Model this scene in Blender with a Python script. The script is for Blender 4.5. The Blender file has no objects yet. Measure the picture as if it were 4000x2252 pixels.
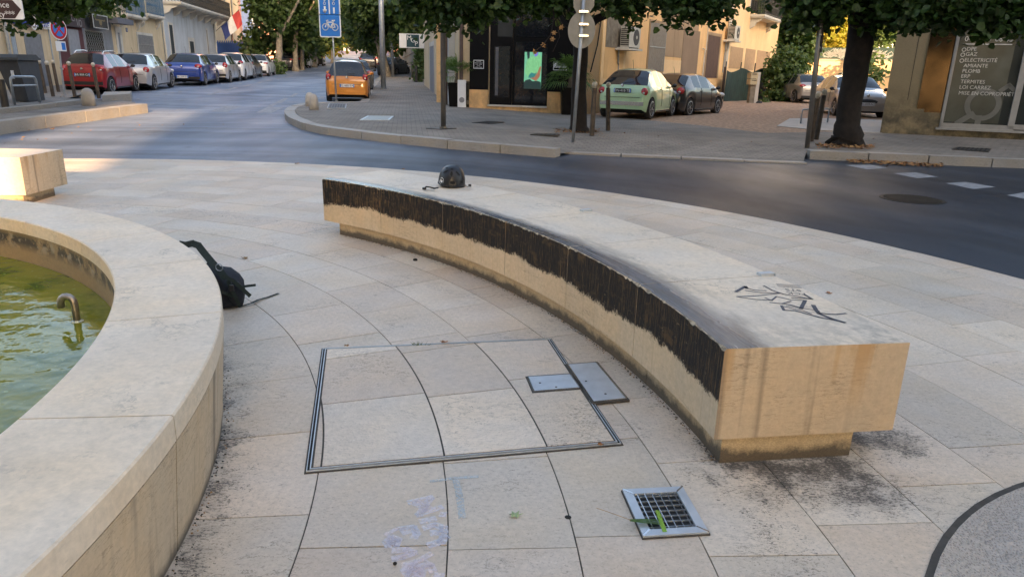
import bpy, math, random
import numpy as np
from mathutils import Vector, Matrix
from mathutils.geometry import delaunay_2d_cdt, intersect_point_line
R = math.radians
random.seed(7)
SC = bpy.context.scene
COL = SC.collection
# ------------------------------------------------------------ camera
FPX, PITCH, ROLL, EYE = 2771.0, R(17.13), R(1.484), 1.5
FW = Vector((0, math.cos(PITCH), -math.sin(PITCH)))
_rt, _up = Vector((1, 0, 0)), Vector((0, math.sin(PITCH), math.cos(PITCH)))
RT = _rt * math.cos(ROLL) + _up * math.sin(ROLL)
UP = _up * math.cos(ROLL) - _rt * math.sin(ROLL)
cd = bpy.data.cameras.new('camera'); cam = bpy.data.objects.new('camera', cd); COL.objects.link(cam)
cam.matrix_world = Matrix(((RT.x, UP.x, -FW.x, 0), (RT.y, UP.y, -FW.y, 0), (RT.z, UP.z, -FW.z, EYE), (0, 0, 0, 1)))
cd.sensor_width = 36; cd.lens = FPX / 4000 * 36; cd.clip_end = 1000; cd.clip_start = .05
SC.camera = cam
# ------------------------------------------------------------ world, sun, exposure
SUN_EL, SUN_D = R(16), Vector((-.30, 1, 0)).normalized()     # SUN_D: the way the light travels over the ground
w = bpy.data.worlds.new("World"); SC.world = w; w.use_nodes = True
nt = w.node_tree; bg = nt.nodes['Background']; sk = nt.nodes.new('ShaderNodeTexSky')
sk.sky_type = 'NISHITA'; sk.sun_disc = False; sk.sun_elevation = SUN_EL
sk.sun_rotation = math.atan2(-SUN_D.x, -SUN_D.y); sk.air_density = 1.0; sk.dust_density = 3.5
sk.ozone_density = .3
nt.links.new(sk.outputs[0], bg.inputs[0]); bg.inputs[1].default_value = .105
sd = bpy.data.lights.new('sun', 'SUN'); sd.energy = 3.8; sd.angle = R(.9); sd.color = (1, .66, .36)
sun = bpy.data.objects.new('sun', sd); COL.objects.link(sun)
LD = Vector((SUN_D.x * math.cos(SUN_EL), SUN_D.y * math.cos(SUN_EL), -math.sin(SUN_EL)))
sun.rotation_euler = LD.to_track_quat('-Z', 'Y').to_euler()
vs = SC.view_settings; vs.view_transform = 'Standard'; vs.look = 'None'; vs.gamma = 1; vs.exposure = 2.55
vs.use_white_balance = True; vs.white_balance_temperature = 6900; vs.white_balance_tint = 12.5
# ------------------------------------------------------------ picture helpers: rays from the photo onto real surfaces
def ray(px, py): return (FW * FPX + RT * (px - 2000) - UP * (py - 1126)).normalized()
def lerp(a, b, t): return a + (b - a) * t
def sstep(a, b, x):
    t = min(1, max(0, (x - a) / (b - a))); return t * t * (3 - 2 * t)
TP = [(-1e3, 0), (10, 0), (28, .13), (38, .3), (57, .6), (90, 1.6), (160, 4.3), (1e4, 4.3)]
def TZ(x, y):
    for (a, za), (b, zb) in zip(TP, TP[1:]):
        if y <= b: z = lerp(za, zb, (y - a) / (b - a)); break
    z *= 1 - sstep(-2, 1.5, x)
    return z + .1 * sstep(-10, -14, x) * sstep(14, 26, y)
def at(px, py, h=0.0):
    d = ray(px, py); f = lambda t: EYE + d.z * t - TZ(d.x * t, d.y * t) - h
    a, b = 0.0, 1.0
    while f(b) > 0 and b < 260: a, b = b, b * 1.04 + .3
    for _ in range(40):
        m = (a + b) / 2
        if f(m) > 0: a = m
        else: b = m
    return Vector((d.x * b, d.y * b, TZ(d.x * b, d.y * b) + h))
def pd(px, py, Y):
    d = ray(px, py); return Vector((0, 0, EYE)) + d * (Y / d.y)
def flat(px, py, z=0.0):
    d = ray(px, py); return Vector((0, 0, EYE)) + d * ((z - EYE) / d.z)
_d = ray(1510, 258.8); U = Vector((_d.x, _d.y, 0)).normalized()      # the way the street runs
V = Vector((U.y, -U.x, 0))                                             # to the right of it
# ------------------------------------------------------------ materials
class NT:
    def __init__(s, name):
        s.m = bpy.data.materials.new(name); s.m.use_nodes = True; s.t = s.m.node_tree
        s.b = s.t.nodes['Principled BSDF']; s.out = s.t.nodes['Material Output']
    def n(s, typ, ins=None, **kw):
        nd = s.t.nodes.new(typ)
        for k, v in kw.items(): setattr(nd, k, v)
        for k, v in (ins or {}).items(): s.set(nd.inputs[k], v)
        return nd
    def set(s, sock, v):
        if isinstance(v, bpy.types.NodeSocket): s.t.links.new(v, sock)
        elif isinstance(v, (tuple, list)) and len(v) == 3 and sock.type == 'RGBA': sock.default_value = (*v, 1)
        else: sock.default_value = v
    def obj(s): return s.n('ShaderNodeTexCoord').outputs['Object']
    def uv(s): return s.n('ShaderNodeTexCoord').outputs['UV']
    def mapp(s, vec, scale=(1, 1, 1), loc=(0, 0, 0)): return s.n('ShaderNodeMapping', {0: vec, 'Scale': scale, 'Location': loc}).outputs[0]
    def noise(s, vec, sc, det=3, rough=.55): return s.n('ShaderNodeTexNoise', {'Vector': vec, 'Scale': sc, 'Detail': det, 'Roughness': rough}).outputs[0]
    def math(s, op, a, b=0.0, c=0.0, clamp=False): return s.n('ShaderNodeMath', {0: a, 1: b, 2: c}, operation=op, use_clamp=clamp).outputs[0]
    def rng(s, v, a, b, c=0.0, d=1.0): return s.n('ShaderNodeMapRange', {0: v, 1: a, 2: b, 3: c, 4: d}).outputs[0]
    def mix(s, f, a, b, bt='MIX'):
        nd = s.n('ShaderNodeMix', data_type='RGBA', blend_type=bt)
        s.set(nd.inputs[0], f); s.set(nd.inputs[6], a); s.set(nd.inputs[7], b); return nd.outputs[2]
    def scale(s, col, f): return s.mix(1.0, col, s.n('ShaderNodeCombineColor', {0: f, 1: f, 2: f}).outputs[0], 'MULTIPLY')
    def bump(s, h, st=.3, dist=.01): s.set(s.b.inputs['Normal'], s.n('ShaderNodeBump', {'Height': h, 'Strength': st, 'Distance': dist}).outputs[0])
    def sep(s, v): return s.n('ShaderNodeSeparateXYZ', {0: v}).outputs
    def fin(s, col, rough=.7, metal=0.0, spec=None):
        s.set(s.b.inputs['Base Color'], col); s.set(s.b.inputs['Roughness'], rough); s.b.inputs['Metallic'].default_value = metal
        if spec is not None: s.b.inputs['Specular IOR Level'].default_value = spec
        return s.m
def mat(name, col, rough=.7, metal=0.0, amt=.12, sc=6.0, bump=0.0, spec=None, dirt=0.0, coat=0.0):
    N = NT(name); o = N.obj(); c = N.scale((*col,), N.rng(N.noise(o, sc, 5), .3, .7, 1 - amt, 1 + amt))
    if dirt: c = N.mix(N.math('MULTIPLY', N.rng(N.noise(N.mapp(o, (1, 1, .35)), sc * .6, 6, .65), .5, .72), dirt), c, tuple(k * .35 for k in col))
    if bump: N.bump(N.noise(o, sc * 6, 4), bump)
    if coat: N.b.inputs['Coat Weight'].default_value = coat; N.b.inputs['Coat Roughness'].default_value = .05
    return N.fin(c, rough, metal, spec)
def stone_common(N, o, base, vein=1.0, pit=1.0, tint=True, fine=1.0):
    c = N.scale(base, N.rng(N.noise(o, 1.1, 4, .65), .3, .7, .88, 1.10))
    c = N.mix(N.rng(N.noise(o, 2.3, 2), .35, .65), c, N.mix(1.0, c, (1.03, .97, .88), 'MULTIPLY'))
    c = N.scale(c, N.rng(N.noise(o, 38, 5, .7), .25, .75, 1 - .15 * fine, 1 + .15 * fine))
    if tint:
        t = N.n('ShaderNodeAttribute', attribute_name='tint').outputs['Fac']
        c = N.scale(c, N.rng(t, 0, 1, .89, 1.09))
        c = N.mix(N.rng(N.math('FRACT', N.math('MULTIPLY', t, 7.3)), 0, 1, 0, .6), c, N.mix(1.0, c, (1.03, .93, .88), 'MULTIPLY'))
        c = N.mix(N.math('MULTIPLY', N.rng(N.noise(o, 75, 5, .8), .53, .63), .32), c, (.17, .14, .12))
        c = N.mix(N.math('MULTIPLY', N.rng(N.noise(o, 60, 4, .8), .60, .7), .35), c, (.80, .76, .70))
    st = N.mapp(o, (1, 2.2, 1)) if tint else N.mapp(o, (.35, .35, 2.6))
    p = N.rng(N.noise(st, 34, 7, .8), .575, .64)
    p2 = N.math('MULTIPLY', p, N.rng(N.noise(o, 3.1, 3), .42, .62, .15, 1))
    c = N.mix(N.math('MULTIPLY', p2, .55 * pit), c, (.13, .115, .10))
    r = N.math('ABSOLUTE', N.math('SUBTRACT', N.noise(st, 5.5, 6, .68), .5))
    v = N.rng(r, .0, .011, 1, 0); v = N.math('MULTIPLY', v, N.rng(N.noise(o, 2.0, 2), .52, .62))
    c = N.mix(N.math('MULTIPLY', v, .8 * vein), c, (.09, .075, .06))
    return c, p
def m_paving():
    N = NT('paving_stone'); o = N.obj(); c, p = stone_common(N, o, (.58, .515, .435), 1, 1.45)
    # lichen speckle by the fountain's foot, round the bench's end and inside its curve
    def near(pt, r0, r1):
        d = N.n('ShaderNodeVectorMath', {0: o, 1: pt}, operation='DISTANCE').outputs['Value']; return N.rng(d, r0, r1, 1, 0)
    k = near((-4.9, 1.47, 0), 3.78, 4.25)
    for q, r_, a_ in (((1.05, 2.42, 0), .42, .95), ((1.35, 2.42, 0), .45, 1), ((1.62, 2.75, 0), .38, 1), ((.8, 2.45, 0), .3, .8), ((1.5, 2.1, 0), .3, .6)): k = N.math('MAXIMUM', k, N.math('MULTIPLY', near(q, .02, r_), a_))
    xx = N.sep(o)[0]; yy = N.sep(o)[1]; kx = N.math('MULTIPLY', N.rng(xx, .6, .9), N.rng(xx, 1.75, 1.35)); k = N.math('MAXIMUM', k, N.math('MULTIPLY', kx, N.math('MULTIPLY', N.rng(yy, 2.0, 2.52), N.rng(yy, 3.0, 2.7))))
    k = N.math('MAXIMUM', k, N.math('MULTIPLY', near((1.55, 2.85, 0), .1, .5), .95))
    k = N.math('MULTIPLY', k, N.rng(N.noise(o, 5.5, 5, .7), .3, .6, .5, 1.15), clamp=True)
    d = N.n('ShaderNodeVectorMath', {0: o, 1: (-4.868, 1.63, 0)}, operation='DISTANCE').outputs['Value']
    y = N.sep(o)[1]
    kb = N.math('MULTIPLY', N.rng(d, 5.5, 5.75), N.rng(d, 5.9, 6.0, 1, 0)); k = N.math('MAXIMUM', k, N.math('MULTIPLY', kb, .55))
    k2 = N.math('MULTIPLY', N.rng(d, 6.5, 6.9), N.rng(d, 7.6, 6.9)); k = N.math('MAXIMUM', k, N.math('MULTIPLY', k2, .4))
    sp = N.math('ADD', N.math('MULTIPLY', N.noise(N.mapp(o, (1, 1.7, 1)), 62, 6, .8), .75), N.math('MULTIPLY', N.noise(o, 13, 4, .7), .25))
    th = N.math('SUBTRACT', .66, N.math('MULTIPLY', k, .22))
    msk = N.math('MULTIPLY', N.rng(N.math('SUBTRACT', sp, th), 0, .05), N.math('GREATER_THAN', k, .02))
    c = N.mix(N.math('MULTIPLY', msk, .85), c, (.035, .033, .032))
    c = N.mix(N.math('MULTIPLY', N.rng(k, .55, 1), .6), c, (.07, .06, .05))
    # rubbed scuffs near the road and dark drips
    c = N.mix(N.math('MULTIPLY', N.rng(N.noise(o, 9, 5, .7), .66, .72), .6), c, (.12, .10, .09))
    N.bump(p, -.25, .004)
    return N.fin(c, .62)
def m_stone(name, base, vein=1, pit=1, axis_z=True, rough=.6, extra=None):
    N = NT(name); o = N.obj(); c, p = stone_common(N, o, base, vein, pit, False)
    if extra: c = extra(N, o, c)
    N.bump(p, -.2, .004); return N.fin(c, rough)
def drip(N, o, c):     # brown run-off streaks below the upper edge
    r = N.math('ABSOLUTE', N.math('SUBTRACT', N.noise(N.mapp(o, (2.5, 2.5, 15)), 2.2, 5, .65), .5)); c = N.mix(N.math('MULTIPLY', N.math('MULTIPLY', N.rng(r, 0, .016, 1, 0), N.rng(N.noise(o, 3.5, 3), .42, .6)), .65), c, (.16, .10, .05))
    c = N.mix(N.math('MULTIPLY', N.rng(N.noise(o, 4, 5, .7), .5, .68), .4), c, (.50, .41, .30))
    s = N.noise(N.mapp(o, (7, 7, .5)), 1, 4, .6); z = N.sep(o)[2]
    c = N.mix(N.math('MULTIPLY', N.rng(s, .52, .62), N.math('MULTIPLY', N.rng(z, .2, .5), .75)), c, (.42, .25, .10))
    s2 = N.noise(N.mapp(o, (11, 11, .3), (3, 1, 0)), 1, 3, .5)
    c = N.mix(N.math('MULTIPLY', N.rng(s2, .53, .66), .7), c, (.13, .10, .075))
    e = N.math('MULTIPLY', N.noise(o, 8, 6, .75), .07); return N.mix(N.math('MULTIPLY', N.rng(N.math('SUBTRACT', z, e), -.02, .02, 1, 0), .8), c, (.04, .035, .03))
def m_wax_face():      # black skate wax: thick above, ragged below (uv: arc length, height)
    N = NT('waxed_stone'); o = N.obj(); uv = N.uv(); c, p = stone_common(N, o, (.58, .46, .32), .8, .8, False)
    s = N.sep(uv); u, z = s[0], s[1]
    rag = N.noise(N.mapp(uv, (9, 8, 1)), 1, 9, .72); low = N.noise(N.mapp(uv, (1.1, 0, 1)), 1, 2)
    edge = N.math('ADD', .285, N.math('MULTIPLY', N.math('SUBTRACT', rag, .5), .11)); edge = N.math('ADD', edge, N.math('MULTIPLY', N.math('SUBTRACT', low, .5), .16))
    spk = N.noise(N.mapp(uv, (75, 45, 1)), 1, 5, .8); m = N.rng(N.math('ADD', N.math('SUBTRACT', z, edge), N.math('MULTIPLY', N.math('SUBTRACT', spk, .5), .11)), -.006, .012)
    scr = N.noise(N.mapp(uv, (90, 7, 1)), 1, 5, .75)
    worn = N.rng(scr, .52, .64)
    endw = N.rng(u, 4.2, 4.9, .32, 1)                  # the far end block is worn browner
    hole = N.math('MULTIPLY', N.rng(N.noise(N.mapp(uv, (6, 9, 1)), 1, 5, .7), .55, .68), .5)
    k = N.math('MULTIPLY', worn, N.math('ADD', .35, endw)); k = N.math('MAXIMUM', k, hole)
    wax = N.mix(N.math('MULTIPLY', k, .8), (.007, .0065, .0065), (.19, .105, .04))
    scrape = N.math('MULTIPLY', N.rng(N.noise(N.mapp(uv, (14, 38, 1)), 1, 7, .8), .60, .66), N.rng(N.noise(N.mapp(uv, (1.7, 3, 1)), 1, 2), .40, .58)); wax = N.mix(N.math('MULTIPLY', scrape, .7), wax, (.34, .24, .14))
    c2 = N.mix(m, c, wax)
    drp = N.rng(N.noise(N.mapp(uv, (60, 1.5, 1)), 1, 3), .58, .7); c2 = N.mix(N.math('MULTIPLY', drp, .18), c2, (.25, .16, .08))
    N.bump(N.noise(N.mapp(uv, (60, 14, 1)), 1, 5, .7), .5, .006)
    N.b.inputs['Specular IOR Level'].default_value = .25; return N.fin(c2, .62)
def m_wax_top():       # top slab, inner edge waxed, the sky's blue sheen put into its colour (uv: arc length, radius)
    N = NT('bench_top_stone'); o = N.obj(); uv = N.uv(); c, p = stone_common(N, o, (.66, .57, .465), .5, .5, False)
    s = N.sep(uv); u, r = s[0], s[1]
    n1 = N.noise(N.mapp(uv, (1.2, 9, 1)), 1, 5, .6)
    wd = N.rng(u, 1.0, 3.2, .17, .10)
    d = N.math('SUBTRACT', r, 5.75)
    k = N.rng(N.math('SUBTRACT', d, wd), -.05, .05, 1, 0)
    k = N.math('MULTIPLY', k, N.rng(n1, .25, .5, .6, 1))
    scr = N.noise(N.mapp(uv, (2, 120, 1)), 1, 4, .7)
    wax = N.mix(N.rng(scr, .4, .7), (.045, .058, .078), (.14, .16, .20))
    c = N.mix(N.math('MULTIPLY', k, .93), c, wax)
    far = N.math('MULTIPLY', N.rng(N.math('SUBTRACT', d, wd), 0, .2, 1, 0), N.rng(N.noise(N.mapp(uv, (2, 7, 1)), 1, 6, .7), .47, .62))
    c = N.mix(N.math('MULTIPLY', far, .55), c, (.12, .09, .07))
    # grime at the near end
    g = N.math('MULTIPLY', N.rng(u, .86, 1.35, 1, 0), N.rng(N.noise(uv, 9, 6, .7), .42, .6)); g = N.math('MULTIPLY', g, N.rng(r, 5.9, 6.5, .25, 1))
    c = N.mix(N.math('MULTIPLY', g, .7), c, (.10, .09, .08))
    return N.fin(c, N.rng(k, 0, 1, .55, .22))
def m_asphalt():
    N = NT('asphalt'); o = N.obj()
    c = N.mix(N.rng(N.noise(N.mapp(o, (.35, .12, 1)), 1.3, 4), .35, .65), (.031, .043, .064), (.070, .085, .112))
    c = N.scale(c, N.rng(N.noise(o, 90, 3, .8), .25, .75, .6, 1.4))
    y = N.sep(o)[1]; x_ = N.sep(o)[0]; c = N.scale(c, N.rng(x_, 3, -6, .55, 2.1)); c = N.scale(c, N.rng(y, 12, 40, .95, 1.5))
    c = N.mix(N.rng(N.noise(o, 170, 2, .5), .68, .74), c, (.30, .29, .28))
    d = N.n('ShaderNodeVectorMath', {0: o, 1: (-4.868, 1.63, 0)}, operation='DISTANCE').outputs['Value']
    tr = N.n('ShaderNodeTexNoise', {'Scale': 1.0, 'Detail': 4.0, 'Roughness': .6}, noise_dimensions='1D'); N.set(tr.inputs['W'], N.math('ADD', N.math('MULTIPLY', d, 1.1), N.math('MULTIPLY', N.noise(o, .25, 2), 2.0)))
    c = N.scale(c, N.rng(tr.outputs[0], .35, .65, .8, 1.25))
    ck = N.rng(N.math('ABSOLUTE', N.math('SUBTRACT', N.noise(o, .9, 6, .7), .5)), 0, .004, 1, 0); c = N.mix(N.math('MULTIPLY', N.math('MULTIPLY', ck, N.rng(N.noise(o, .3, 2), .5, .6)), .7), c, (.02, .02, .02))
    c = N.mix(N.math('MULTIPLY', N.rng(N.noise(o, .55, 6, .75), .60, .66), .45), c, (.045, .045, .048))
    N.bump(N.noise(o, 120, 3, .8), .6, .006)
    return N.fin(c, N.rng(N.noise(N.mapp(o, (.5, .2, 1)), 1.1, 4), .35, .65, .42, .62), 0, .38)
def m_brickpave(name, a, b, sc=(1, 1, 1), bw=.2, rh=.1, rot=0.0):
    N = NT(name); o = N.obj(); mp = N.n('ShaderNodeMapping', {0: o}); mp.inputs['Rotation'].default_value = (0, 0, rot)
    bt = N.n('ShaderNodeTexBrick', {'Vector': mp.outputs[0], 'Color1': a, 'Color2': b, 'Mortar': tuple(k * .4 for k in a), 'Scale': 1.0, 'Mortar Size': .006, 'Brick Width': bw, 'Row Height': rh})
    c = N.scale(bt.outputs[0], N.rng(N.noise(o, .9, 5, .6), .3, .7, .72, 1.2))
    c = N.mix(N.math('MULTIPLY', N.rng(N.noise(o, 7, 5, .7), .55, .7), .5), c, tuple(k * .4 for k in a))
    return N.fin(c, .85)
def m_leaf(name, a, b, trans=.35):
    N = NT(name); o = N.obj(); c = N.mix(N.rng(N.noise(o, 2.2, 4), .35, .65), a, b)
    c = N.scale(c, N.rng(N.noise(o, 23, 2), .3, .7, .6, 1.45)); N.fin(c, .55)
    tr = N.n('ShaderNodeBsdfTranslucent', {0: N.mix(1.0, c, (1.6, 1.5, .6), 'MULTIPLY')})
    mx = N.n('ShaderNodeMixShader', {0: trans, 1: N.b.outputs[0], 2: tr.outputs[0]}); N.t.links.new(mx.outputs[0], N.out.inputs[0]); return N.m
def m_plaster(name, col, dirt=.35, lowdirt=0.0):
    N = NT(name); o = N.obj(); c = N.scale(col, N.rng(N.noise(o, .7, 5, .6), .3, .7, .86, 1.1))
    c = N.scale(c, N.rng(N.noise(o, 30, 3), .3, .7, .94, 1.06))
    st = N.rng(N.noise(N.mapp(o, (2.2, 2.2, .22)), 1, 6, .7), .52, .7)
    c = N.mix(N.math('MULTIPLY', st, dirt), c, tuple(k * f for k, f in zip(col, (.45, .40, .34))))
    if lowdirt:
        z = N.sep(o)[2]; k = N.math('MULTIPLY', N.rng(z, .3, 1.3, 1, 0), N.rng(N.noise(o, 2.5, 6, .7), .38, .6)); c = N.mix(N.math('MULTIPLY', k, lowdirt), c, (.09, .08, .06))
    N.bump(N.noise(o, 60, 4), .25, .01); return N.fin(c, .85)
M = {}
def C(key, col, **k):
    if key not in M: M[key] = mat(key, col, **k)
    return M[key]
M['paving'] = m_paving()
M['joint'] = mat('joint_grout', (.06, .054, .047), .95, amt=.3, sc=20)
M['coping'] = m_stone('coping_stone', (.70, .59, .465), .45, .45)
M['wall_stone'] = m_stone('fountain_wall_stone', (.54, .43, .305), 1.1, 1.0, extra=drip)
def grime(N, o, c):
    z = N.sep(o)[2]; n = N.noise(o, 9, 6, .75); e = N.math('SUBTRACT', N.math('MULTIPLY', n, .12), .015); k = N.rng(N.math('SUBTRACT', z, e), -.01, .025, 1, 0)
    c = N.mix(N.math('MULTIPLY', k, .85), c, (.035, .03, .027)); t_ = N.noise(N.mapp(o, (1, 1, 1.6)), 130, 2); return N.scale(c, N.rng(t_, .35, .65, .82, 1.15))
M['plinth'] = m_stone('tooled_plinth_stone', (.46, .355, .22), .3, .5, extra=grime)
M['bench_end'] = m_stone('bench_block_stone', (.50, .405, .295), 1.3, 1.2, extra=drip)
M['wax'] = m_wax_face(); M['waxtop'] = m_wax_top()
M['chip'] = mat('chipped_edge_stone', (.36, .30, .21), .8, amt=.8, sc=45, bump=.6, dirt=.9)
M['asphalt'] = m_asphalt()
M['kerb'] = m_stone('kerb_stone', (.31, .295, .275), .9, 2.2)
M['side'] = m_brickpave('sidewalk_pavers', (.215, .19, .165), (.265, .235, .20), bw=.22, rh=.11, rot=-.15)
M['gravel'] = mat('gravel_ground', (.38, .25, .165), .95, amt=.5, sc=9, bump=.8, dirt=.35)
M['concrete'] = mat('pale_concrete', (.50, .46, .41), .9, amt=.12, sc=2, dirt=.25)
M['paint'] = mat('road_paint', (.27, .28, .30), .7, amt=.3, sc=12, dirt=.7)
M['steel'] = mat('brushed_steel', (.50, .54, .58), .42, .45, amt=.1, sc=14)
M['galv'] = mat('galvanised_steel', (.36, .39, .42), .45, .7, amt=.15, sc=9)
M['darkmetal'] = mat('dark_painted_metal', (.035, .033, .032), .5, .2, amt=.3, sc=5)
M['brownmetal'] = mat('worn_brown_metal', (.075, .058, .045), .6, .3, amt=.35, sc=7)
M['black'] = mat('black_gap', (.008, .008, .008), .9)
M['rubber'] = mat('tyre_rubber', (.018, .018, .019), .8, amt=.3)
M['glass'] = mat('dark_window_glass', (.018, .022, .026), .05, amt=.2, spec=.8)
M['chrome'] = mat('bright_metal', (.62, .62, .62), .2, .95)
M['rim'] = mat('alloy_rim', (.42, .43, .45), .35, .8)
M['plate'] = mat('number_plate_white', (.62, .63, .66), .5)
M['ink'] = mat('black_ink', (.01, .01, .012), .6)
M['white'] = mat('white_sheet', (.72, .74, .76), .5, amt=.05)
M['signblue'] = mat('sign_blue', (.012, .17, .58), .4, amt=.04)
M['leafdark'] = m_leaf('dark_green_leaves', (.017, .045, .010), (.042, .09, .018), .3)
M['leafmid'] = m_leaf('plane_tree_leaves', (.03, .065, .018), (.07, .11, .03))
M['leafyellow'] = m_leaf('yellow_green_leaves', (.20, .24, .03), (.36, .28, .05), .5)
M['leafivy'] = m_leaf('ivy_leaves', (.035, .08, .02), (.10, .15, .05))
M['palm'] = m_leaf('palm_leaves', (.05, .11, .03), (.11, .19, .05))
M['bark'] = mat('dark_bark', (.017, .013, .011), .95, amt=.35, sc=9, bump=1.0)
M['planebark'] = mat('plane_tree_bark', (.22, .19, .15), .9, amt=.4, sc=5, bump=.5, dirt=.5)
M['dryleaf'] = mat('dry_leaf', (.33, .14, .05), .8, amt=.4, sc=30)
M['litter'] = mat('dry_leaf_litter', (.30, .17, .07), .9, amt=.6, sc=20)
M['wood'] = mat('weathered_wood', (.20, .17, .13), .9, amt=.3)
# ------------------------------------------------------------ mesh builder
class MB:
    def __init__(s): s.v, s.f, s.mi, s.t, s.uv = [], [], [], [], {}
    def add(s, vs, fs, mi=0, tint=.5, uvs=None):
        o = len(s.v); s.v += [tuple(p) for p in vs]
        for k, f in enumerate(fs):
            if uvs: s.uv[len(s.f)] = uvs[k]
            s.f.append(tuple(i + o for i in f)); s.mi.append(mi[k] if isinstance(mi, (list, tuple)) else mi); s.t.append(tint)
        return s
    def box(s, a, b, mi=0, fr=None, tint=.5):
        x0, y0, z0 = a; x1, y1, z1 = b
        P = [(x, y, z) for z in (z0, z1) for y in (y0, y1) for x in (x0, x1)]
        if fr: P = [fr(*p) for p in P]
        return s.add(P, [(0, 2, 3, 1), (4, 5, 7, 6), (0, 1, 5, 4), (2, 6, 7, 3), (0, 4, 6, 2), (1, 3, 7, 5)], mi, tint)
    def prism(s, pts, z0, z1, mi=0, tint=.5, fr=None, bottom=True):
        n = len(pts); P = [(p[0], p[1], z0) for p in pts] + [(p[0], p[1], z1) for p in pts]
        if fr: P = [fr(*p) for p in P]
        F = [(i, (i + 1) % n, n + (i + 1) % n, n + i) for i in range(n)] + [tuple(range(n, 2 * n))]
        if bottom: F.append(tuple(reversed(range(n))))
        return s.add(P, F, mi, tint)
    def tube(s, path, r, n=8, mi=0, caps=True):
        path = [Vector(p) for p in path]; rs = r if isinstance(r, (list, tuple)) else [r] * len(path)
        P = []; x = None
        for i, p in enumerate(path):
            d = (path[min(i + 1, len(path) - 1)] - path[max(i - 1, 0)]).normalized()
            if x is None: x = d.orthogonal().normalized()
            x = (x - d * x.dot(d)).normalized(); y = d.cross(x)
            P += [p + (x * math.cos(k * 2 * math.pi / n) + y * math.sin(k * 2 * math.pi / n)) * rs[i] for k in range(n)]
        F = [(i * n + k, i * n + (k + 1) % n, (i + 1) * n + (k + 1) % n, (i + 1) * n + k) for i in range(len(path) - 1) for k in range(n)]
        if caps: F += [tuple(reversed(range(n))), tuple(range(len(P) - n, len(P)))]
        return s.add(P, F, mi)
    def lathe(s, prof, c=(0, 0, 0), n=20, mi=0, axis='Z', fr=None):
        P = []
        for r, h in prof:
            for k in range(n):
                a = k * 2 * math.pi / n; q = (r * math.cos(a), r * math.sin(a), h)
                if axis == 'X': q = (q[2], q[0], q[1])
                if axis == 'Y': q = (q[0], q[2], q[1])
                q = (q[0] + c[0], q[1] + c[1], q[2] + c[2]); P.append(fr(*q) if fr else q)
        F = [(i * n + k, i * n + (k + 1) % n, (i + 1) * n + (k + 1) % n, (i + 1) * n + k) for i in range(len(prof) - 1) for k in range(n)]
        F += [tuple(reversed(range(n))), tuple(range(len(P) - n, len(P)))]
        return s.add(P, F, mi)
    def ball(s, c, r, n=12, mi=0, fr=None):
        r = r if isinstance(r, (tuple, list)) else (r, r, r); m = max(4, n // 2); P = []
        for i in range(m + 1):
            t = math.pi * (i + .001) / (m + .002)
            for k in range(n):
                a = 2 * math.pi * k / n; q = (c[0] + r[0] * math.sin(t) * math.cos(a), c[1] + r[1] * math.sin(t) * math.sin(a), c[2] + r[2] * math.cos(t)); P.append(fr(*q) if fr else q)
        return s.add(P, [(i * n + k, (i + 1) * n + k, (i + 1) * n + (k + 1) % n, i * n + (k + 1) % n) for i in range(m) for k in range(n)], mi)
    def sheet(s, poly, zf, step=1.0, mi=0):
        P = []; n = len(poly)
        for i in range(n):
            a, b = Vector(poly[i][:2]), Vector(poly[(i + 1) % n][:2]); k = max(1, int((b - a).length / step)); P += [a.lerp(b, j / k) for j in range(k)]
        nb = len(P); xs = [p.x for p in P]; ys = [p.y for p in P]
        def inside(x, y):
            c = False
            for i in range(n):
                x1, y1 = poly[i][:2]; x2, y2 = poly[i - 1][:2]
                if (y1 > y) != (y2 > y) and x < (x2 - x1) * (y - y1) / (y2 - y1) + x1: c = not c
            return c
        x = min(xs) + step * .51
        while x < max(xs):
            y = min(ys) + step * .53
            while y < max(ys):
                if inside(x, y): P.append(Vector((x, y)))
                y += step
            x += step
        r = delaunay_2d_cdt(P, [], [list(range(nb))], 1, 1e-4)
        return s.add([(p.x, p.y, zf(p.x, p.y)) for p in r[0]], [tuple(f) for f in r[2]], mi)
    def stroke(s, pts, wd, up=Vector((0, 0, 1)), mi=0, lift=0.0):
        pts = [Vector(p) for p in pts]
        for a, b in zip(pts, pts[1:]):
            d = (b - a).normalized(); q = d.cross(up).normalized() * wd / 2; e = d * wd * .3; l = up * lift
            s.add([a - e - q + l, b + e - q + l, b + e + q + l, a - e + q + l], [(0, 3, 2, 1)], mi)
        return s
    def text(s, txt, h, fr, mi=0, align='CENTER', depth=.0):
        vs, fs, wd = glyphs(txt); k = h / .7; ox = {'CENTER': -wd / 2, 'LEFT': 0, 'RIGHT': -wd}[align]
        P = [fr((x + ox) * k, y * k) for x, y in vs]; return s.add(P, fs, mi)
    def build(s, name, mats, parent=None, base=None, smooth=False):
        mats = mats if isinstance(mats, (list, tuple)) else [mats]
        me = bpy.data.meshes.new(name); b = base if base is not None else (parent.get('_b') if parent else None)
        V3 = np.array(s.v, dtype=float).reshape(-1, 3)
        if b is not None and len(V3): V3 = V3 - np.array(b)
        me.from_pydata(V3.tolist(), [], s.f)
        for m in mats: me.materials.append(m)
        me.polygons.foreach_set('material_index', s.mi)
        if smooth: me.polygons.foreach_set('use_smooth', [True] * len(s.f))
        a = me.attributes.new('tint', 'FLOAT', 'FACE'); a.data.foreach_set('value', s.t)
        if s.uv:
            uvl = me.uv_layers.new(name='UVMap')
            for fi, u in s.uv.items():
                for li, q in zip(me.polygons[fi].loop_indices, u): uvl.data[li].uv = q
        if smooth and smooth != True:
            try: me.set_sharp_from_angle(angle=R(smooth))
            except Exception: pass
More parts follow.
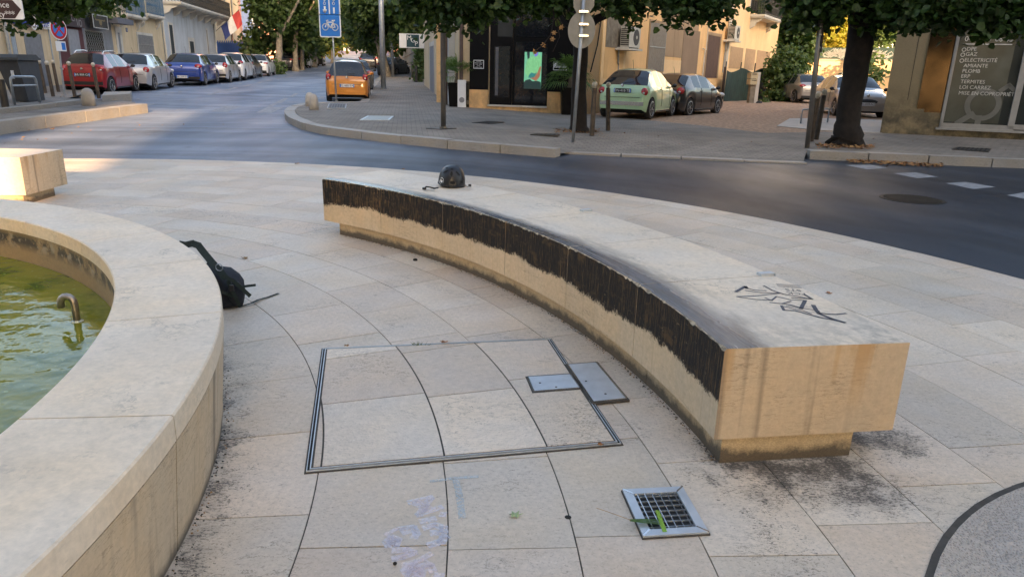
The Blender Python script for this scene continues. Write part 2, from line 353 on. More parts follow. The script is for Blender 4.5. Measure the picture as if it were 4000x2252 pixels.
        me.update(); o = bpy.data.objects.new(name, me); COL.objects.link(o)
        if parent: o.parent = parent
        elif b is not None: o.location = b
        return o
_gc = {}
def glyphs(t):
    if t not in _gc:
        cu = bpy.data.curves.new('lettering', 'FONT'); cu.body = t; cu.size = 1; cu.resolution_u = 3
        ob = bpy.data.objects.new('lettering', cu); me = bpy.data.meshes.new_from_object(ob)
        vs = [(v.co.x, v.co.y) for v in me.vertices]; fs = [tuple(p.vertices) for p in me.polygons]
        xs = [v[0] for v in vs] or [0]; _gc[t] = ([(x - min(xs), y) for x, y in vs], fs, max(xs) - min(xs))
        bpy.data.objects.remove(ob); bpy.data.curves.remove(cu); bpy.data.meshes.remove(me)
    return _gc[t]
def tag(o, label=None, cat=None, group=None, kind=None):
    for k, v in (('label', label), ('category', cat), ('group', group), ('kind', kind)):
        if v: o[k] = v
    return o
def thing(name, label, cat, loc=(0, 0, 0), rz=0.0, group=None, local=False):
    o = bpy.data.objects.new(name, None); COL.objects.link(o); o.location = loc; o.rotation_euler = (0, 0, rz); o.empty_display_size = .2
    if not local: BASES[o.name] = tuple(loc)
    return tag(o, label, cat, group)
BASES = {}
def part(name, mb, m, parent, label=None, smooth=False):
    r = parent
    while r.parent: r = r.parent
    o = mb.build(name, m, None, BASES.get(r.name), smooth); o.location = (0, 0, 0); o.parent = parent
    if label: o['label'] = label
    return o
def solo(name, mb, m, label, cat, group=None, base=None, smooth=False):
    if base is None:
        A = np.array(mb.v); base = (float(A[:, 0].mean()), float(A[:, 1].mean()), float(A[:, 2].min()))
    return tag(mb.build(name, m, None, base, smooth), label, cat, group)
def struct(name, mb, m, smooth=False): return tag(mb.build(name, m, None, None, smooth), kind='structure')
def copy_tree(o, parent=None):
    c = o.copy(); COL.objects.link(c); c.parent = parent
    for ch in list(o.children): copy_tree(ch, c)
    return c
class Fr:      # a facade: s along it, o out of it, z up
    def __init__(s, A, u, n): s.A, s.u, s.n = Vector((A[0], A[1], 0)), u.normalized(), n.normalized()
    def __call__(s, a, o, z): p = s.A + s.u * a + s.n * o; return Vector((p.x, p.y, z))
    def px(s, px, py, o=0.0):
        d = ray(px, py); t = ((s.A + s.n * o) - Vector((0, 0, EYE))).dot(s.n) / d.dot(s.n); p = Vector((0, 0, EYE)) + d * t
        return (p - s.A).dot(s.u), p.z
    def tx(s, a, z, o): return lambda x, y: s(a + x * s.dir, o, z + y)
    dir = 1
    def rect(s, mb, x0, y0, x1, y1, o0, o1, mi=0):      # a box on the facade from two picture corners
        a, za = s.px(x0, y0); b, zb = s.px(x1, y1); mb.box((min(a, b), o0, min(za, zb)), (max(a, b), o1, max(za, zb)), mi, s); return (a + b) / 2, min(za, zb), max(za, zb), min(a, b), max(a, b)
# ============================================================ GROUND
PC = (-4.868, 1.63)      # the plaza's centre
def pol(r, a, z=0.0, c=PC): return Vector((c[0] + r * math.cos(R(a)), c[1] + r * math.sin(R(a)), z))
def sector(mb, r0, r1, a0, a1, z0, z1, c=PC, gap=.0035, step=1.5, mi=0, tint=.5, jit=0.0):
    n = max(1, int(abs(a1 - a0) / step)); g0, g1 = math.degrees(gap / r0), math.degrees(gap / r1); P = []
    for i in range(n + 1): P.append(pol(r1 - gap, lerp(a0 + g1, a1 - g1, i / n), 0, c))
    for i in range(n + 1): P.append(pol(r0 + gap, lerp(a1 - g0, a0 + g0, i / n), 0, c))
    mb.prism(P, z0, z1, mi, tint, bottom=False)
RINGS = [3.70, 4.211, 4.692, 5.118, 5.543, 5.98, 6.41, 6.84, 7.28, 7.74, 8.16, 8.58, 9.04, 9.44, 9.74]
ANG = [[47.9, 39.7, 31.5, 23.2, 15.1, 6.8, -1.4], [51, 43.8, 36.6, 29.2, 18.5, 10.6, 4.3, -3], [53.8, 47.1, 40.3, 33.7, 27.0, 17.9, 10.5, 4.0, -3], [57.5, 51.1, 44.6, 38.4, 31.6, 26.0, 18.8, 11.5, 4.6, -2.4],
       [30, 24.1, 19.7, 15.2, 9.3, 3.4, -3], [4.9], [6.9], [9.1], [15.7], [26.5, 21.3], [30.2, 24.8, 19.2], [32.5, 27.5, 22.2], [34.4, 29.6, 24.4], [35.1, 31.9, 28.7]]
RO = RINGS; mb = MB(); rnd = random.Random(3)
for i, js in enumerate(ANG):
    r0, r1 = RO[i], RO[i + 1]; rm = (r0 + r1) / 2; js = sorted(js)
    st = math.degrees((.60 if i < 5 else .80 if i < 13 else .52) / rm)
    if i >= 5 and i < 13: st = {5: 7.0, 6: 6.9, 7: 6.5, 8: 6.1, 9: 5.25, 10: 5.5, 11: 5.2, 12: 5.05}[i]
    a = js[0]
    while a > js[-1] - 360 + st * 1.5: a -= st; js.insert(0, a)
    js.append(js[0] + 360)
    for a0, a1 in zip(js, js[1:]): sector(mb, r0, r1, a0, a1, -.02, rnd.uniform(0, .002), tint=rnd.random(), gap=.0026 if i < 4 else .0022)
struct('paving', mb, M['paving'])
mb = MB(); mb.prism([pol(9.735, a) for a in range(0, 360, 2)], -.05, -.004); struct('paving_joints', mb, M['joint'])
mb = MB(); xs = [-400, -150, -80] + [-60 + 2 * i for i in range(61)] + [80, 150, 400]; ys = [-300, -100, -40] + [-10 + 2 * i for i in range(90)] + [200, 300, 500]
P = [(x, y, TZ(x, y) - .018) for y in ys for x in xs]; nx = len(xs)
mb.add(P, [(j * nx + i, j * nx + i + 1, (j + 1) * nx + i + 1, (j + 1) * nx + i) for j in range(len(ys) - 1) for i in range(nx - 1)]); struct('road', mb, M['asphalt'], smooth=True)
# a round patch of bush-hammered stone at the near right
DC = (2.707, .907); mb = MB()
for k in range(6): sector(mb, .02, 1.674, 60 * k + 40, 60 * k + 100, .0, .005, c=DC, gap=.006, step=4, tint=k / 6)
N = NT('bush_hammered_stone'); o = N.obj(); c, p = stone_common(N, o, (.52, .48, .445), .5, 1); ch = N.n('ShaderNodeTexVoronoi', {'Vector': N.mapp(o, (1, .55, 1)), 'Scale': 150}).outputs[0]
c = N.mix(N.rng(ch, .12, .45, .7, 0), c, (.10, .09, .088)); N.bump(ch, .8, .01); M['hammered'] = N.fin(c, .8)
struct('paving_circle', mb, M['hammered']); mb = MB(); mb.prism([pol(1.692, a, 0, DC) for a in range(0, 360, 5)], -.01, .0035); struct('paving_circle_joint', mb, M['joint'])
# kerbs, sidewalks
SZ = .14
def kerbline(pts, wd, h, side=1, name='kerb', m='kerb', blk=1.1, zf=TZ, drop=0.0):
    mb = MB(); pts = [Vector((p[0], p[1])) for p in pts]; rn = random.Random(5)
    D = [0]
    for a, b in zip(pts, pts[1:]): D.append(D[-1] + (b - a).length)
    def pt(s):
        for i in range(len(pts) - 1):
            if s <= D[i + 1] or i == len(pts) - 2:
                d = (pts[i + 1] - pts[i]).normalized(); return pts[i] + d * (s - D[i]), d
    n = max(1, round(D[-1] / blk)); L = D[-1] / n
    for i in range(n):
        k = 5; A, B = [], []
        for j in range(k + 1):
            s_ = i * L + .012 + (L - .024) * j / k; p, d = pt(s_); p2, d2 = pt(min(D[-1], s_ + .25)); p1, d1 = pt(max(0, s_ - .25)); d = (p2 - p1).normalized()
            q = Vector((d.y, -d.x)) * side; A.append(p); B.append(p - q * wd)
        P = []; dz = rn.uniform(-.006, .006)
        for p, q in zip(A, B):
            z = zf(p.x, p.y); n2 = (q - p).normalized() * .02
            P += [(p.x, p.y, z - .1), (p.x, p.y, z + h + dz - .02), (p.x + n2.x, p.y + n2.y, z + h + dz), (q.x, q.y, z + h + dz), (q.x, q.y, z - .1)]
        F = [(j * 5 + m_, (j + 1) * 5 + m_, (j + 1) * 5 + m_ + 1, j * 5 + m_ + 1) for j in range(k) for m_ in range(4)] + [(0, 1, 2, 3, 4), tuple(k * 5 + x for x in (4, 3, 2, 1, 0))]
        mb.add(P, F, 0, rn.random())
    return struct(name, mb, M[m])
KR = [at(*p, SZ) for p in [(1497, 300), (1478, 322), (1459, 344), (1449, 372), (1441, 397), (1400, 399), (1300, 400), (1262, 402), (1225, 404), (1190, 409), (1163, 419), (1153, 431), (1158, 443), (1175, 457), (1230, 480), (1305, 494), (1400, 506), (1515, 519), (1640, 531), (1770, 543), (1900, 554), (2050, 566), (2192, 577)]]
kerbline(KR, .30, SZ + .005, -1)
KD = [at(2192, 577, SZ), at(2250, 591, .02), at(2520, 603, .02), at(2830, 617, .02), at(3140, 628, .02)]; KD[0] = at(2200, 589, .02)
kerbline(KD, .25, .02, -1, name='dropped_kerb')
KE = [at(3150, 584, SZ), at(3500, 598, SZ), at(3700, 607, SZ), at(4000, 618, SZ)]; KE.append(KE[-1] + (KE[-1] - KE[-2]) * 5)
kerbline(KE, .30, SZ + .005, -1)
def zside(x, y):
    z = SZ
    d = min((Vector((x, y)) - Vector((a.x, a.y)).lerp(Vector((b.x, b.y)), t / 6)).length for a, b in zip(KD[1:], KD[2:]) for t in range(7)); inx = sstep(KD[0].x - 1.1, KD[0].x - .05, x) * (1 - sstep(KD[-1].x + .05, KD[-1].x + 1.1, x))
    z = lerp(z, .022 + (SZ - .022) * sstep(.2, 2.2, d), inx)
    return TZ(x, y) + z - .003
far = [KR[0] + U * 70, KR[0] + U * 70 + V * 3.2]
SIDE_R = [Vector((p.x, p.y)) for p in KR] + [Vector((p.x, p.y)) for p in KD[1:]] + [Vector((p.x, p.y)) for p in KE] + [Vector((30, 16)), Vector((12.0, 19.6)), Vector((9.0, 19.6)), Vector(at(2990, 519, SZ).xy), Vector(at(2760, 492, SZ).xy), Vector(at(2560, 472, SZ).xy), Vector((2.2, 24.6)), Vector((2, 26)), Vector((-2.0, 29.5))] + [Vector((p.x, p.y)) for p in reversed(far)]
mb = MB(); mb.sheet(SIDE_R, zside, 1.0); struct('sidewalk', mb, M['side'])
# gravel lot and the pale concrete pad beside it
def zlot(x, y): return SZ - .016 + .09 * sstep(27, 36, y)
mb = MB(); mb.sheet([(1.8, 25.5), (2.2, 22.5), (7.0, 17.5), (12, 17.8), (40, 20), (60, 70), (10, 70)], zlot, 3.0); struct('gravel_ground', mb, M['gravel'])
pad = [at(*p, SZ) for p in [(3035, 492), (3085, 463), (3200, 462), (3460, 470), (3445, 519), (3200, 508)]]
mb = MB(); mb.prism([(p.x, p.y) for p in pad], SZ - .01, SZ + .004); struct('concrete_path', mb, M['concrete'])
# left sidewalk
LA, LB = at(0, 513), at(535, 437); LK = [LA + (LA - LB) * 1.2, LA, LA.lerp(LB, .5), LB]
kerbline(LK, .32, .23, -1, blk=1.6)
LI = [at(0, 462), at(292, 424)]; LI.insert(0, LI[0] + (LI[0] - LI[1])); kerbline(LI, .25, .24, -1, blk=1.4)
mb = MB(); e1 = at(528, 398, SZ); e2 = at(262, 384, SZ)
SIDE_L = [Vector((LA - (LB - LA) * 1.2).xy), Vector(LA.xy), Vector(LB.xy), Vector(e1.xy), Vector(at(430, 387, SZ).xy), Vector(e2.xy), Vector((e2 + U * 5 - V * 1.0).xy), Vector((e2 + U * 60 - V * 2).xy), Vector((e2 + U * 60 - V * 14).xy), Vector((-45, 25)), Vector((-40, 8))]
mb.sheet(SIDE_L, lambda x, y: TZ(x, y) + SZ - .006, 1.5); M['side2'] = m_brickpave('grey_sidewalk', (.20, .185, .17), (.24, .22, .20), bw=.3, rh=.15)
struct('sidewalk', mb, M['side2'])
# road markings
def mark(polys, lift=.004):
    mb = MB()
    for q in polys: mb.add([at(x, y, -.018 + lift) for x, y in q], [tuple(range(len(q)))])
    return mb
c2 = lambda *p: [(600 + x / 2.589, y / 2.589) for x, y in p]; c3 = lambda *p: [(1150 + x / 2.589, y / 2.589) for x, y in p]; c7 = lambda *p: [(3000 + x / 1.812, 500 + y / 1.812) for x, y in p]
c1 = lambda *p: [(x / 2.589, y / 2.589) for x, y in p]
mk = [c2((80, 1118), (250, 1118), (470, 1065), (300, 1063)), c2((570, 1130), (740, 1133), (895, 1071), (725, 1068)), c2((1035, 1140), (1192, 1142), (1312, 1088), (1150, 1082)), c1((1380, 1045), (1590, 1048), (1400, 1090)), c1((1630, 1118), (1790, 1115), (1960, 1070), (1800, 1072)),
      c2((1140, 1075), (1190, 1078), (1252, 1050), (1200, 1048)), c2((1230, 1040), (1290, 1045), (1365, 993), (1320, 992)), c2((1370, 978), (1410, 980), (1470, 943), (1432, 942)), c2((1490, 935), (1522, 935), (1570, 905), (1542, 905)), c2((1580, 895), (1608, 895), (1650, 872), (1624, 872)), c2((1655, 865), (1682, 865), (1722, 847), (1700, 847)), c2((1730, 842), (1750, 842), (1785, 826), (1768, 826)),
      c2((905, 982), (975, 982), (1040, 962), (1035, 952), (990, 955)), c2((960, 958), (1088, 958), (1080, 932)), c2((1660, 998), (1712, 1000), (1733, 975), (1690, 975)),
      c2((843, 852), (880, 852), (907, 839), (880, 839)), c2((890, 874), (940, 874), (1000, 854), (965, 854)), c2((1025, 846), (1070, 845), (1115, 827), (1080, 827)), c2((1140, 820), (1180, 820), (1215, 806), (1185, 806)), c2((1225, 803), (1262, 803), (1290, 791), (1265, 791)), c2((1310, 787), (1360, 785), (1420, 766), (1390, 766)), c2((700, 915), (760, 914), (862, 884), (815, 884)), c2((520, 962), (570, 962), (690, 930), (650, 930))]
for x, y in ((5, 972), (90, 955), (160, 940), (240, 926), (320, 911), (390, 898), (445, 888), (505, 879)): mk.append(c2((x, y + 4), (x + 38, y + 2), (x + 52, y - 6), (x + 18, y - 4)))
for x, y in ((1370, 1000), (1455, 988), (1570, 972), (1645, 956), (1715, 942), (1790, 930)): mk.append(c1((x, y + 4), (x + 40, y + 2), (x + 55, y - 6), (x + 15, y - 4)))
mk += [c7((545, 262), (700, 292), (850, 283), (720, 260)), c7((885, 320), (1055, 355), (1205, 345), (1045, 314)), c7((1255, 390), (1455, 432), (1612, 417), (1400, 381)), c7((1690, 475), (1880, 515), (2040, 490), (1840, 450))]
mk.append(c2((1345, 1036), (1540, 1040), (1545, 1033), (1350, 1030)))
struct('road_markings', mark(mk), M['paint'])
mb = MB(); ln = [at(*p, -.014) for p in c3((0, 1265), (150, 1292), (300, 1310), (450, 1330), (650, 1350), (850, 1372), (1050, 1388), (1250, 1398))]
mb.stroke(ln, .05); struct('road_edge_line', mb, mat('faded_road_paint', (.22, .225, .23), .7, amt=.3, sc=20))
# manhole cover in the road
mc = at(*c7((1020, 503))[0], -.018); mb = MB(); mb.lathe([(.40, 0), (.40, .006), (.36, .006), (.36, .003)], mc, 32)
rg = MB()
for k in range(-5, 6): L = math.sqrt(.34 ** 2 - (k * .06) ** 2); rg.box((mc.x - L, mc.y + k * .06 - .012, mc.z + .004), (mc.x + L, mc.y + k * .06 + .012, mc.z + .012))
t = thing('manhole_cover', 'round dark iron manhole cover set in the asphalt on the right', 'manhole cover', mc)
part('rim', mb, mat('dark_iron', (.03, .028, .027), .55, .5), t); part('cover', rg, M['darkmetal'], t)
# ============================================================ FOUNTAIN
FC = (-4.898, 1.471); CO, CI, CT = 3.916, 3.475, .484
fj = []; a = math.degrees(math.atan2(2.10 - FC[1], -1.12 + .03 - FC[0])) - .0
def fang(px, py): p = flat(px, py, CT); return math.degrees(math.atan2(p.y - FC[1], p.x - FC[0]))
fj = [fang(400, 1627), fang(640, 1236), fang(592 - 120, 915), fang(718, 1014)]
fj = sorted([fang(400, 1627), fang(640, 1236), fang(590, 1035), fang(450, 925)])
st = (fj[-1] - fj[0]) / 3
JA = [fj[0] - st, ] + fj + [fj[-1] + st]
while JA[0] > JA[-1] - 360 + st * 1.4: JA.insert(0, JA[0] - st)
JA.append(JA[0] + 360)
t = thing('fountain', 'round pale stone fountain basin with green water on the left of the square', 'fountain', (FC[0], FC[1], 0))
def ring_solid(mb, prof, a0, a1, c, step=1.0, mi=0, gap=.003, chip=0.0, rn=random.Random(1), close=True, mis=None):
    n = max(1, round((a1 - a0) / step)); m_ = len(prof); P = []; uvr = []
    for i in range(n + 1):
        aa = lerp(a0, a1, i / n); jx, jz = (rn.uniform(-1, .3) * chip, rn.uniform(-1, .2) * chip)
        for j, (r, z) in enumerate(prof):
            g = math.degrees(gap / r) * (1 if i == 0 else -1 if i == n else 0); P.append(tuple(pol(r, aa + g, z, c)))
    F, mm, uvs = [], [], []
    for i in range(n):
        for j in range(m_ if close else m_ - 1):
            k = (j + 1) % m_; F.append((i * m_ + j, (i + 1) * m_ + j, (i + 1) * m_ + k, i * m_ + k)); mm.append(mis[j] if mis else mi)
            A0, A1 = R(lerp(a0, a1, i / n)), R(lerp(a0, a1, (i + 1) / n)); q = []
            for (ang, jj) in ((A0, j), (A1, j), (A1, k), (A0, k)): q.append((ang * 5.75, prof[jj][1] if abs(prof[j][1] - prof[k][1]) > abs(prof[j][0] - prof[k][0]) else prof[jj][0]))
            uvs.append(q)
    if close:
        F += [tuple(range(m_)), tuple(reversed(range(n * m_, n * m_ + m_)))]; mm += [mi, mi]; uvs += [[(0, 0)] * m_] * 2
    mb.add(P, F, mm, rn.random(), uvs)
cp = MB()
for a0, a1 in zip(JA, JA[1:]): ring_solid(cp, [(CI, CT - .085), (CI, CT - .006), (CI + .006, CT), (CO - .006, CT), (CO, CT - .006), (CO, CT - .085)], a0, a1, FC, step=1.0, gap=.0028)
part('coping', cp, M['coping'], t)
wl = MB()
for a0, a1 in zip(JA, JA[1:]): ring_solid(wl, [(CI + .05, -.0), (CI + .05, CT - .088), (CO - .002, CT - .091), (CO - .04, -.0)], a0, a1, FC, step=1.5, gap=.003)
part('wall', wl, M['wall_stone'], t)
N = NT('stained_basin_lining'); o = N.obj(); c, p = stone_common(N, o, (.30, .22, .13), .6, 1, False); z = N.sep(o)[2]
n1 = N.noise(N.mapp(o, (1, 1, 1)), 7, 6, .75); bnd = N.math('MULTIPLY', N.rng(z, .27, .33), N.rng(z, .405, .36)); c = N.mix(N.math('MULTIPLY', bnd, N.rng(n1, .42, .50)), c, (.05, .045, .04))
c = N.mix(N.math('MULTIPLY', N.math('MULTIPLY', bnd, N.rng(N.noise(o, 11, 4), .55, .62)), .8), c, (.35, .31, .25)); M['lining'] = N.fin(c, .6)
il = MB(); ring_solid(il, [(CI + .048, -.3), (CI + .048, CT - .087), (CI + .012, CT - .0865), (CI + .012, -.3)], 0, 360, FC, step=2, gap=0); part('basin_lining', il, M['lining'], t)
bt = MB(); bt.lathe([(CO - .05, -.3), (CO - .05, -.28)], (FC[0], FC[1], 0), 48); part('basin_floor', bt, mat('algae_floor', (.05, .065, .01), .8, amt=.4, sc=3), t)
# dirt line where wall meets paving
N = NT('algae_water'); o = N.obj(); fl = N.noise(N.mapp(o, (1, 1, 1)), 2.4, 5, .65); wv = N.noise(N.mapp(o, (1, 1, 1)), 5.5, 3, .6)
c = N.mix(N.rng(fl, .42, .56), (.075, .11, .006), (.20, .195, .016)); c = N.mix(N.rng(N.noise(o, 30, 3), .64, .7), c, (.25, .28, .08))
bp = N.n('ShaderNodeTexWave', {'Vector': o, 'Scale': 1.6, 'Distortion': 9.0, 'Detail': 4.0, 'Detail Scale': 2.2}, wave_type='RINGS').outputs[1]
N.bump(N.math('ADD', N.math('MULTIPLY', bp, .55), N.math('MULTIPLY', wv, 1.6)), .09, .03); N.fin(c, .02); N.b.inputs['IOR'].default_value = 1.33; N.b.inputs['Specular IOR Level'].default_value = .38
WZ = .20
mb = MB(); mb.lathe([(.001, WZ), (CI + .01, WZ)], (FC[0], FC[1], 0), 96); mb.f = mb.f[:96]; mb.mi = mb.mi[:96]; mb.t = mb.t[:96]
struct('water', mb, N.m, smooth=True)
pb = flat(302, 1255, WZ); pt_ = MB(); side = RT.copy(); side.z = 0; side.normalize()
path = [pb + Vector((0, 0, -.25)), pb + Vector((0, 0, .10))] + [pb + Vector((0, 0, .10)) - side * (.035 - .035 * math.cos(a_)) + Vector((0, 0, .035 * math.sin(a_))) for a_ in [k * math.pi / 8 for k in range(1, 9)]] + [pb - side * .07 + Vector((0, 0, .075))]
pt_.tube(path, .0175, 14); t = thing('fountain_spout', 'curved rusty steel spout pipe rising from the green water', 'pipe', pb)
part('pipe', pt_, mat('tarnished_steel', (.33, .29, .26), .35, .8, amt=.3, sc=25, dirt=.5), t, smooth=True); fl = MB(); fl.lathe([(.024, WZ - .02), (.03, WZ + .003), (.019, WZ + .008)], (pb.x, pb.y, 0), 16); part('foam_collar', fl, mat('pale_foam', (.45, .48, .40), .4), t)
# ============================================================ BENCHES
HB = .5058; BI, BO = 5.752, 6.53
def bench(name, label, js, pj, zb, near_end, extra=True):
    t = thing(name, label, 'bench', tuple(pol(6.1, js[0], 0)))
    rn = random.Random(11)
    for a0, a1 in zip(js, js[1:]):
        mb = MB(); n = int((a1 - a0) / .22); g = math.degrees(.002 / BI); P = []
        for i in range(n + 1):
            aa = lerp(a0 + g, a1 - g, i / n); c = .003 + (rn.random() ** 4) * .011; e = min(i, n - i)
            if e < 3: c += .012 * (3 - e) / 3 * rn.random()
            if not extra: c = .003
            P += [pol(BI, aa, zb), pol(BI, aa, HB - c), pol(BI + c * .9, aa, HB), pol(BO, aa, HB), pol(BO, aa, zb)]
        F, mm, uvs = [], [], []
        for i in range(n):
            A = [R(lerp(a0, a1, (i + k) / n)) * BI for k in (0, 1)]
            for j, mi in ((0, 1), (1, 3), (2, 2), (3, 0), (4, 0)):
                k = (j + 1) % 5; F.append((i * 5 + j, (i + 1) * 5 + j, (i + 1) * 5 + k, i * 5 + k)); mm.append(mi)
                pr = {0: ((zb, HB)), 2: ((BI, BO))}.get(j, (0, 1)); uvs.append([(A[0], pr[0]), (A[1], pr[0]), (A[1], pr[1]), (A[0], pr[1])])
        F += [(0, 1, 2, 3, 4), tuple(n * 5 + q for q in (4, 3, 2, 1, 0))]; mm += [0, 0]; uvs += [[(0, 0)] * 5] * 2
        mb.add(P, F, mm, .5, uvs)
        part('seat_block', mb, [M['bench_end'], M['wax'] if extra else M['coping'], M['waxtop'] if extra else M['coping'], M['chip'] if extra else M['coping']], t)
    mb = MB()
    for a0, a1 in zip(pj, pj[1:]): ring_solid(mb, [(BI + .045, -.002), (BI + .045, zb - .001), (BO - .16, zb - .001), (BO - .16, -.002)], a0, a1, PC, step=1, gap=.002)
    part('plinth', mb, M['plinth'], t)
    return t
BJ = [8.85, 17.4, 25.4, 33.2, 41.4, 49.7, 57.3]
bn = bench('curved_bench', 'long curved stone bench with its inner face blackened by wax, black helmet on top', BJ, [9.05, 16.6, 24.5, 32.4, 40.5, 48.5, 55.8], .12, True)
for px, py in ((3022, 1072), (2308, 822)):
    p = flat(px, py, HB); a_ = math.degrees(math.atan2(p.y - PC[1], p.x - PC[0])); mb = MB(); fr = lambda x, y, z: pol(BO - .05 + x, a_, HB + z) + Vector((-math.sin(R(a_)), math.cos(R(a_)), 0)) * y
    mb.box((-.03, -.02, 0), (.055, .02, .014), 0, fr); mb.box((.045, -.02, -.03), (.057, .02, .013), 0, fr); part('skate_stopper', mb, M['steel'], bn)
S5 = lambda *p: [flat(2200 + x / 1.812, 700 + y / 1.812, HB + .001) for x, y in p]
mb = MB()
for q, wd in [(((1222, 795), (1290, 757), (1300, 772)), .018), (((1290, 765), (1350, 783), (1435, 788)), .010), (((1290, 785), (1400, 802), (1530, 803)), .010), (((1228, 829), (1380, 822), (1530, 806)), .009), (((1228, 829), (1350, 848), (1475, 855)), .009), (((1420, 752), (1480, 785), (1560, 812), (1760, 846)), .011), (((1710, 815), (1762, 846), (1620, 838)), .012), (((1430, 838), (1475, 857), (1510, 828), (1600, 850), (1720, 857)), .009), (((1712, 857), (1682, 915)), .018), (((1465, 870), (1600, 885), (1700, 913)), .010), (((1548, 880), (1612, 862)), .010), (((1545, 893), (1562, 925), (1640, 928), (1812, 975), (1990, 1010)), .014), (((1562, 900), (1700, 930), (1755, 950)), .009), (((1580, 893), (1812, 930)), .008), (((1770, 890), (1790, 925), (1812, 950), (1900, 985), (1990, 1012)), .020), (((1812, 945), (1870, 952), (1935, 955), (2000, 948)), .014)]:
    mb.stroke(S5(*q), wd)
part('marker_graffiti', mb, mat('dark_marker', (.055, .06, .08), .5, amt=.3, sc=40), bn)
mb = MB(); tp = flat(2200 + 1640 / 1.812, 700 + 800 / 1.812, HB + .001); tx_ = -(flat(2200 + 1690 / 1.812, 700 + 792 / 1.812, HB) - flat(2200 + 1580 / 1.812, 700 + 785 / 1.812, HB)).normalized(); ty_ = Vector((-tx_.y, tx_.x, 0))
for i, s_ in enumerate(('FCK', 'STS')): mb.text(s_, .035, (lambda o_: lambda x, y: tp + tx_ * x + ty_ * (y + o_))(-.055 * i))
for k in range(3): mb.stroke([tp + tx_ * -.05 + ty_ * (-.085 - k * .022), tp + tx_ * .06 + ty_ * (-.09 - k * .022)], .006)
part('marker_writing', mb, M['dark_marker'] if 'dark_marker' in M else bpy.data.materials['dark_marker'], bn)
b2a = math.degrees(math.atan2(7.52 - PC[1], -5.21 - PC[0]))
a_ = 92.6
bench('curved_bench', 'cut-off end of a second stone bench behind the fountain, orange in the sun', [a_ + 8.2 * k for k in range(6)], [a_ + .6 + 8.1 * k for k in range(6)], .11, False, extra=False)
#@@HATCH
def quadpt(Q, u, v): return Q[0] * (1 - u) * (1 - v) + Q[1] * u * (1 - v) + Q[2] * u * v + Q[3] * (1 - u) * v
HQ = [Vector((-1.026, 3.627)), Vector((.227, 3.863)), Vector((.470, 2.674)), Vector((-.767, 2.398))]
def clip(poly, Q):
    n = len(Q); area = sum(Q[i].x * Q[(i + 1) % n].y - Q[(i + 1) % n].x * Q[i].y for i in range(n)); sg = 1 if area > 0 else -1
    for i in range(n):
        a, b = Q[i], Q[(i + 1) % n]; ins = lambda p: ((b - a).x * (p.y - a.y) - (b - a).y * (p.x - a.x)) * sg >= 0
        out = []
        for k in range(len(poly)):
            p, q = poly[k], poly[(k + 1) % len(poly)]
            if ins(p): out.append(p)
            if ins(p) != ins(q):
                d1 = (b - a).x * (p.y - a.y) - (b - a).y * (p.x - a.x); d2 = (b - a).x * (q.y - a.y) - (b - a).y * (q.x - a.x); out.append(p.lerp(q, d1 / (d1 - d2)))
        poly = out
        if not poly: return []
    return poly
def inset(Q, d):
    n = len(Q); area = sum(Q[i].x * Q[(i + 1) % n].y - Q[(i + 1) % n].x * Q[i].y for i in range(n)); sg = 1 if area > 0 else -1; out = []
    for i in range(n):
        e0 = (Q[i] - Q[i - 1]).normalized(); e1 = (Q[(i + 1) % n] - Q[i]).normalized(); n0 = Vector((-e0.y, e0.x)) * sg; n1 = Vector((-e1.y, e1.x)) * sg; m_ = (n0 + n1) / (1 + n0.dot(n1)); out.append(Q[i] + m_ * d)
    return out
def band(mb, Q, d0, d1, z0, z1, mi=0):
    A, B = inset(Q, d0), inset(Q, d1)
    for i in range(len(Q)):
        j = (i + 1) % len(Q); mb.prism([A[i], A[j], B[j], B[i]], z0, z1, mi)
hc = (-.274, 3.14, 0)
t = thing('paved_access_hatch', 'large square steel-framed access hatch infilled with paving stone', 'access hatch', hc)
mb = MB(); mb.prism(inset(HQ, -.014), -.01, .0045); part('grout_bed', mb, M['joint'], t)
mb = MB(); mb.prism(inset(HQ, -.004), .001, .0055); part('gap', mb, M['black'], t)
mb = MB(); band(mb, HQ, -.0065, -.004, .001, .010); band(mb, HQ, .006, .0100, .001, .0115); part('steel_frame', mb, M['steel'], t)
IN = inset(HQ, .019); mb = MB(); rn = random.Random(8); mb2 = MB(); mb2.prism(inset(HQ, .0100), .002, .0085)
part('infill_grout', mb2, M['joint'], t)
hj = [[18.6, 11], [25.3, 18.2], [24.5, 17.6], [24.5, 18.6]]; rr = [4.0, 4.22, 4.70, 5.128, 5.7]
for i in range(4):
    js = [40] + hj[i] + [0] if i else [40, 25.0, 18.6, 8, 0]
    for a1, a0 in zip(js, js[1:]):
        n = 14; g0, g1 = math.degrees(.0035 / rr[i]), math.degrees(.0035 / rr[i + 1])
        P = [pol(rr[i + 1] - .004, lerp(a0 + g1, a1 - g1, k / n)).xy for k in range(n + 1)] + [pol(rr[i] + .004, lerp(a1 - g0, a0 + g0, k / n)).xy for k in range(n + 1)]
        P = clip(P, IN)
        if len(P) > 2: mb.prism(P, .003, .0115, 0, rn.random(), bottom=False)
part('stone_infill', mb, M['paving'], t)
R1 = lambda x, y: flat(1100 + x / 1.84, 1250 + y / 1.84).xy
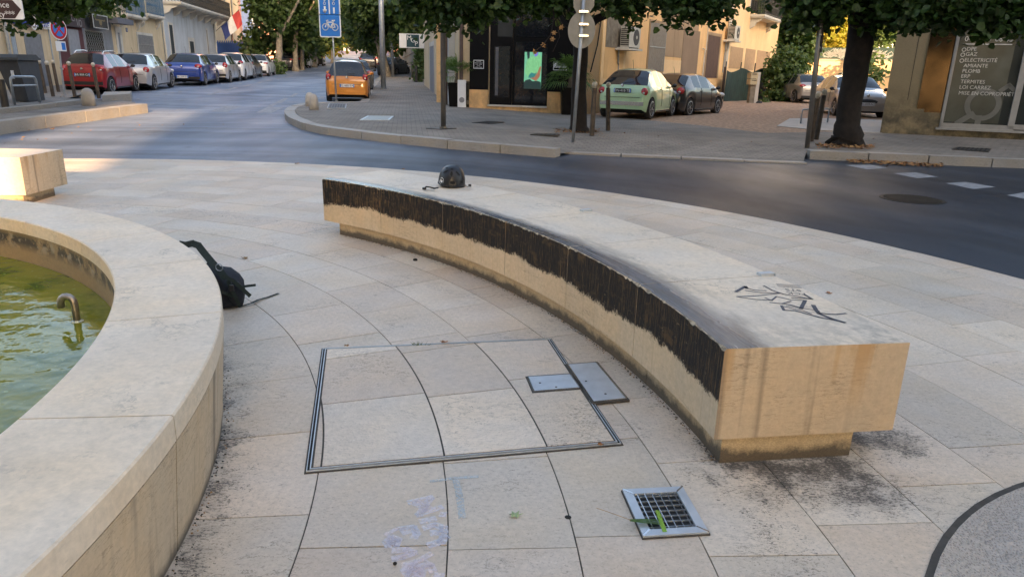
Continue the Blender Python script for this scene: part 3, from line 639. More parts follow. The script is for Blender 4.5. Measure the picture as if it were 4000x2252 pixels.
for nm, q, lb in (('small_steel_cover', [(1770, 425), (2075, 405), (2145, 505), (1815, 530)], 'small brushed steel plate let into the corner of the paved hatch'), ('large_steel_cover', [(2055, 335), (2260, 320), (2478, 583), (2240, 607)], 'long brushed steel cover plate between the hatch and the curved bench')):
    Q = [Vector(R1(*p)) for p in q]; ct = sum(Q, Vector((0, 0))) / 4; t = thing(nm.split('_', 1)[1] if 0 else 'steel_cover', lb, 'cover plate', (ct.x, ct.y, .004))
    mb = MB(); mb.prism(inset(Q, -.012), .003, .0125); part('grout_edge', mb, M['joint'], t)
    mb = MB(); mb.prism(inset(Q, .004), .005, .0165); part('plate', mb, M['steel'], t)
    mb = MB(); band(mb, Q, -.002, .002, .005, .0185); part('rim', mb, M['chrome'], t)
    for u_, v_ in ((.5, .85), (.2, .5)): p = quadpt(Q, u_, v_); mb = MB(); mb.lathe([(.006, .0165), (.006, .018)], (p.x, p.y, 0), 10); part('screw', mb, M['darkmetal'], t)
# drain grate
R4 = lambda x, y: flat(1600 + x / 2.1467, 1700 + y / 2.1467).xy
GQ = [Vector(R4(*p)) for p in [(1783, 475), (2285, 450), (2508, 835), (1957, 870)]]; ct = sum(GQ, Vector((0, 0))) / 4
t = thing('drain_grate', 'square galvanised drain grate in the paving near the bench end', 'drain grate', (ct.x, ct.y, .004))
mb = MB(); G2 = [quadpt(GQ, *q) for q in ((.14, .12), (.86, .12), (.86, .88), (.14, .88))]; z1 = .014
for i in range(4):
    j = (i + 1) % 4; mb.prism([GQ[i], GQ[j], G2[j], G2[i]], .002, z1)
part('frame', mb, M['steel'], t)
mb = MB(); band(mb, GQ, -.004, .0, .002, .007); part('grout_edge', mb, M['joint'], t)
mb = MB(); mb.prism(inset(G2, -.004), .0022, .0045); part('pit', mb, M['black'], t)
for i in range(4):
    a, b = GQ[i], G2[i]; d = (b - a).normalized(); n_ = Vector((-d.y, d.x)) * .003; mb = MB(); mb.prism([a + n_, a - n_, b - n_, b + n_], .013, .0158); part('weld', mb, M['chrome'], t)
for k in range(1, 7):
    mb = MB(); a, b = quadpt(G2, k / 6 - 1 / 12, 0), quadpt(G2, k / 6 - 1 / 12, 1); d = (b - a).normalized(); n_ = Vector((-d.y, d.x)) * .0014; mb.prism([a + n_, a - n_, b - n_, b + n_], .004, .0125); part('bar', mb, M['chrome'], t)
for k in range(1, 8):
    mb = MB(); a, b = quadpt(G2, 0, k / 7 - 1 / 14), quadpt(G2, 1, k / 7 - 1 / 14); d = (b - a).normalized(); n_ = Vector((-d.y, d.x)) * .0011; mb.prism([a + n_, a - n_, b - n_, b + n_], .0035, .0105); part('cross_bar', mb, M['galv'], t)
# torn palm leaf on the grate
F4 = lambda x, y, z: flat(1600 + x / 2.1467, 1700 + y / 2.1467, z)
t = thing('palm_leaf_piece', 'torn green palm leaf strip stuck in the drain grate', 'leaf', tuple(F4(2080, 740, .015)))
mb = MB()
for k in range(4):
    o_ = k * 9; mb.stroke([F4(1850, 703 + o_ * .4, .03), F4(1950, 700 + o_, .025), F4(2110, 705 + o_ * 1.3, .02)], .006)
mb.stroke([F4(1570, 607, .05), F4(1640, 630, .045), F4(1740, 665, .04), F4(1850, 706, .032)], .0035, mi=1); part('blade', mb, [M['palm'], M['litter']], t)
mb = MB(); a, b, c_, d = F4(2060, 632, .07), F4(2092, 632, .07), F4(2160, 805, .016), F4(2122, 808, .016); mb.add([a, b, c_, d, a + Vector((0, 0, .004)), b + Vector((0, 0, .004))], [(0, 1, 2, 3), (4, 5, 2, 3)]); part('folded_blade', mb, mat('fresh_leaf', (.10, .26, .03), .5), t)
# chalk letters on the paving
S4 = lambda *p: [flat(1000 + x / 1.447, 1250 + y / 1.447, .0035) for x, y in p]
mb = MB()
for q, wd in [(((870, 1028), (990, 1000)), .05), (((905, 1030), (965, 1060)), .06), (((985, 1005), (925, 1095)), .05), (((915, 1098), (1045, 1055)), .045), (((938, 1135), (1005, 1120)), .05), (((1050, 1096), (1062, 1097)), .05), (((955, 1170), (1010, 1155), (1060, 1170), (1062, 1190)), .05), (((1000, 1200), (1050, 1195), (1068, 1225), (1045, 1250), (985, 1268)), .055), (((735, 1208), (800, 1175), (885, 1162), (905, 1195)), .03), (((835, 1180), (850, 1200)), .05), (((890, 1170), (910, 1205), (895, 1225)), .045), (((742, 1250), (765, 1225), (800, 1240), (790, 1265), (750, 1268), (742, 1250)), .05), (((765, 1245), (790, 1250)), .07), (((780, 1300), (850, 1295), (890, 1310)), .045), (((780, 1345), (830, 1335), (895, 1312)), .045), (((835, 1380), (900, 1365), (985, 1320)), .04), (((940, 1360), (985, 1385), (1000, 1415)), .045), (((850, 1412), (885, 1390), (935, 1405), (925, 1435), (870, 1440), (850, 1412)), .06), (((880, 1415), (910, 1418)), .08), (((1018, 1442), (1045, 1445)), .05)]:
    mb.stroke(S4(*q), wd * .62)
N = NT('chalk'); o = N.obj(); c = N.mix(N.rng(N.noise(o, 4, 2), .4, .6), (.74, .76, .86), (.82, .74, .80)); k = N.rng(N.noise(o, 75, 5, .75), .36, .52); tb = N.n('ShaderNodeBsdfTransparent'); N.fin(c, .95); mx = N.n('ShaderNodeMixShader', {0: N.math('MULTIPLY', k, .5), 1: tb.outputs[0], 2: N.b.outputs[0]}); N.t.links.new(mx.outputs[0], N.out.inputs[0]); M['chalk'] = N.m
solo('chalk_letters', mb, M['chalk'], 'worn lilac chalk letters written on the paving in the foreground', 'chalk drawing')
mb = MB()
for q, wd in [(((990, 908), (1110, 893), (1250, 882)), .03), (((1130, 900), (1150, 990), (1165, 1110)), .045)]: mb.stroke(S4(*q), wd * .6)
N2 = M['chalk'].copy(); N2.name = 'blue_chalk'
for nd in N2.node_tree.nodes:
    if nd.type == 'MIX': nd.inputs[6].default_value = nd.inputs[7].default_value = (.50, .58, .62, 1)
solo('chalk_letter', mb, N2, 'faint blue chalk letter T on the paving below the hatch', 'chalk drawing')
# fallen leaves, pebbles
def leafmesh(sz, seed):
    rn = random.Random(seed); mb = MB(); n = 12; P = [(0, 0, sz * .12)]
    for k in range(n):
        a = k * 2 * math.pi / n; r = sz * (.55 if k % 2 else 1) * rn.uniform(.7, 1.1); P.append((r * math.cos(a), r * .75 * math.sin(a), sz * rn.uniform(0, .5)))
    return mb.add(P, [(0, k + 1, (k + 1) % n + 1) for k in range(n)])
for i, (x, y, h, sz, m_, lb) in enumerate([(1738, 1340, .012, .035, 'dryleaf', 'reddish brown dead leaf on the far edge of the paved hatch'), (1162, 641, 0, .05, 'dryleaf', 'brown curled leaf at the edge of the square by the road'), (2013, 2015, 0, .028, 'palegreen', 'crumpled pale green leaf on the foreground paving'), (1576, 662, 0, .04, 'litter', 'tan dead leaf on the paving edge left of the helmet'), (2345, 1738, .012, .02, 'dryleaf', 'small orange leaf stuck on the near edge of the paved hatch'), (1352, 1352, .012, .02, 'litter', 'brown leaf scraps at the far left corner of the hatch'), (3238, 1147, 0, .03, 'dryleaf', 'brown leaf on the pale paving right of the curved bench'), (956, 1010, 0, .04, 'litter', 'dark twiggy leaf on the paving beyond the backpack'), (205, 506, -.018, .07, 'litter', 'yellow leaf lying on the road near the left kerb')]):
    m__ = M.get(m_) or C('palegreen', (.30, .38, .20)); p = at(x, y, h); mb = leafmesh(sz, i); mb.v = [(a + p.x, b + p.y, c_ + p.z + .002) for a, b, c_ in mb.v]
    solo('fallen_leaf', mb, m__, lb, 'leaf', base=tuple(p))
for i, (x, y, lb) in enumerate([(1622, 1018, 'small black pebble at the foot of the curved bench'), (2219, 2018, 'flat black gum spot on the paving left of the drain grate'), (1543, 2207, 'tiny dark seed on the paving at the bottom edge')]):
    p = flat(x, y); mb = MB(); mb.ball((p.x, p.y, .008 if i != 1 else .0), (.02, .016, .014) if i == 0 else (.013, .013, .003) if i == 1 else (.007, .006, .006), 9); solo(('pebble', 'gum_spot', 'seed')[i], mb, M['black'], lb, ('pebble', 'gum', 'seed')[i], base=(p.x, p.y, 0))
mb = MB(); rn = random.Random(4)
for k in range(26):
    p = flat(rn.uniform(1610, 1680), 1347 + rn.uniform(-2, 2), .01); d = Vector((rn.uniform(-.02, .02), rn.uniform(-.01, .01), rn.uniform(.01, .03))); mb.add([p, p + Vector((.003, 0, 0)), p + d], [(0, 1, 2)])
solo('weed', mb, M['leafivy'], 'tiny green weed growing in the far joint of the hatch', 'weed')
# rubble and dirt along the foot of the fountain and bench
mb = MB(); rn = random.Random(6)
for k in range(900):
    if k % 2: a_ = rn.uniform(-20, 60); r_ = CO - .035 + abs(rn.gauss(0, .018)); p = pol(r_, a_, 0, FC)
    else: a_ = rn.uniform(9, 55); r_ = BI + .04 - abs(rn.gauss(0, .012)); p = pol(r_, a_)
    s_ = rn.uniform(.002, .005); mb.ball((p.x, p.y, .002), (s_, s_, s_ * .7), 4, mi=0 if rn.random() < .75 else 1)
o_ = struct('grit', mb, [M['joint'], M['litter']]); o_['kind'] = 'stuff'; tag(o_, 'dark grit and crumbs along the foot of fountain and bench', 'grit')
#@@BUILDINGS
M['cream'] = m_plaster('cream_render', (.58, .47, .31), .35); M['yellow'] = m_plaster('apricot_render', (.80, .50, .23), .25, .4); M['yellow2'] = m_plaster('pale_apricot_render', (.84, .58, .31), .2)
M['bluewhite'] = m_plaster('bluish_white_render', (.46, .50, .54), .5); M['beige'] = m_plaster('beige_render', (.34, .275, .17), .3, .9); M['pink'] = m_plaster('pink_render', (.62, .34, .26), .1)
M['brownpatch'] = m_plaster('bare_brown_render', (.36, .25, .15), .6); M['darkred'] = C('dark_red_paint', (.07, .012, .02)); M['shutgrey'] = C('grey_blue_shutter', (.20, .22, .25), dirt=.3)
M['stonewhite'] = m_plaster('white_stone_trim', (.55, .53, .48), .5); M['tile'] = m_brickpave('blue_tile', (.30, .36, .42), (.36, .42, .47), bw=.12, rh=.12); M['blackpaint'] = C('black_shopfront_paint', (.005, .005, .006), rough=.5, spec=.12)
M['blockwall'] = m_plaster('grey_beige_blocks', (.40, .36, .29), .4); M['bluefence'] = C('bright_blue_metal', (.02, .08, .30)); M['whitewall'] = m_plaster('white_painted_render', (.52, .54, .55), .45)
def slats(mb, fr, a0, a1, z0, z1, o, pitch=.07, mi=0):
    n = max(1, int((z1 - z0) / pitch))
    for k in range(n): z = lerp(z0, z1, k / n); mb.box((a0, o, z), (a1, o + .015, z + (z1 - z0) / n * .72), mi, fr)
def opening(t, fr, q, frame='stonewhite', inner='glass', fw=.1, name='window', kind='pane', z0=None, proud=.03):
    a, za = fr.px(q[0], q[1]); b, zb = fr.px(q[2], q[3]); lo, hi = min(a, b), max(a, b); zl, zh = min(za, zb), max(za, zb)
    if z0 is not None: zl = z0
    mb = MB(); mb.box((lo - fw, .003, zl - (fw if name == 'window' else 0)), (lo, proud, zh + fw), 0, fr); mb.box((hi, .003, zl - (fw if name == 'window' else 0)), (hi + fw, proud, zh + fw), 0, fr); mb.box((lo, .003, zh), (hi, proud, zh + fw), 0, fr)
    if name == 'window': mb.box((lo, .003, zl - fw), (hi, proud + .03, zl), 0, fr)
    w_ = part(name, mb, M[frame], t); mb = MB(); mb.box((lo, .002, zl), (hi, .012, zh), 0, fr)
    if kind == 'shutter': slats(mb, fr, lo + .02, hi - .02, zl, zh, .012)
    if kind == 'bars':
        n = max(3, int((hi - lo) / .12))
        for k in range(n + 1): x = lerp(lo, hi, k / n); mb.box((x - .012, .05, zl), (x + .012, .07, zh), 1, fr)
        mb.box((lo, .045, lerp(zl, zh, .5)), (hi, .075, lerp(zl, zh, .5) + .03), 1, fr)
    if kind == 'bars': mm = [M[inner], M['galv']]
    else: mm = M[inner]
    part(kind if kind != 'bars' else 'window_bars', mb, mm, w_); return lo, hi, zl, zh
def building(label, fr, s0, s1, h, wall, depth=8, cat='building', base=None, name='building', side=None):
    A = fr(lerp(s0, s1, .5), 0, 0); zb = TZ(A.x, A.y); t = thing(name, label, cat, (A.x, A.y, zb)); mb = MB()
    sd = side or (fr.n * -1); q = [fr(s0, 0, 0), fr(s1, 0, 0)]; q += [q[1] - fr.n * depth, q[0] + sd * depth]
    mb.prism([(p.x, p.y) for p in q], zb - .4, zb + h); part('wall', mb, M[wall], t)
    mb = MB(); mb.prism([(p.x, p.y) for p in [q[0] + fr.n * .3, q[1] + fr.n * .3, q[2], q[3]]], zb + h, zb + h + .25); part('roof', mb, C('terracotta_roof', (.35, .14, .08)), t)
    return t
def balcony(t, fr, a0, a1, z, d=.7, rail='darkmetal', hh=1.0, corb=2, solid=True):
    mb = MB(); mb.box((a0, .003, z - .12), (a1, d, z), 0, fr); mb.box((a0 + .04, .003, z - .18), (a1 - .04, d - .06, z - .122), 0, fr); s_ = part('balcony', mb, M['stonewhite'], t)
    for k in range(corb):
        x = lerp(a0 + .25, a1 - .25, k / max(1, corb - 1)); mb = MB(); mb.prism([(0.003, -.18), (d * .8, -.18), (d * .72, -.3), (d * .4, -.42), (d * .3, -.6), (.003, -.75)], x - .09, x + .09, fr=lambda p, q, r: fr(r, p, z + q)); part('corbel', mb, M['stonewhite'], s_)
    mb = MB(); mb.box((a0 + .03, d - .06, z + hh - .05), (a1 - .03, d - .02, z + hh), 0, fr); mb.box((a0 + .03, d - .06, z + .05), (a1 - .03, d - .02, z + .09), 0, fr)
    n = int((a1 - a0) / .11)
    for k in range(n + 1): x = lerp(a0 + .04, a1 - .04, k / n); mb.box((x - .01, d - .05, z), (x + .01, d - .03, z + hh), 0, fr)
    for k in range(6):
        for x in (a0 + .04, a1 - .04): mb.box((x - .01, d * k / 6, z), (x + .01, d * k / 6 + .02, z + hh), 0, fr)
    if solid:
        for k in range(int((a1 - a0) / .22)): x = a0 + .15 + k * .22; mb.lathe([(.07, -.01), (.07, .01)], (x, d - .04, z + .5), 8, axis='Y', fr=fr); mb.lathe([(.04, -.01), (.04, .01)], (x, d - .04, z + .75), 8, axis='Y', fr=fr)
    part('railing', mb, M[rail], s_)
LF = Fr(at(247, 330, SZ), U, V)
X1 = lambda x, y: (x / 2.589, y / 2.589); X2 = lambda x, y: (600 + x / 2.589, y / 2.589); X3 = lambda x, y: (1150 + x / 2.589, y / 2.589); X4 = lambda x, y: (1750 + x / 2.589, y / 2.589); X5 = lambda x, y: (2300 + x / 2.589, y / 2.589); X6 = lambda x, y: (2800 + x / 3.02, y / 3.02); X7 = lambda x, y: (3350 + x / 2.071, y / 2.071)
def q2(X, a, b, c, d): return (*X(a, b), *X(c, d))
ss = lambda F, X, x, y=300: F.px(*X(x, y))[0]
gz = lambda F, s: TZ(*F(s, 0, 0).xy) + SZ
# -- tiled insurance office
s0, s1 = ss(LF, X1, -900), ss(LF, X1, 560); t = building('shop with blue glazed tile front, grey roller shutter and blue sign', LF, s0, s1, 7.5, 'cream')
mb = MB(); LF.rect(mb, *X1(88, 275), *X1(225, 830), .003, .03); LF.rect(mb, *X1(480, 290), *X1(556, 720), .003, .03); part('tile_panel', mb, M['tile'], t)
opening(t, LF, q2(X1, 240, 350, 478, 850), 'shutgrey', 'shutgrey', .06, 'roller_shutter', 'shutter', z0=gz(LF, s1) - .1)
mb = MB(); a, z0, z1, lo, hi = LF.rect(mb, *X1(105, 180), *X1(535, 285), .02, .16); sg = part('sign_board', mb, C('royal_blue', (.01, .04, .30)), t)
mb = MB(); s_, z_ = LF.px(*X1(395, 262)); mb.text('mutuel', .34, lambda x, y: LF(s_ + x, .165, z_ - .12 + y)); c_, zc = LF.px(*X1(292, 232)); 
for k in range(16): a0, a1 = k / 16 * 6.283, (k + 1) / 16 * 6.283; mb.add([LF(c_ + r_ * math.cos(q), .166, zc + r_ * math.sin(q)) for r_, q in ((.26, a0), (.26, a1), (.20, a1), (.20, a0))], [(0, 1, 2, 3)])
mb.add([LF(c_ + x, .166, zc + z) for x, z in ((-.15, .08), (.15, .08), (.08, -.12), (-.08, -.12))], [(0, 1, 2, 3)]); part('sign_lettering', mb, M['white'], sg)
mb = MB(); mb.tube([LF(*(ss(LF, X1, 25), .1, z)) for z in (-.3, 7)], .06); part('drainpipe', mb, M['galv'], t)
# -- dark red shop
s0, s1 = ss(LF, X1, 560), ss(LF, X1, 830); t = building('narrow dark red shopfront with a grey cloth blind and faded sign', LF, s0, s1, 7, 'darkred')
mb = MB(); LF.rect(mb, *X1(668, 292), *X1(815, 560), .003, .05); part('shop_blind', mb, C('grey_cloth', (.24, .26, .30), dirt=.4), t)
mb = MB(); LF.rect(mb, *X1(568, 155), *X1(815, 285), .02, .2); sg = part('sign_board', mb, C('plum_board', (.035, .022, .03)), t)
mb = MB()
for tx, x, y in (('CH', 700, 215), ('VO', 755, 270)): s_, z_ = LF.px(*X1(x, y)); mb.text(tx, .3, lambda x, y: LF(s_ + x, .206, z_ + y))
part('sign_lettering', mb, C('dull_silver', (.25, .25, .26)), sg)
mb = MB(); a, z0, z1, lo, hi = LF.rect(mb, *X1(360, 105), *X1(680, 160), .3, .5); part('awning', mb, C('faded_cream_cloth', (.42, .36, .22)), t)
# -- butcher
s0, s1 = ss(LF, X1, 830), ss(LF, X1, 1125); t = building('butcher shop with lattice grille window and grey awning', LF, s0, s1, 6.8, 'shutgrey')
lo, hi, zl, zh = opening(t, LF, q2(X1, 852, 312, 1062, 560), 'galv', 'glass', .05, 'window', 'pane')
mb = MB(); n = 9
for k in range(-n, n * 2):
    for sgn in (1, -1):
        a0 = lo + (hi - lo) * k / n; p0 = (a0, zl); p1 = (a0 + sgn * (zh - zl), zh)
        t0, t1 = 0, 1
        dx = p1[0] - p0[0]; ts = sorted([(lo - p0[0]) / dx, (hi - p0[0]) / dx]); t0, t1 = max(0, ts[0]), min(1, ts[1])
        if t1 - t0 > .02: mb.stroke([LF(p0[0] + dx * t0, .06, lerp(zl, zh, t0)), LF(p0[0] + dx * t1, .06, lerp(zl, zh, t1))], .02, up=LF.n)
part('lattice_grille', mb, M['galv'], t)
mb = MB(); a, z0, z1, lo, hi = LF.rect(mb, *X1(830, 135), *X1(1008, 300), .25, .40); sg = part('hanging_sign', mb, [C('black_sign', (.012, .014, .014))], t)
mb = MB(); W_, H_ = hi - lo, z1 - z0
for x0_, x1_, y0_, y1_ in ((lo, lo + .05, z0, z1), (hi - .05, hi, z0, z1), (lo, hi, z0, z0 + .04), (lo, hi, z1 - .04, z1)): mb.box((x0_, .395, y0_), (x1_, .42, y1_), 0, LF)
part('frame', mb, M['steel'], sg)
mb = MB(); mb.text('L\'ARTISAN', H_ * .1, lambda x, y: LF(a + x, .405, z0 + H_ * .83 + y)); mb.text('BOUCHER', H_ * .1, lambda x, y: LF(a + x, .405, z0 + H_ * .08 + y))
pts = [(-.34, .74), (-.42, .6), (-.3, .55), (-.13, .58), (-.11, .4), (-.07, .25), (.07, .25), (.11, .4), (.13, .58), (.3, .55), (.42, .6), (.34, .74), (.33, .64), (.15, .66), (-.15, .66), (-.33, .64)]
mb.add([LF(a + x * W_ * .8, .405, z0 + y * H_) for x, y in pts], [tuple(range(16))]); part('sign_picture', mb, C('dull_gold', (.16, .12, .05)), sg)
mb = MB(); a, z0, z1, lo, hi = LF.rect(mb, *X1(1015, 170), *X1(1195, 255), .2, .75); part('awning', mb, C('slate_awning', (.09, .10, .13)), t)
# greenery on the ledge above the shops comes with the plants below
# -- cream house
s0, s1 = ss(LF, X1, 1125), ss(LF, X1, 1635); t = building('cream rendered house with blue iron balconies and barred ground floor window', LF, s0, s1, 9, 'cream')
opening(t, LF, q2(X1, 1182, 330, 1238, 585), 'stonewhite', 'shutgrey', .28, 'door', 'door_leaf', z0=gz(LF, s0))
opening(t, LF, q2(X1, 1385, 350, 1555, 560), 'stonewhite', 'shutgrey', .14, 'window', 'bars')
for x0_, x1_ in ((1180, 1380), (1400, 1578)):
    a0, z_ = LF.px(*X1(x0_, 118)); a1, _ = LF.px(*X1(x1_, 155)); z_ = LF.px(*X1((x0_ + x1_) / 2, 150))[1]; balcony(t, LF, a0, a1, z_, .5, 'bluefence' if 0 else 'blueiron', 1.0) if 'blueiron' in M else (M.__setitem__('blueiron', C('weathered_blue_iron', (.06, .13, .22), dirt=.4)), balcony(t, LF, a0, a1, z_, .5, 'blueiron', 1.0))
mb = MB(); s_, z_ = LF.px(*X1(1215, 302)); mb.box((s_ - .12, .31, z_ - .1), (s_ + .12, .33, z_ + .1), 0, LF); pl = part('house_number_plate', mb, C('enamel_blue', (.02, .04, .15)), t); mb = MB(); mb.text('52', .13, lambda x, y: LF(s_ + x, .333, z_ - .06 + y)); part('number', mb, M['white'], pl)
mb = MB(); s_ = ss(LF, X1, 1640); mb.tube([LF(s_, .08, z) for z in (.1, 9)], .06); part('drainpipe', mb, M['stonewhite'], t)
# -- bluish house with the long balcony
s0, s1 = ss(LF, X1, 1650), ss(LF, X2, 612); t = building('pale bluish house with a long stone balcony on scrolled corbels', LF, s0, s1, 10, 'bluewhite')
opening(t, LF, q2(X2, 150, 250, 222, 600), 'stonewhite', 'shutgrey' if 0 else 'darkshut', .12, 'window', 'shutter') if 'darkshut' in M else (M.__setitem__('darkshut', C('dark_green_shutter', (.035, .045, .05))), opening(t, LF, q2(X2, 150, 250, 222, 600), 'stonewhite', 'darkshut', .14, 'window', 'shutter'))
opening(t, LF, q2(X2, 360, 418, 415, 560), 'stonewhite', 'darkshut', .25, 'window', 'shutter'); opening(t, LF, q2(X2, 530, 305, 565, 600), 'stonewhite', 'darkshut', .12, 'door', 'door_leaf')
a0 = ss(LF, X2, 95, 100); a1 = LF.px(*X2(640, 150))[0]; z_ = LF.px(*X2(400, 100))[1]; balcony(t, LF, a0, a1, z_, 1.1, 'darkmetal', 1.05, 8)
mb = MB(); s_ = ss(LF, X2, 605); mb.tube([LF(s_, .1, z) for z in (.1, 9)], .06); part('drainpipe', mb, M['stonewhite'], t)
# -- residence, fence, pink block
s0, s1 = LF.px(*X2(640, 400))[0], LF.px(*X2(880, 400))[0]; RS = Fr(LF(0, -2.5, 0), U, V); s0, s1 = RS.px(*X2(600, 400))[0], RS.px(*X2(885, 400))[0]
t = building('modern cream residence block with vertical lettering and a navy end panel', RS, s0, s1, 16, 'cream', 14)
mb = MB(); RS.rect(mb, *X2(752, -300), *X2(800, 290), .003, .1); RS.rect(mb, *X2(775, 290), *X2(800, 430), .003, .1); part('window_strip', mb, M['glass'], t)
mb = MB(); s_, z_ = RS.px(*X2(727, 105)); mb.text('RESIDENCE', 1.05, lambda x, y: RS(s_ - y * 1.0, .05, z_ + x), align='LEFT'); part('lettering', mb, C('navy_letters', (.03, .05, .12)), t)
mb = MB(); a, z0, z1, lo, hi = RS.rect(mb, *X2(850, -300), *X2(932, 425), .003, 1.2); bp_ = part('end_panel', mb, C('navy_panel', (.025, .06, .17)), t)
mb = MB(); RS.rect(mb, *X2(876, 105), *X2(912, 275), 1.203, 1.23); part('poster', mb, C('pale_poster', (.5, .55, .58), amt=.4, sc=2), bp_)
mb = MB(); RS.rect(mb, *X2(780, 445), *X2(875, 520), .003, .3); part('entrance', mb, M['glass'], t)
FF = Fr(LF(0, .0, 0), U, V); s0, s1 = FF.px(*X2(640, 540))[0], FF.px(*X2(1140, 540))[0]; g = gz(FF, (s0 + s1) / 2); t = thing('fence', 'bright blue metal slat fence along the far left side of the street', 'fence', tuple(FF((s0 + s1) / 2, 0, g))); mb = MB(); n = 90
for k in range(n): a = lerp(s0, s1, k / n); zb = gz(FF, a); mb.box((a, 0, zb), (a + (s1 - s0) / n * .7, .04, zb + 2.0 + .1 * (k % 3)), 0, FF)
part('slats', mb, M['bluefence'], t)
mb = MB()
for zz in (.4, 1.6): mb.box((s0, -.06, g + zz), (s1, -.02, g + zz + .08), 0, FF)
part('rails', mb, M['darkmetal'], t)
pf = Fr(pd(940, 200, 95), V * 1.0, -U); t = thing('building', 'pink apartment block catching the sun above the street trees', 'building', tuple(pf(0, 0, 1))); a0 = pf.px(912, 100)[0]; a1 = pf.px(1090, 100)[0]; mb = MB(); mb.box((a0, -8, -1), (a1, 0, 22), 0, pf); part('wall', mb, M['pink'], t)
for x, y in ((1000, 12), (1000, -80)): opening(t, pf, (x, y, x + 22, y + 28), 'yellow2', 'glass', .25, 'window', 'pane')
# French flag on the bluish house
fs_, fz = LF.px(*X2(620, 320)); t = thing('flag', 'French tricolour flag hanging from a slanted pole on the bluish house', 'flag', tuple(LF(fs_, .1, fz))); mb = MB(); p0 = LF(fs_, .05, fz); p1 = pd(*X2(722, 232), p0.y + .3); p1 = p0 + (p1 - p0).normalized() * 2.6; mb.tube([p0, p1], .02, 6); part('pole', mb, M['darkmetal'], t)
dr = Vector((.12, 0, -1)).normalized()
for k, (cl, nm) in enumerate((((.03, .05, .20), 'blue_band'), ((.62, .62, .62), 'white_band'), ((.50, .05, .05), 'red_band'))):
    mb = MB(); P = []
    for i in range(4):
        for j in range(4): u_ = (k + i / 3) / 3; b_ = p0.lerp(p1, .22 + u_ * .75); P.append(b_ + Vector((.25 * j / 3, .12 * math.sin(u_ * 7 + j), -1.05 * j / 3)))
    mb.add(P, [(i * 4 + j, i * 4 + 4 + j, i * 4 + 5 + j, i * 4 + 1 + j) for i in range(3) for j in range(3)]); part(nm, mb, C('flag_' + nm, cl), t, smooth=True)
# -- right side of the street: white shops, ivy, block wall
RF = Fr(at(1752, 408, SZ), U, -V); RF.dir = -1
s1 = ss(RF, X3, 1440, 600); t = building('white painted shopfronts going down the street behind the tall lamp post', RF, .0, s1, 6, 'whitewall', 4.2)
for a, b in ((.35, 2.4), (3.2, 5.2)):
    g = gz(RF, a); mb = MB(); mb.box((a, .003, g), (b, .05, g + 2.6), 0, RF); sh = part('shutter', mb, C('white_shutter', (.42, .46, .52)), t); mb = MB(); slats(mb, RF, a + .05, b - .05, g + .1, g + 2.5, .05, .1); part('slats', mb, C('white_shutter_slats', (.5, .54, .6)), sh)
mb = MB(); mb.tube([RF(-.15, .1, z) for z in (.1, 4.4)], .06); part('drainpipe', mb, C('brown_pipe', (.09, .06, .05)), t)
mb = MB(); mb.box((-.1, .02, 3.75), (5.0, .14, 4.25), 0, RF); sg = part('fascia_sign', mb, C('navy_fascia', (.02, .035, .08)), t); mb = MB(); mb.text('Bio Beauté', .32, lambda x, y: RF(2.6 - x, .146, 3.88 + y)); part('lettering', mb, M['white'], sg)
s2 = ss(RF, X3, 1312, 600); t = building('cream shop with open door frame beside the ivy', RF, s1 + .02, s2, 4.6, 'cream'); opening(t, RF, q2(X3, 1415, 460, 1375, 880), 'stonewhite', 'shutgrey', .2, 'door', 'door_leaf', z0=gz(RF, s1))
mb = MB(); g = gz(RF, s2); bs = Fr(RF(s2 - .5, 0, 0), -V, -U); ct = RF(s2 - .5, .65, 0); zc = pd(*X3(1280, 418), ct.y).z
t = thing('hanging_sign', 'small white projecting sign with a dark teal square above the pavement', 'sign', (ct.x, ct.y, zc)); bs = Fr(ct, V, -U); mb = MB(); mb.box((-.75, -.06, zc - .38), (.75, .06, zc + .38), 0, bs); part('sign_box', mb, M['white'], t)
mb = MB(); mb.box((-.35, .062, zc - .33), (.35, .07, zc + .33), 0, bs); sq = part('logo_square', mb, C('dark_teal', (.015, .06, .08)), t); mb = MB()
for tx, x, y in (('M', -.2, .05), ('G', 0, -.08), ('P', .2, -.25)): mb.text(tx, .24, lambda a, b: bs(x + a, .075, zc + y + b))
part('letters', mb, M['white'], sq); mb = MB(); mb.tube([bs(.75, 0, zc + .2), bs(.95, 0, zc + .2)], .03); part('bracket', mb, M['darkmetal'], t)
s3 = ss(RF, X3, 1235, 600); s4 = ss(RF, X3, 1095, 600)
t = building('grey beige block wall building with dark cladding on the upper storey', RF, s3, s4, 3.6, 'blockwall'); mb = MB(); g = gz(RF, (s3 + s4) / 2); mb.box((s3 + .3, -.6, g + 3.5), (s4 - 2, .12, g + 7), 0, RF); part('cladding', mb, C('dark_cladding', (.05, .045, .045)), t)
mb = MB()
for k in range(5): mb.box((s3, .003, g + .5 + k * .7), (s4, .03, g + .53 + k * .7), 0, RF)
part('course_lines', mb, M['darkmetal'], t)
t = building('tall old ochre building far down the right side of the street', RF, s4 + .5, s4 + 40, 9, 'brownpatch')
# far end of the street
ef = Fr(pd(1380, 200, 165), V, -U); t = thing('building', 'brick and stone shop row closing the far end of the street', 'building', tuple(ef(0, 0, 4.3))); a0, a1 = ef.px(1280, 200)[0], ef.px(1480, 200)[0]
mb = MB(); mb.box((a0 - 6, -6, 3), (a1 + 6, 0, 16), 0, ef); part('wall', mb, m_plaster('brick_red_render', (.36, .17, .13), .3), t); k = 0
for x in range(1315, 1450, 17): opening(t, ef, (x, 168, x + 10, 202), 'stonewhite', 'glass', .35, 'window', 'pane', z0=4.4)
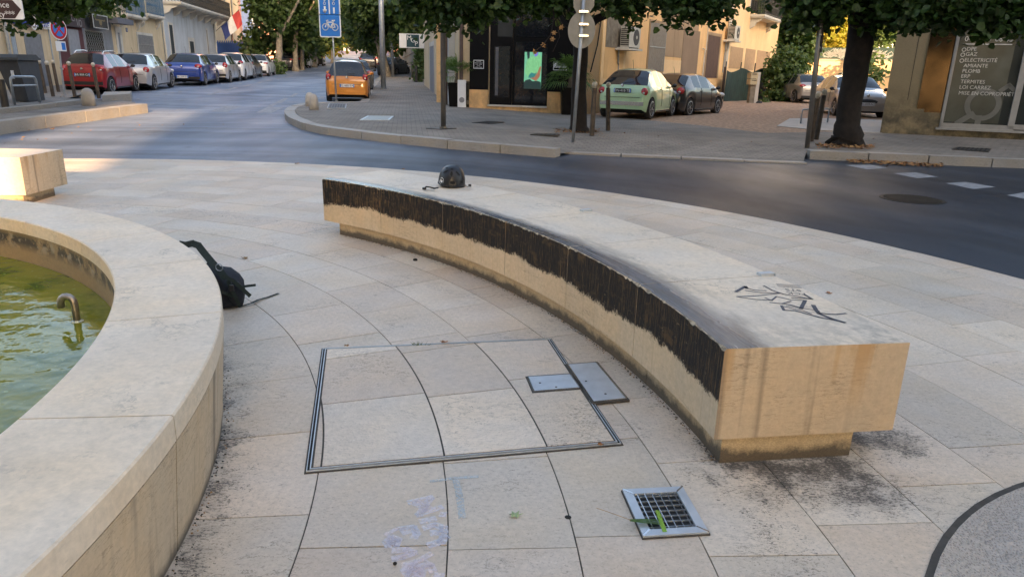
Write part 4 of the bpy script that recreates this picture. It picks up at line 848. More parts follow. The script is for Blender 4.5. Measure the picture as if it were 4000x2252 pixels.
# -- salon
cA, cB = at(1790, 417, SZ), at(2272, 446, SZ); su = (cB - cA); su.z = 0; SL = su.length; su.normalize(); SF = Fr(cA, su, Vector((su.y, -su.x, 0)))
yB = at(3018, 381, .13); yu = yB - cB; yu.z = 0; YL = yu.length; yu.normalize(); YF = Fr(cB, yu, Vector((yu.y, -yu.x, 0)))
t = thing('building', 'hair salon with black shopfront, glazed door and a lit screen in the window', 'building', tuple(SF(SL / 2, 0, SZ))); mb = MB()
q = [cA, cB, cB + yu * 2.3 + V * 0, cA + U * 3.5]
mb.prism([(p.x, p.y) for p in q], -.2, 7.5); part('wall', mb, M['cream'], t); H2 = SF.px(*X4(222, 100))[1]
sA, sB, sC, sD, sE = [SF.px(*X4(x, 700))[0] for x in (222, 410, 652, 1016, 1206)]; sE = SL
zb1 = SF.px(*X4(1100, 930))[1]; zsl = SF.px(*X4(700, 1065))[1]
mb = MB(); mb.box((sA, .003, zb1), (sB, .06, 4.4), 0, SF); mb.box((sD, .003, zb1), (SL - .003, .06, 4.4), 0, SF); mb.box((sB, .003, 3.35), (sD, .06, 4.4), 0, SF); part('black_cladding', mb, M['blackpaint'], t)
mb = MB(); mb.box((sA, .003, 0), (sB, .09, zb1 - .003), 0, SF); mb.box((sD, .003, 0), (SL - .003, .09, zb1 - .003), 0, SF); mb.box((sB, .003, 0), (sD, .09, zsl - .06), 0, SF); part('plinth_wall', mb, M['yellow'], t)
mb = MB(); mb.box((sB, .003, zsl - .055), (sD, .14, zsl), 0, SF); part('sill', mb, M['stonewhite'], t)
M['salonglass'] = mat('salon_glass', (.012, .013, .016), .04, spec=.5)
zt = SF.px(*X4(700, 375))[1]; d0, d1 = SF.px(*X4(470, 700))[0], SF.px(*X4(640, 700))[0]
mb = MB(); mb.box((sB + .05, .01, zsl), (sC, .05, 3.35), 0, SF); dr_ = part('door', mb, M['blackpaint'], t); mb = MB(); mb.box((d0, .052, zsl + .25), (d1 - .05, .06, zt - .3), 0, SF); part('pane', mb, M['salonglass'], dr_)
mb = MB(); mb.box((d0 + .04, .062, zsl + .3), (d0 + .14, .07, zt - .33), 0, SF); part('handle_strip', mb, C('grey_glass_edge', (.10, .10, .11)), dr_)
mb = MB(); mb.box((sC + .01, .01, zsl), (sD, .04, 3.35), 0, SF); wd_ = part('window', mb, M['blackpaint'], t); mb = MB(); mb.box((sC + .1, .042, zsl + .1), (sD - .05, .05, zt - .15), 0, SF); mb.box((sC + .1, .042, zt), (sD - .05, .05, 3.25), 0, SF); part('pane', mb, M['salonglass'], wd_)
mb = MB(); mb.box((sB + .3, .052, zt), (sC, .06, 3.25), 0, SF); part('transom', mb, C('dim_transom', (.03, .032, .035), rough=.1), dr_)
mb = MB(); s_, z_ = SF.px(*X4(427, 115)); mb.text('HAIR', .22, lambda x, y: SF(s_ + x, .066, z_ + y)); s_, z_ = SF.px(*X4(960, 100)); mb.text('C', .25, lambda x, y: SF(s_ + x, .066, z_ + y)); part('lettering', mb, M['white'], t)
# lit screen with a picture of short green hair seen from behind
mb = MB(); scx, sc0, sc1, slo, shi = SF.rect(mb, *X4(776, 523), *X4(944, 905), .053, .075); t2 = thing('lit_screen', 'upright lit screen in the salon window showing short green hair', 'screen', tuple(SF(scx, .06, sc0))); part('screen', mb, C('screen_black', (.01, .01, .01)), t2)
def em(name, col, st=1.0):
    m_ = bpy.data.materials.new(name); m_.use_nodes = True; b = m_.node_tree.nodes['Principled BSDF']; tc = m_.node_tree.nodes.new('ShaderNodeTexCoord'); nz = m_.node_tree.nodes.new('ShaderNodeTexNoise'); nz.inputs['Scale'].default_value = 12; mp = m_.node_tree.nodes.new('ShaderNodeMapping'); mp.inputs['Scale'].default_value = (3, 3, 1); m_.node_tree.links.new(tc.outputs['Object'], mp.inputs[0]); m_.node_tree.links.new(mp.outputs[0], nz.inputs['Vector'])
    mx = m_.node_tree.nodes.new('ShaderNodeMix'); mx.data_type = 'RGBA'; mx.inputs[6].default_value = (*[c * .6 for c in col], 1); mx.inputs[7].default_value = (*[min(1, c * 1.3) for c in col], 1); m_.node_tree.links.new(nz.outputs[0], mx.inputs[0]); m_.node_tree.links.new(mx.outputs[2], b.inputs['Emission Color'])
    b.inputs['Base Color'].default_value = (.02, .02, .02, 1); b.inputs['Emission Strength'].default_value = st; return m_
sx = lambda x, y, o: SF(slo + (shi - slo) * x, o, sc0 + (sc1 - sc0) * y)
mb = MB()
def shp(pts, o, mi): mb.add([sx(x, y, o) for x, y in pts], [tuple(range(len(pts)))], mi)
shp([(.02, .01), (.98, .01), (.98, .99), (.02, .99)], .0765, 0); shp([(.0 + .14, .99), (.3, .99), (.3, .7), (.2, .75)], .0775, 4); shp([(.55, .99), (.78, .99), (.72, .88), (.58, .87)], .0775, 5); shp([(.35, .3), (.7, .22), (.9, .35), (.97, .62), (.6, .6)], .0785, 2)
shp([(.05, .45), (.12, .68), (.2, .8), (.42, .88), (.62, .87), (.82, .92), (.97, .86), (.96, .72), (.88, .6), (.76, .45), (.6, .33), (.42, .30), (.25, .31)], .0795, 1); shp([(.25, .31), (.42, .30), (.6, .33), (.74, .45), (.6, .42), (.42, .45), (.3, .38)], .0802, 3); shp([(.82, .32), (.9, .38), (.88, .5), (.78, .48), (.76, .38)], .0808, 2)
shp([(.02, .01), (.98, .01), (.96, .2), (.75, .23), (.5, .21), (.35, .27), (.12, .24), (.02, .18)], .0815, 4)
part('picture', mb, [em('screen_mint', (.16, .55, .35), .17), em('screen_green_hair', (.20, .60, .28), .17), em('screen_skin', (.45, .20, .12), .14), em('screen_teal', (.02, .22, .22), .17), em('screen_cape', (.01, .035, .035), .17), em('screen_violet', (.2, .2, .7), .17)], t2)
for (a, b, c_, d), lines, nm in (((262, 607, 366, 697), ('HORAIRES', 'Mardi au Vendredi', '10H00 - 20H00', 'Samedi', '10H00 - 17H00'), 'opening_hours'), ((1068, 627, 1204, 714), ('07 44 98 49', '', '', ''), 'contact_panel')):
    mb = MB(); x_, z0, z1, lo, hi = SF.rect(mb, *X4(a, b), *X4(c_, d), .063, .064); mb = MB(); h_ = z1 - z0
    for p in (((lo, z0), (hi, z0 + .02)), ((lo, z1 - .02), (hi, z1)), ((lo, z0), (lo + .02, z1)), ((hi - .02, z0), (hi, z1))): mb.box((p[0][0], .062, p[0][1]), (p[1][0], .066, p[1][1]), 0, SF)
    for k, l in enumerate(lines):
        if l: mb.text(l, h_ * (.10 if len(lines) > 4 else .15), lambda x, y: SF(x_ + x * .9, .067, z1 - h_ * (.2 + .17 * k) + y))
    if nm == 'contact_panel':
        for k in range(3): c0 = lerp(lo, hi, .2 + .3 * k); mb.box((c0 - .06, .066, z0 + .08), (c0 + .06, .068, z0 + .22), 0, SF)
    part(nm, mb, M['white'], t)
mb = MB(); mb.tube([SF(.12, .1, z) for z in (.1, 7)], .06); part('drainpipe', mb, C('brown_pipe', (.09, .06, .05)), t)
# -- apricot buildings running back from the corner
sP = YF.px(*X5(1365, 600))[0]
t = building('apricot house with barred window, bare brown render and a wall-mounted air conditioner', YF, .003, sP, 8, 'yellow', 6)
def niche(q, m_, nm='niche', o=.01):
    mb = MB(); YF.rect(mb, *X5(q[0], q[1]), *X5(q[2], q[3]), .003, o); return part(nm, mb, M[m_] if m_ in M else m_, t)
mb = MB(); x_, z0, z1, lo, hi = YF.rect(mb, *X5(142, 150), *X5(340, 855), .003, .05); fr_ = part('window', mb, M['yellow2'], t, 'walled-up window frame'); mb = MB(); mb.box((lo + .22, .052, z0 + .2), (hi - .2, .06, z1 - .0), 0, YF); part('infill', mb, M['yellow'], fr_); mb = MB(); mb.box((lo + .22, .062, z0 + (z1 - z0) * .55), (hi - .2, .07, z1), 0, YF); part('shutter', mb, M['wood'], fr_)
lo, hi, zl, zh = opening(t, YF, q2(X5, 622, 225, 738, 722), 'brownpatch', 'brownpatch', .1, 'window', 'bars')
niche((752, 60, 1080, 598), 'brownpatch', 'bare_patch'); niche((735, 600, 955, 770), 'yellow2', 'repaired_patch', .012)
niche((962, 290, 1082, 765), m_plaster('shaded_brown', (.25, .17, .11), .4), 'blocked_doorway', .02); opening(t, YF, q2(X5, 1205, 350, 1290, 790), 'brownpatch', C('brown_door', (.09, .045, .03)).name if 0 else 'brownpatch', .12, 'door', 'door_leaf')
mb = MB(); YF.rect(mb, *X5(1212, 355), *X5(1285, 790), .02, .03); part('door_panel', mb, C('brown_door', (.09, .045, .03), dirt=.5), t)
mb = MB(); s_ = YF.px(*X5(1160, 500))[0]; mb.tube([YF(s_, .08, z) for z in (.3, 2.6)] + [YF(s_ - .4, .1, 2.65)], .03); mb.tube([YF(s_ + .15, .08, z) for z in (2.6, 6)], .02); part('conduit', mb, M['stonewhite'], t)
mb = MB(); pt0 = YF.px(*X5(110, 190)); pt1 = YF.px(*X5(0, 730)); mb.tube([YF(pt0[0], .06, pt0[1]), YF(lerp(pt0[0], pt1[0], .35), .07, lerp(pt0[1], pt1[1], .5)), YF(max(.1, pt1[0]), .06, pt1[1])], .02); part('loose_cable', mb, M['black'], t)
sQ = YF.px(3032, 200)[0]
t = building('pale apricot house with a corbelled balcony and four blind recesses', YF, sP + .01, sQ, 9, 'yellow2', 6)
for q in ((165, 548, 285, 815), (345, 572, 430, 830), (480, 592, 575, 845), (597, 615, 620, 715)):
    mb = MB(); YF.rect(mb, *X6(q[0], q[1]), *X6(q[2], q[3]), .003, .012); part('blind_recess', mb, M['brownpatch'] if 0 else C('shade_apricot', (.42, .27, .15)), t)
a0, a1 = YF.px(*X6(392, 200))[0], YF.px(*X6(612, 210))[0]; z_ = YF.px(*X6(500, 205))[1]; balcony(t, YF, a0, a1, z_, .8, 'darkmetal', 1.1, 2)
opening(t, YF, q2(X6, 420, -150, 560, 195), 'stonewhite', 'glass', .1, 'door', 'balcony_door')
mb = MB(); mb.tube([YF(sP + .1, .1, z) for z in (.1, 1.9)], .07, mi=0); mb.tube([YF(sP + .1, .1, z) for z in (1.9, 8)], .08, mi=1); part('drainpipe', mb, [C('brown_pipe', (.09, .06, .05)), M['stonewhite']], t)
def aircon(q, label, X):
    mb = MB(); x_, z0, z1, lo, hi = YF.rect(mb, *X(*q[:2]), *X(*q[2:]), .0, .01); t = thing('air_conditioner', label, 'air conditioner', tuple(YF(x_, .3, z0)), group='air conditioning units on the apricot walls'); L = 1.0; lo = x_ - .5; hi = x_ + .5; z1 = z0 + .68
    mb = MB(); mb.box((lo, .18, z0), (hi, .52, z1), 0, YF); part('casing', mb, M['white'] if 0 else C('ac_cream', (.50, .48, .42)), t)
    mb = MB()
    for k in range(9): mb.box((lo - .01, .2, z0 + .06 + k * .065), (lo - .002, .5, z0 + .09 + k * .065), 0, YF)
    part('side_grille', mb, M['ink'], t); mb = MB(); mb.lathe([(.27, .522), (.27, .53)], ((lo + hi) / 2 + .12, 0, (z0 + z1) / 2), 20, axis='Y', fr=YF); f = part('fan_opening', mb, C('ac_dark', (.05, .05, .05)), t)
    mb = MB(); mb.lathe([(.06, .532), (.06, .545)], ((lo + hi) / 2 + .12, 0, (z0 + z1) / 2), 12, axis='Y', fr=YF)
    for r_ in (.11, .16, .21, .26): mb.lathe([(r_, .532), (r_ + .008, .536), (r_, .54)], ((lo + hi) / 2 + .12, 0, (z0 + z1) / 2), 20, axis='Y', fr=YF) if 0 else None
    part('fan_hub', mb, C('ac_cream', (.5, .48, .42)), f)
    mb = MB(); mb.box((lo - .15, .003, z0 - .1), (hi + .1, .6, z0 - .04), 0, YF); mb.box((lo, .003, z0 - .04), (lo + .05, .5, z0), 0, YF); mb.box((hi - .05, .003, z0 - .04), (hi, .5, z0), 0, YF); part('bracket_shelf', mb, M['stonewhite'], t)
    mb = MB(); mb.tube([YF(lo + .1, .1, z0 - .1), YF(lo + .12, .1, z0 - .5), YF(lo + .25, .06, z0 - .6), YF(lo + .25, .05, z0 - 1.6)], .03); part('hose', mb, M['galv'], t)
aircon((245, 315, 405, 490), 'air conditioner on the shelf by the walled-up window above the pale green car', X5)
aircon((1345, 292, 1450, 415), 'air conditioner beside the white drainpipe right of the brown door', X5)
# green mesh fence, mailboxes, plank
gA, gB = at(2824, 403, .13), at(2987, 394, .16); gu = gB - gA; gu.z = 0; GL = gu.length; gu.normalize(); GF = Fr(gA, gu, Vector((gu.y, -gu.x, 0))); t = thing('mesh_fence', 'sagging dark green mesh fence in front of the pale apricot house', 'fence', tuple(gA)); mb = MB(); n = 24; P = []
for i in range(n + 1): s_ = GL * i / n; top = GF.px(*X6(lerp(75, 575, i / n), 815 + 25 * math.sin(i * .55) + 12))[1]; P += [GF(s_, .03 * math.sin(i), .1), GF(s_, .03 * math.cos(i), top)]
mb.add(P, [(2 * i, 2 * i + 2, 2 * i + 3, 2 * i + 1) for i in range(n)]); part('mesh', mb, C('green_mesh', (.016, .035, .028), amt=.3, sc=3), t)
for k in range(4): s_ = GL * k / 3; mb = MB(); mb.tube([GF(s_, -.05, .05), GF(s_, -.05, 2.15)], .03, 6); part('post', mb, M['darkmetal'], t)
mp = at(2922, 409, .13); MF = Fr(mp, V * .8 + Vector((.3, 0, 0)), -U + Vector((0, 0, 0))); MF = Fr(mp, Vector((1, .15, 0)), Vector((.15, -1, 0))); zt0, zt1 = pd(*X6(370, 1000), mp.y).z, pd(*X6(370, 855), mp.y).z
t = thing('mailbox_post', 'pair of cream mailboxes on a wooden and concrete post by the green fence', 'mailbox', tuple(mp)); hh = (zt1 - zt0) / 2
mb = MB(); mb.box((-.02, -.15, .05), (.24, .1, zt0 - .002), 0, MF); part('wooden_post', mb, M['wood'], t); mb = MB(); mb.box((.245, -.2, .05), (.42, .1, zt1 + .02), 0, MF); part('concrete_post', mb, M['concrete'], t)
for k in range(2):
    mb = MB(); mb.box((-.12, -.2, zt0 + hh * k + .01), (.242, .2, zt0 + hh * (k + 1) - .01), 0, MF); b_ = part('mailbox', mb, C('mailbox_cream', (.46, .38, .24)), t); mb = MB(); mb.box((-.06, .202, zt0 + hh * (k + .68)), (.19, .21, zt0 + hh * (k + .8)), 0, MF); part('slot', mb, M['ink'], b_)
pk = at(*X6(480, 1185), .11); mb = MB(); mb.tube([pk, pd(*X6(520, 895), pk.y + .4)], .08, 4); solo('plank', mb, M['wood'], 'grey wooden plank leaning on the green mesh fence', 'plank', base=tuple(pk))
pk = at(*X6(455, 1240), .11); mb = MB(); mb.lathe([(.2, 0), (.3, .02), (.32, .1), (.3, .18), (.2, .2)], pk, 18); solo('tyre', mb, M['rubber'], 'old black tyre lying at the foot of the mailbox post', 'tyre', base=tuple(pk))
# back wall with dark green graffiti fence
wA, wB = pd(*X6(985, 900), 54), pd(3440, 300, 51); wu = wB - wA; wu.z = 0; WL = wu.length; wu.normalize(); WF = Fr(wA, wu, Vector((wu.y, -wu.x, 0))); zt = WF.px(*X6(1400, 712))[1]
t = thing('wall', 'cream garden wall closing the gravel lot behind the parked cars', 'wall', tuple(WF(WL / 2, 0, .1))); mb = MB(); mb.box((-2, -.3, 0), (WL + 12, 0, zt), 0, WF); part('render', mb, M['yellow2'], t); mb = MB(); mb.box((-2, -.34, zt + .002), (WL + 12, .05, zt + .08), 0, WF); part('capping', mb, M['blockwall'], t)
t = thing('board_fence', 'dark green board fence with pale spray graffiti on top of the garden wall', 'fence', tuple(WF(WL / 2, -.1, zt + .08))); mb = MB(); mb.box((-.5, -.2, zt + .085), (WL + 12, -.15, zt + .85), 0, WF); part('boards', mb, C('dark_green_board', (.02, .045, .04)), t); mb = MB(); rn = random.Random(2)
for k in range(60):
    s_ = rn.choice([rn.uniform(1.5, 5.0), rn.uniform(WL - 3.2, WL + .5)]); z = zt + rn.uniform(.3, .6); pts = [WF(s_ + .35 * math.sin(j * 1.7 + k), -.14, z + .2 * math.cos(j * 2.1 + k * 2)) for j in range(5)]; mb.stroke(pts, .035, up=WF.n)
part('spray_graffiti', mb, C('spray_grey', (.28, .30, .30)), t)
t = thing('building', 'white balconied block far behind the trees at the right', 'building', tuple(pd(3300, 20, 90))); p = pd(3300, 20, 90); mb = MB(); mb.box((p.x - 14, p.y, 0), (p.x + 30, p.y + 8, 30)); part('wall', mb, M['whitewall'], t); mb = MB()
for k in range(5): mb.box((p.x - 12, p.y - 1.2, 4 + k * 3), (p.x + 28, p.y - .01, 4.2 + k * 3))
part('balcony_slabs', mb, M['stonewhite'], t)
# -- right building with the survey office window
bA, bB = at(3437, 518, SZ), at(3990, 545, SZ); bu = bB - bA; bu.z = 0; bu.normalize(); BF = Fr(bA, bu, Vector((bu.y, -bu.x, 0))); sd = Vector((.52, .85, 0)).normalized(); BLen = 14
t = thing('building', 'beige rendered survey office with a large lettered shop window on the right', 'building', tuple(BF(3, 0, SZ))); X = [BF(0, 0, 0), BF(BLen, 0, 0), BF(BLen, -9, 0), BF(0, 0, 0) + sd * 9]
mb = MB(); mb.prism([(p.x, p.y) for p in X], -.2, 7.5); part('wall', mb, M['beige'], t)
b1 = BF.px(*X7(640, 900))[0]; f0, zw0 = BF.px(*X7(672, 1020)); zsill = zw0; f1 = BF.px(*X7(1215, 1030))[0]; zp = BF.px(*X7(600, 910))[1]
mb = MB(); mb.box((.0, .003, 0), (b1 - .3, .06, BF.px(*X7(220, 870))[1]), 0, BF); mb.box((b1 - .3, .003, 0), (f0, .05, zp), 0, BF); mb.box((f0, .003, 0), (BLen, .05, zsill - .08), 0, BF); part('plinth_wall', mb, M['beige'], t)
mb = MB(); mb.box((f0 - .62, .003, zp + .002), (f0 - .05, .03, 3.5), 0, BF); part('bronze_panel', mb, mat('bronze_mirror_panel', (.10, .065, .035), .22, .85, amt=.5, sc=2), t)
mb = MB(); q = [(f0 - .05, f0 + .02, zsill, 3.4), (f1 - .04, f1 + .1, zsill, 3.4), (f0, BLen - 1, 3.28, 3.4), (f0 - .05, f1 + .1, zsill - .02, zsill + .09), (f1 + 1.2, f1 + 1.28, zsill, 3.28), (f1 + .1, f1 + 1.2, zsill, zsill + .12)]
for a, b, c_, d in q: mb.box((a, .052, c_), (b, .12, d), 0, BF)
mb.box((f0 - .12, .052, zsill - .08), (BLen, .16, zsill - .022), 0, BF); wn = part('window_frame', mb, C('grey_window_frame', (.36, .36, .36), rough=.4), t)
M['winglass'] = mat('shop_glass', (.03, .037, .037), .06, spec=.45, amt=.3, sc=.8); mb = MB(); mb.box((f0 + .02, .06, zsill + .09), (f1 - .04, .07, 3.28), 0, BF); mb.box((f1 + .1, .06, zsill + .12), (BLen - 1, .07, 3.28), 0, BF); pn = part('pane', mb, M['winglass'], wn)
g1 = BF.px(*X7(1130, 1000))[0]; mb = MB(); mb.box((f0 + .04, .071, zsill + .12), (g1, .073, 3.2), 0, BF); part('film', mb, mat('grey_green_film', (.075, .09, .082), .22, spec=.3, amt=.45, sc=1.2), wn)
mb = MB(); tl = [('04 67 87 06 05', 860, 335, 30), ('DPE', 878, 412, 22), ('GAZ', 868, 453, 22), ('ELECTRICITÉ', 860, 500, 22), ('AMIANTE', 850, 545, 22), ('PLOMB', 842, 588, 22), ('ERP', 832, 630, 22), ('TERMITES', 826, 673, 22), ('LOI CARREZ', 818, 718, 22), ('MISE EN COPROPRIÉTÉ', 812, 765, 22)]
for tx, x, y, h in tl:
    s_, z_ = BF.px(*X7(x, y)); hh = h / 2.071 / 141 * 1.15; mb = MB(); mb.text(tx, hh, lambda a, b: BF(s_ + a * 1.0, .0745, z_ + b), align='LEFT'); part('window_lettering', mb, C('grey_white_film', (.72, .74, .73)), wn)
    if h < 30 and y < 510: c_, zc = BF.px(*X7(x - 22, y - 8)); mb = MB(); mb.lathe([(.05, .0745), (.035, .0745)], (c_, 0, zc), 12, axis='Y', fr=BF); mb.f = mb.f[:-2]; mb.mi = mb.mi[:-2]; mb.t = mb.t[:-2]; part('bullet_ring', mb, M['grey_white_film'], wn)
mb = MB(); s_, z_ = BF.px(*X7(845, 358)); s2_, _ = BF.px(*X7(1245, 358)); mb.box((s_, .074, z_ - .01), (s2_, .0755, z_ + .01), 0, BF); part('heading_rule', mb, M['grey_white_film'], wn)
mb = MB(); c_, zc = BF.px(*X7(1008, 845)); n = 32
for k in range(n): a0, a1 = 2 * math.pi * k / n, 2 * math.pi * (k + 1) / n; mb.add([BF(c_ + r * math.cos(a), .0738, zc + r * math.sin(a)) for r, a in ((.40, a0), (.40, a1), (.28, a1), (.28, a0))], [(0, 1, 2, 3)])
for pts, wd in (([(925, 920), (800, 995)], .13), ([(975, 945), (962, 1005)], .13), ([(1150, 735), (1220, 690), (1262, 730)], .10)): mb.stroke([BF(BF.px(*X7(x, y))[0], .0742, BF.px(*X7(x, y))[1]) for x, y in pts], wd, up=BF.n)
part('magnifier_logo', mb, C('logo_grey', (.17, .175, .165)), wn)
mb = MB(); s_ = BF.px(*X7(440, 600))[0]; mb.box((s_, .0, 1.0), (s_ + .012, .004, 7), 0, BF); part('render_joint', mb, M['darkmetal'], t)
# unseen blocks added behind the square to throw the long shade around one sun gap
GL_, GR_ = 2.1, 5.1
for x0_, x1_, hz, lb in ((-120, GL_, 33, 'tall unseen shade block added behind the square, left of the sunny gap'), (GR_, 42, 33, 'tall unseen shade block added behind the square, right of the sunny gap'), (42.02, 120, 25, 'lower unseen shade block added far behind the square on the right')):
    t = thing('building', lb, 'building', ((x0_ + x1_) / 2, -27, 0)); mb = MB(); mb.box((x0_, -27, -.1), (x1_, -25, hz))
    if x0_ == -120: mb.box((GL_ + .002, -26.9, 14.7), (GR_ - .002, -25.1, 33))  # added bridge over the gap, cuts off the upper part of the beam
    part('wall', mb, M['cream'], t); wb = MB()
    for i in range(int((x1_ - x0_) / 4)):
        for k in range(6):
            a = x0_ + 1.5 + i * 4
            if abs(a) < 50: wb.box((a, -25, 1.5 + k * 3.3), (a + 1.3, -24.97, 3.5 + k * 3.3))
    o_ = part('window_panes', wb, M['glass'], t); o_['kind'] = 'stuff'
#@@CARS
def car(name, label, cat, L=4.0, W=1.72, H=1.48, wb=2.5, ro=.68, col='car_red', top=None, belt=(.66, .62), hood=.70, rg=(.065, .19), ws=(.56, .735), tail=(.62, .10, .20, 'tail_red'), plate='AB-123-CD', plate_dark=False, rim='rim', wr=.31, front=False, rails=False, bumper=None, wiper=True, antenna=0, detail=True, badge=True, tz=None, pz=None, group=None, bz=.34, pil=((.23, .375), (.395, .575))):
    t = thing(name, label, cat, local=True, group=group); m = M[col]; rn = random
    T = top or [(0, .33), (.004, .50), (.012, .60), (.03, .655), (rg[0], .70), (lerp(*rg, .5), .85), (rg[1], .965), (.30, .995), (.42, 1.0), (ws[0], .965), (lerp(*ws, .55), .83), (ws[1], .685), (.84, .63), (.93, .57), (.97, .50), (.99, .42), (1, .33)]
    def prof(P, x):
        for (a, za), (b, zb) in zip(P, P[1:]):
            if x <= b: return lerp(za, zb, (x - a) / (b - a))
        return P[-1][1]
    def zt(x): return .5 * prof(T, x) * H + .25 * (prof(T, max(0, x - .008)) + prof(T, min(1, x + .008))) * H
    xr, xf = ro / L, (ro + wb) / L
    xs = sorted(set([round(k / 44, 4) for k in range(45)] + [.004, .012, .03, .045, rg[0], rg[1], ws[0], ws[1], .97, .985, .995] + [p for q in pil for p in q] + [xr + k * .012 for k in range(-8, 9)] + [xf + k * .012 for k in range(-8, 9)]))
    ra = wr + .045; rows = []
    for x in xs:
        X = x * L; top_ = zt(x); b = min(prof([(0, belt[0] - .03), (rg[0], belt[0]), (.5, (belt[0] + belt[1]) / 2), (ws[1], belt[1]), (1, .3)], x) * H, top_ - .012)
        w_ = W / 2 * (1 - .17 * math.exp(-x * L / .14) - .20 * math.exp(-(1 - x) * L / .22)); sill = .19 + (.10 * math.exp(-X / .12) + .05 * math.exp(-(L - X) / .2)); zb = sill
        for xc in (xr, xf):
            d = abs(X - xc * L)
            if d < ra: zb = max(zb, wr + math.sqrt(ra * ra - d * d) - .0)
        g = max(0, top_ - b); yr = w_ * .95 - min(.26, g * .42); ze = top_ - min(.07, g * .3); b2 = max(b, zb + .06); mid = lerp(zb, b2, .5)
        rows.append([(w_ - .03, zb), (w_, lerp(zb, b2, .22)), (w_ * (1 + .012), mid), (w_ * .99, lerp(zb, b2, .86)), (w_ * .955, b2), (yr, ze), (yr * .82, lerp(ze, top_, .75)), (yr * .4, top_ + .0), (0, top_ + .004)])
    def side_glass(x0, x1): return any(a + .002 <= (x0 + x1) / 2 <= b - .002 for a, b in pil)
    body, gl = MB(), {'rear_window': MB(), 'windscreen': MB(), 'l': [MB() for _ in pil], 'r': [MB() for _ in pil]}
    P = [];
    for i, x in enumerate(xs):
        for s_ in (1, -1):
            for (y, z) in rows[i]: P.append((s_ * y, x * L - ro, z))
    for i in range(len(xs) - 1):
        xm = (xs[i] + xs[i + 1]) / 2
        for si, s_ in ((0, 1), (1, -1)):
            for j in range(8):
                q = [i * 18 + si * 9 + j, (i + 1) * 18 + si * 9 + j, (i + 1) * 18 + si * 9 + j + 1, i * 18 + si * 9 + j + 1]
                if s_ < 0: q = q[::-1]
                tgt = body
                if j >= 5 and rg[0] + .004 < xm < rg[1]: tgt = gl['rear_window']
                elif j >= 5 and ws[0] < xm < ws[1] - .004: tgt = gl['windscreen']
                elif j == 4 and side_glass(xs[i], xs[i + 1]):
                    for k, (a, b) in enumerate(pil):
                        if a < xm < b: tgt = gl['r' if s_ > 0 else 'l'][k]
                tgt.add([P[k] for k in q], [(0, 1, 2, 3)])
    def weld(mb):
        mp_, V_, F_ = {}, [], []
        for f in mb.f:
            nf = []
            for k in f:
                key = tuple(round(c, 4) for c in mb.v[k])
                if key not in mp_: mp_[key] = len(V_); V_.append(key)
                nf.append(mp_[key])
            nf = [a for k, a in enumerate(nf) if a != nf[k - 1]]
            if len(nf) > 2: F_.append(tuple(nf))
        o = MB(); o.add(V_, F_); return o
    for i in (0, len(xs) - 1):
        x = xs[i]; c_ = [(y, x * L - ro, z) for y, z in rows[i]] + [(-y, x * L - ro, z) for y, z in reversed(rows[i][:-1])]; body.add(c_, [tuple(range(len(c_))) if i else tuple(reversed(range(len(c_))))])
    part('body', weld(body), m, t, smooth=42)
    part('rear_window', weld(gl['rear_window']), M['glass'], t, smooth=40); part('windscreen', weld(gl['windscreen']), M['glass'], t, smooth=40)
    for k in 'lr':
        for g_ in gl[k]: part('side_window', weld(g_), M['glass'], t, smooth=40)
    mb = MB(); mb.box((-W / 2 + .14, .05 - ro + .12, .17), (W / 2 - .14, L - ro - .25, .58 * H * .8)); part('underbody', mb, M['black'], t)
    for yc, s_ in ((0, 1), (0, -1), (wb, 1), (wb, -1)):
        xo = s_ * (W / 2 - .095); fr = lambda x, y, z, s_=s_, xo=xo, yc=yc: (xo + x * s_, y + yc, z + wr)
        mb = MB(); mb.lathe([(wr - .09, -.09), (wr - .02, -.1), (wr, -.08), (wr, .06), (wr - .015, .085), (wr - .09, .08)], (0, 0, 0), 24, axis='X', fr=fr); wh = part('wheel', mb, M['rubber'], t, smooth=50)
        mb = MB(); mb.lathe([(wr - .085, .06), (wr - .085, .084), (wr - .105, .088), (wr - .115, .055)], (0, 0, 0), 24, axis='X', fr=fr); mb.lathe([(.05, .05), (.05, .082), (.02, .086)], (0, 0, 0), 10, axis='X', fr=fr); mb.lathe([(wr - .1, .045), (.02, .045)], (0, 0, 0), 20, mi=1, axis='X', fr=fr)
        for k in range(7):
            a = 2 * math.pi * k / 7; c_, sn = math.cos(a), math.sin(a)
            for o_ in ((-.5, 1),): mb.box((.05, -.018, .04), (.08, .018, wr - .1), 0, lambda x, y, z: fr(x, y * c_ - z * sn, y * sn + z * c_))
        part('rim', mb, [M[rim], M['ink']], wh)
    th, tw, tvh, tm = tail[0] * H, tail[1] * 2, tail[2], tail[3]
    for s_ in (1, -1):
        mb = MB(); yl = s_ * (W / 2 * .83); mb.ball((yl, -ro + .09, th), (tw / 2 + .03, .085, tvh / 2), 14); tl = part('tail_light', mb, M[tm], t, smooth=True)
        if detail: mb = MB(); mb.ball((yl, -ro + .065, th - tvh * .12), (tw / 4 + .01, .08, tvh / 6), 10); part('lens', mb, M['lens_white'], tl, smooth=True)
        mb = MB(); mb.ball((s_ * W / 2 * .74, L - ro - .17, .485 * H), (.17, .16, .085), 12); part('headlight', mb, M['lens_white'], t, smooth=True)
        mb = MB(); mb.ball((s_ * (W / 2 + .06), L * ws[1] - ro - .10, .66 * H), (.09, .05, .065), 10); mb.box((s_ * (W / 2 - .04) - .03, L * ws[1] - ro - .12, .64 * H - .03), (s_ * (W / 2 - .04) + .05, L * ws[1] - ro - .08, .64 * H), 0); part('mirror', mb, M['mirror_dark'] if col != 'car_orange' else M[col], t, smooth=40)
    pz_ = (pz or .5) * H; y_ = -ro - (.012 if pz_ < .6 * H * .9 else -.012)
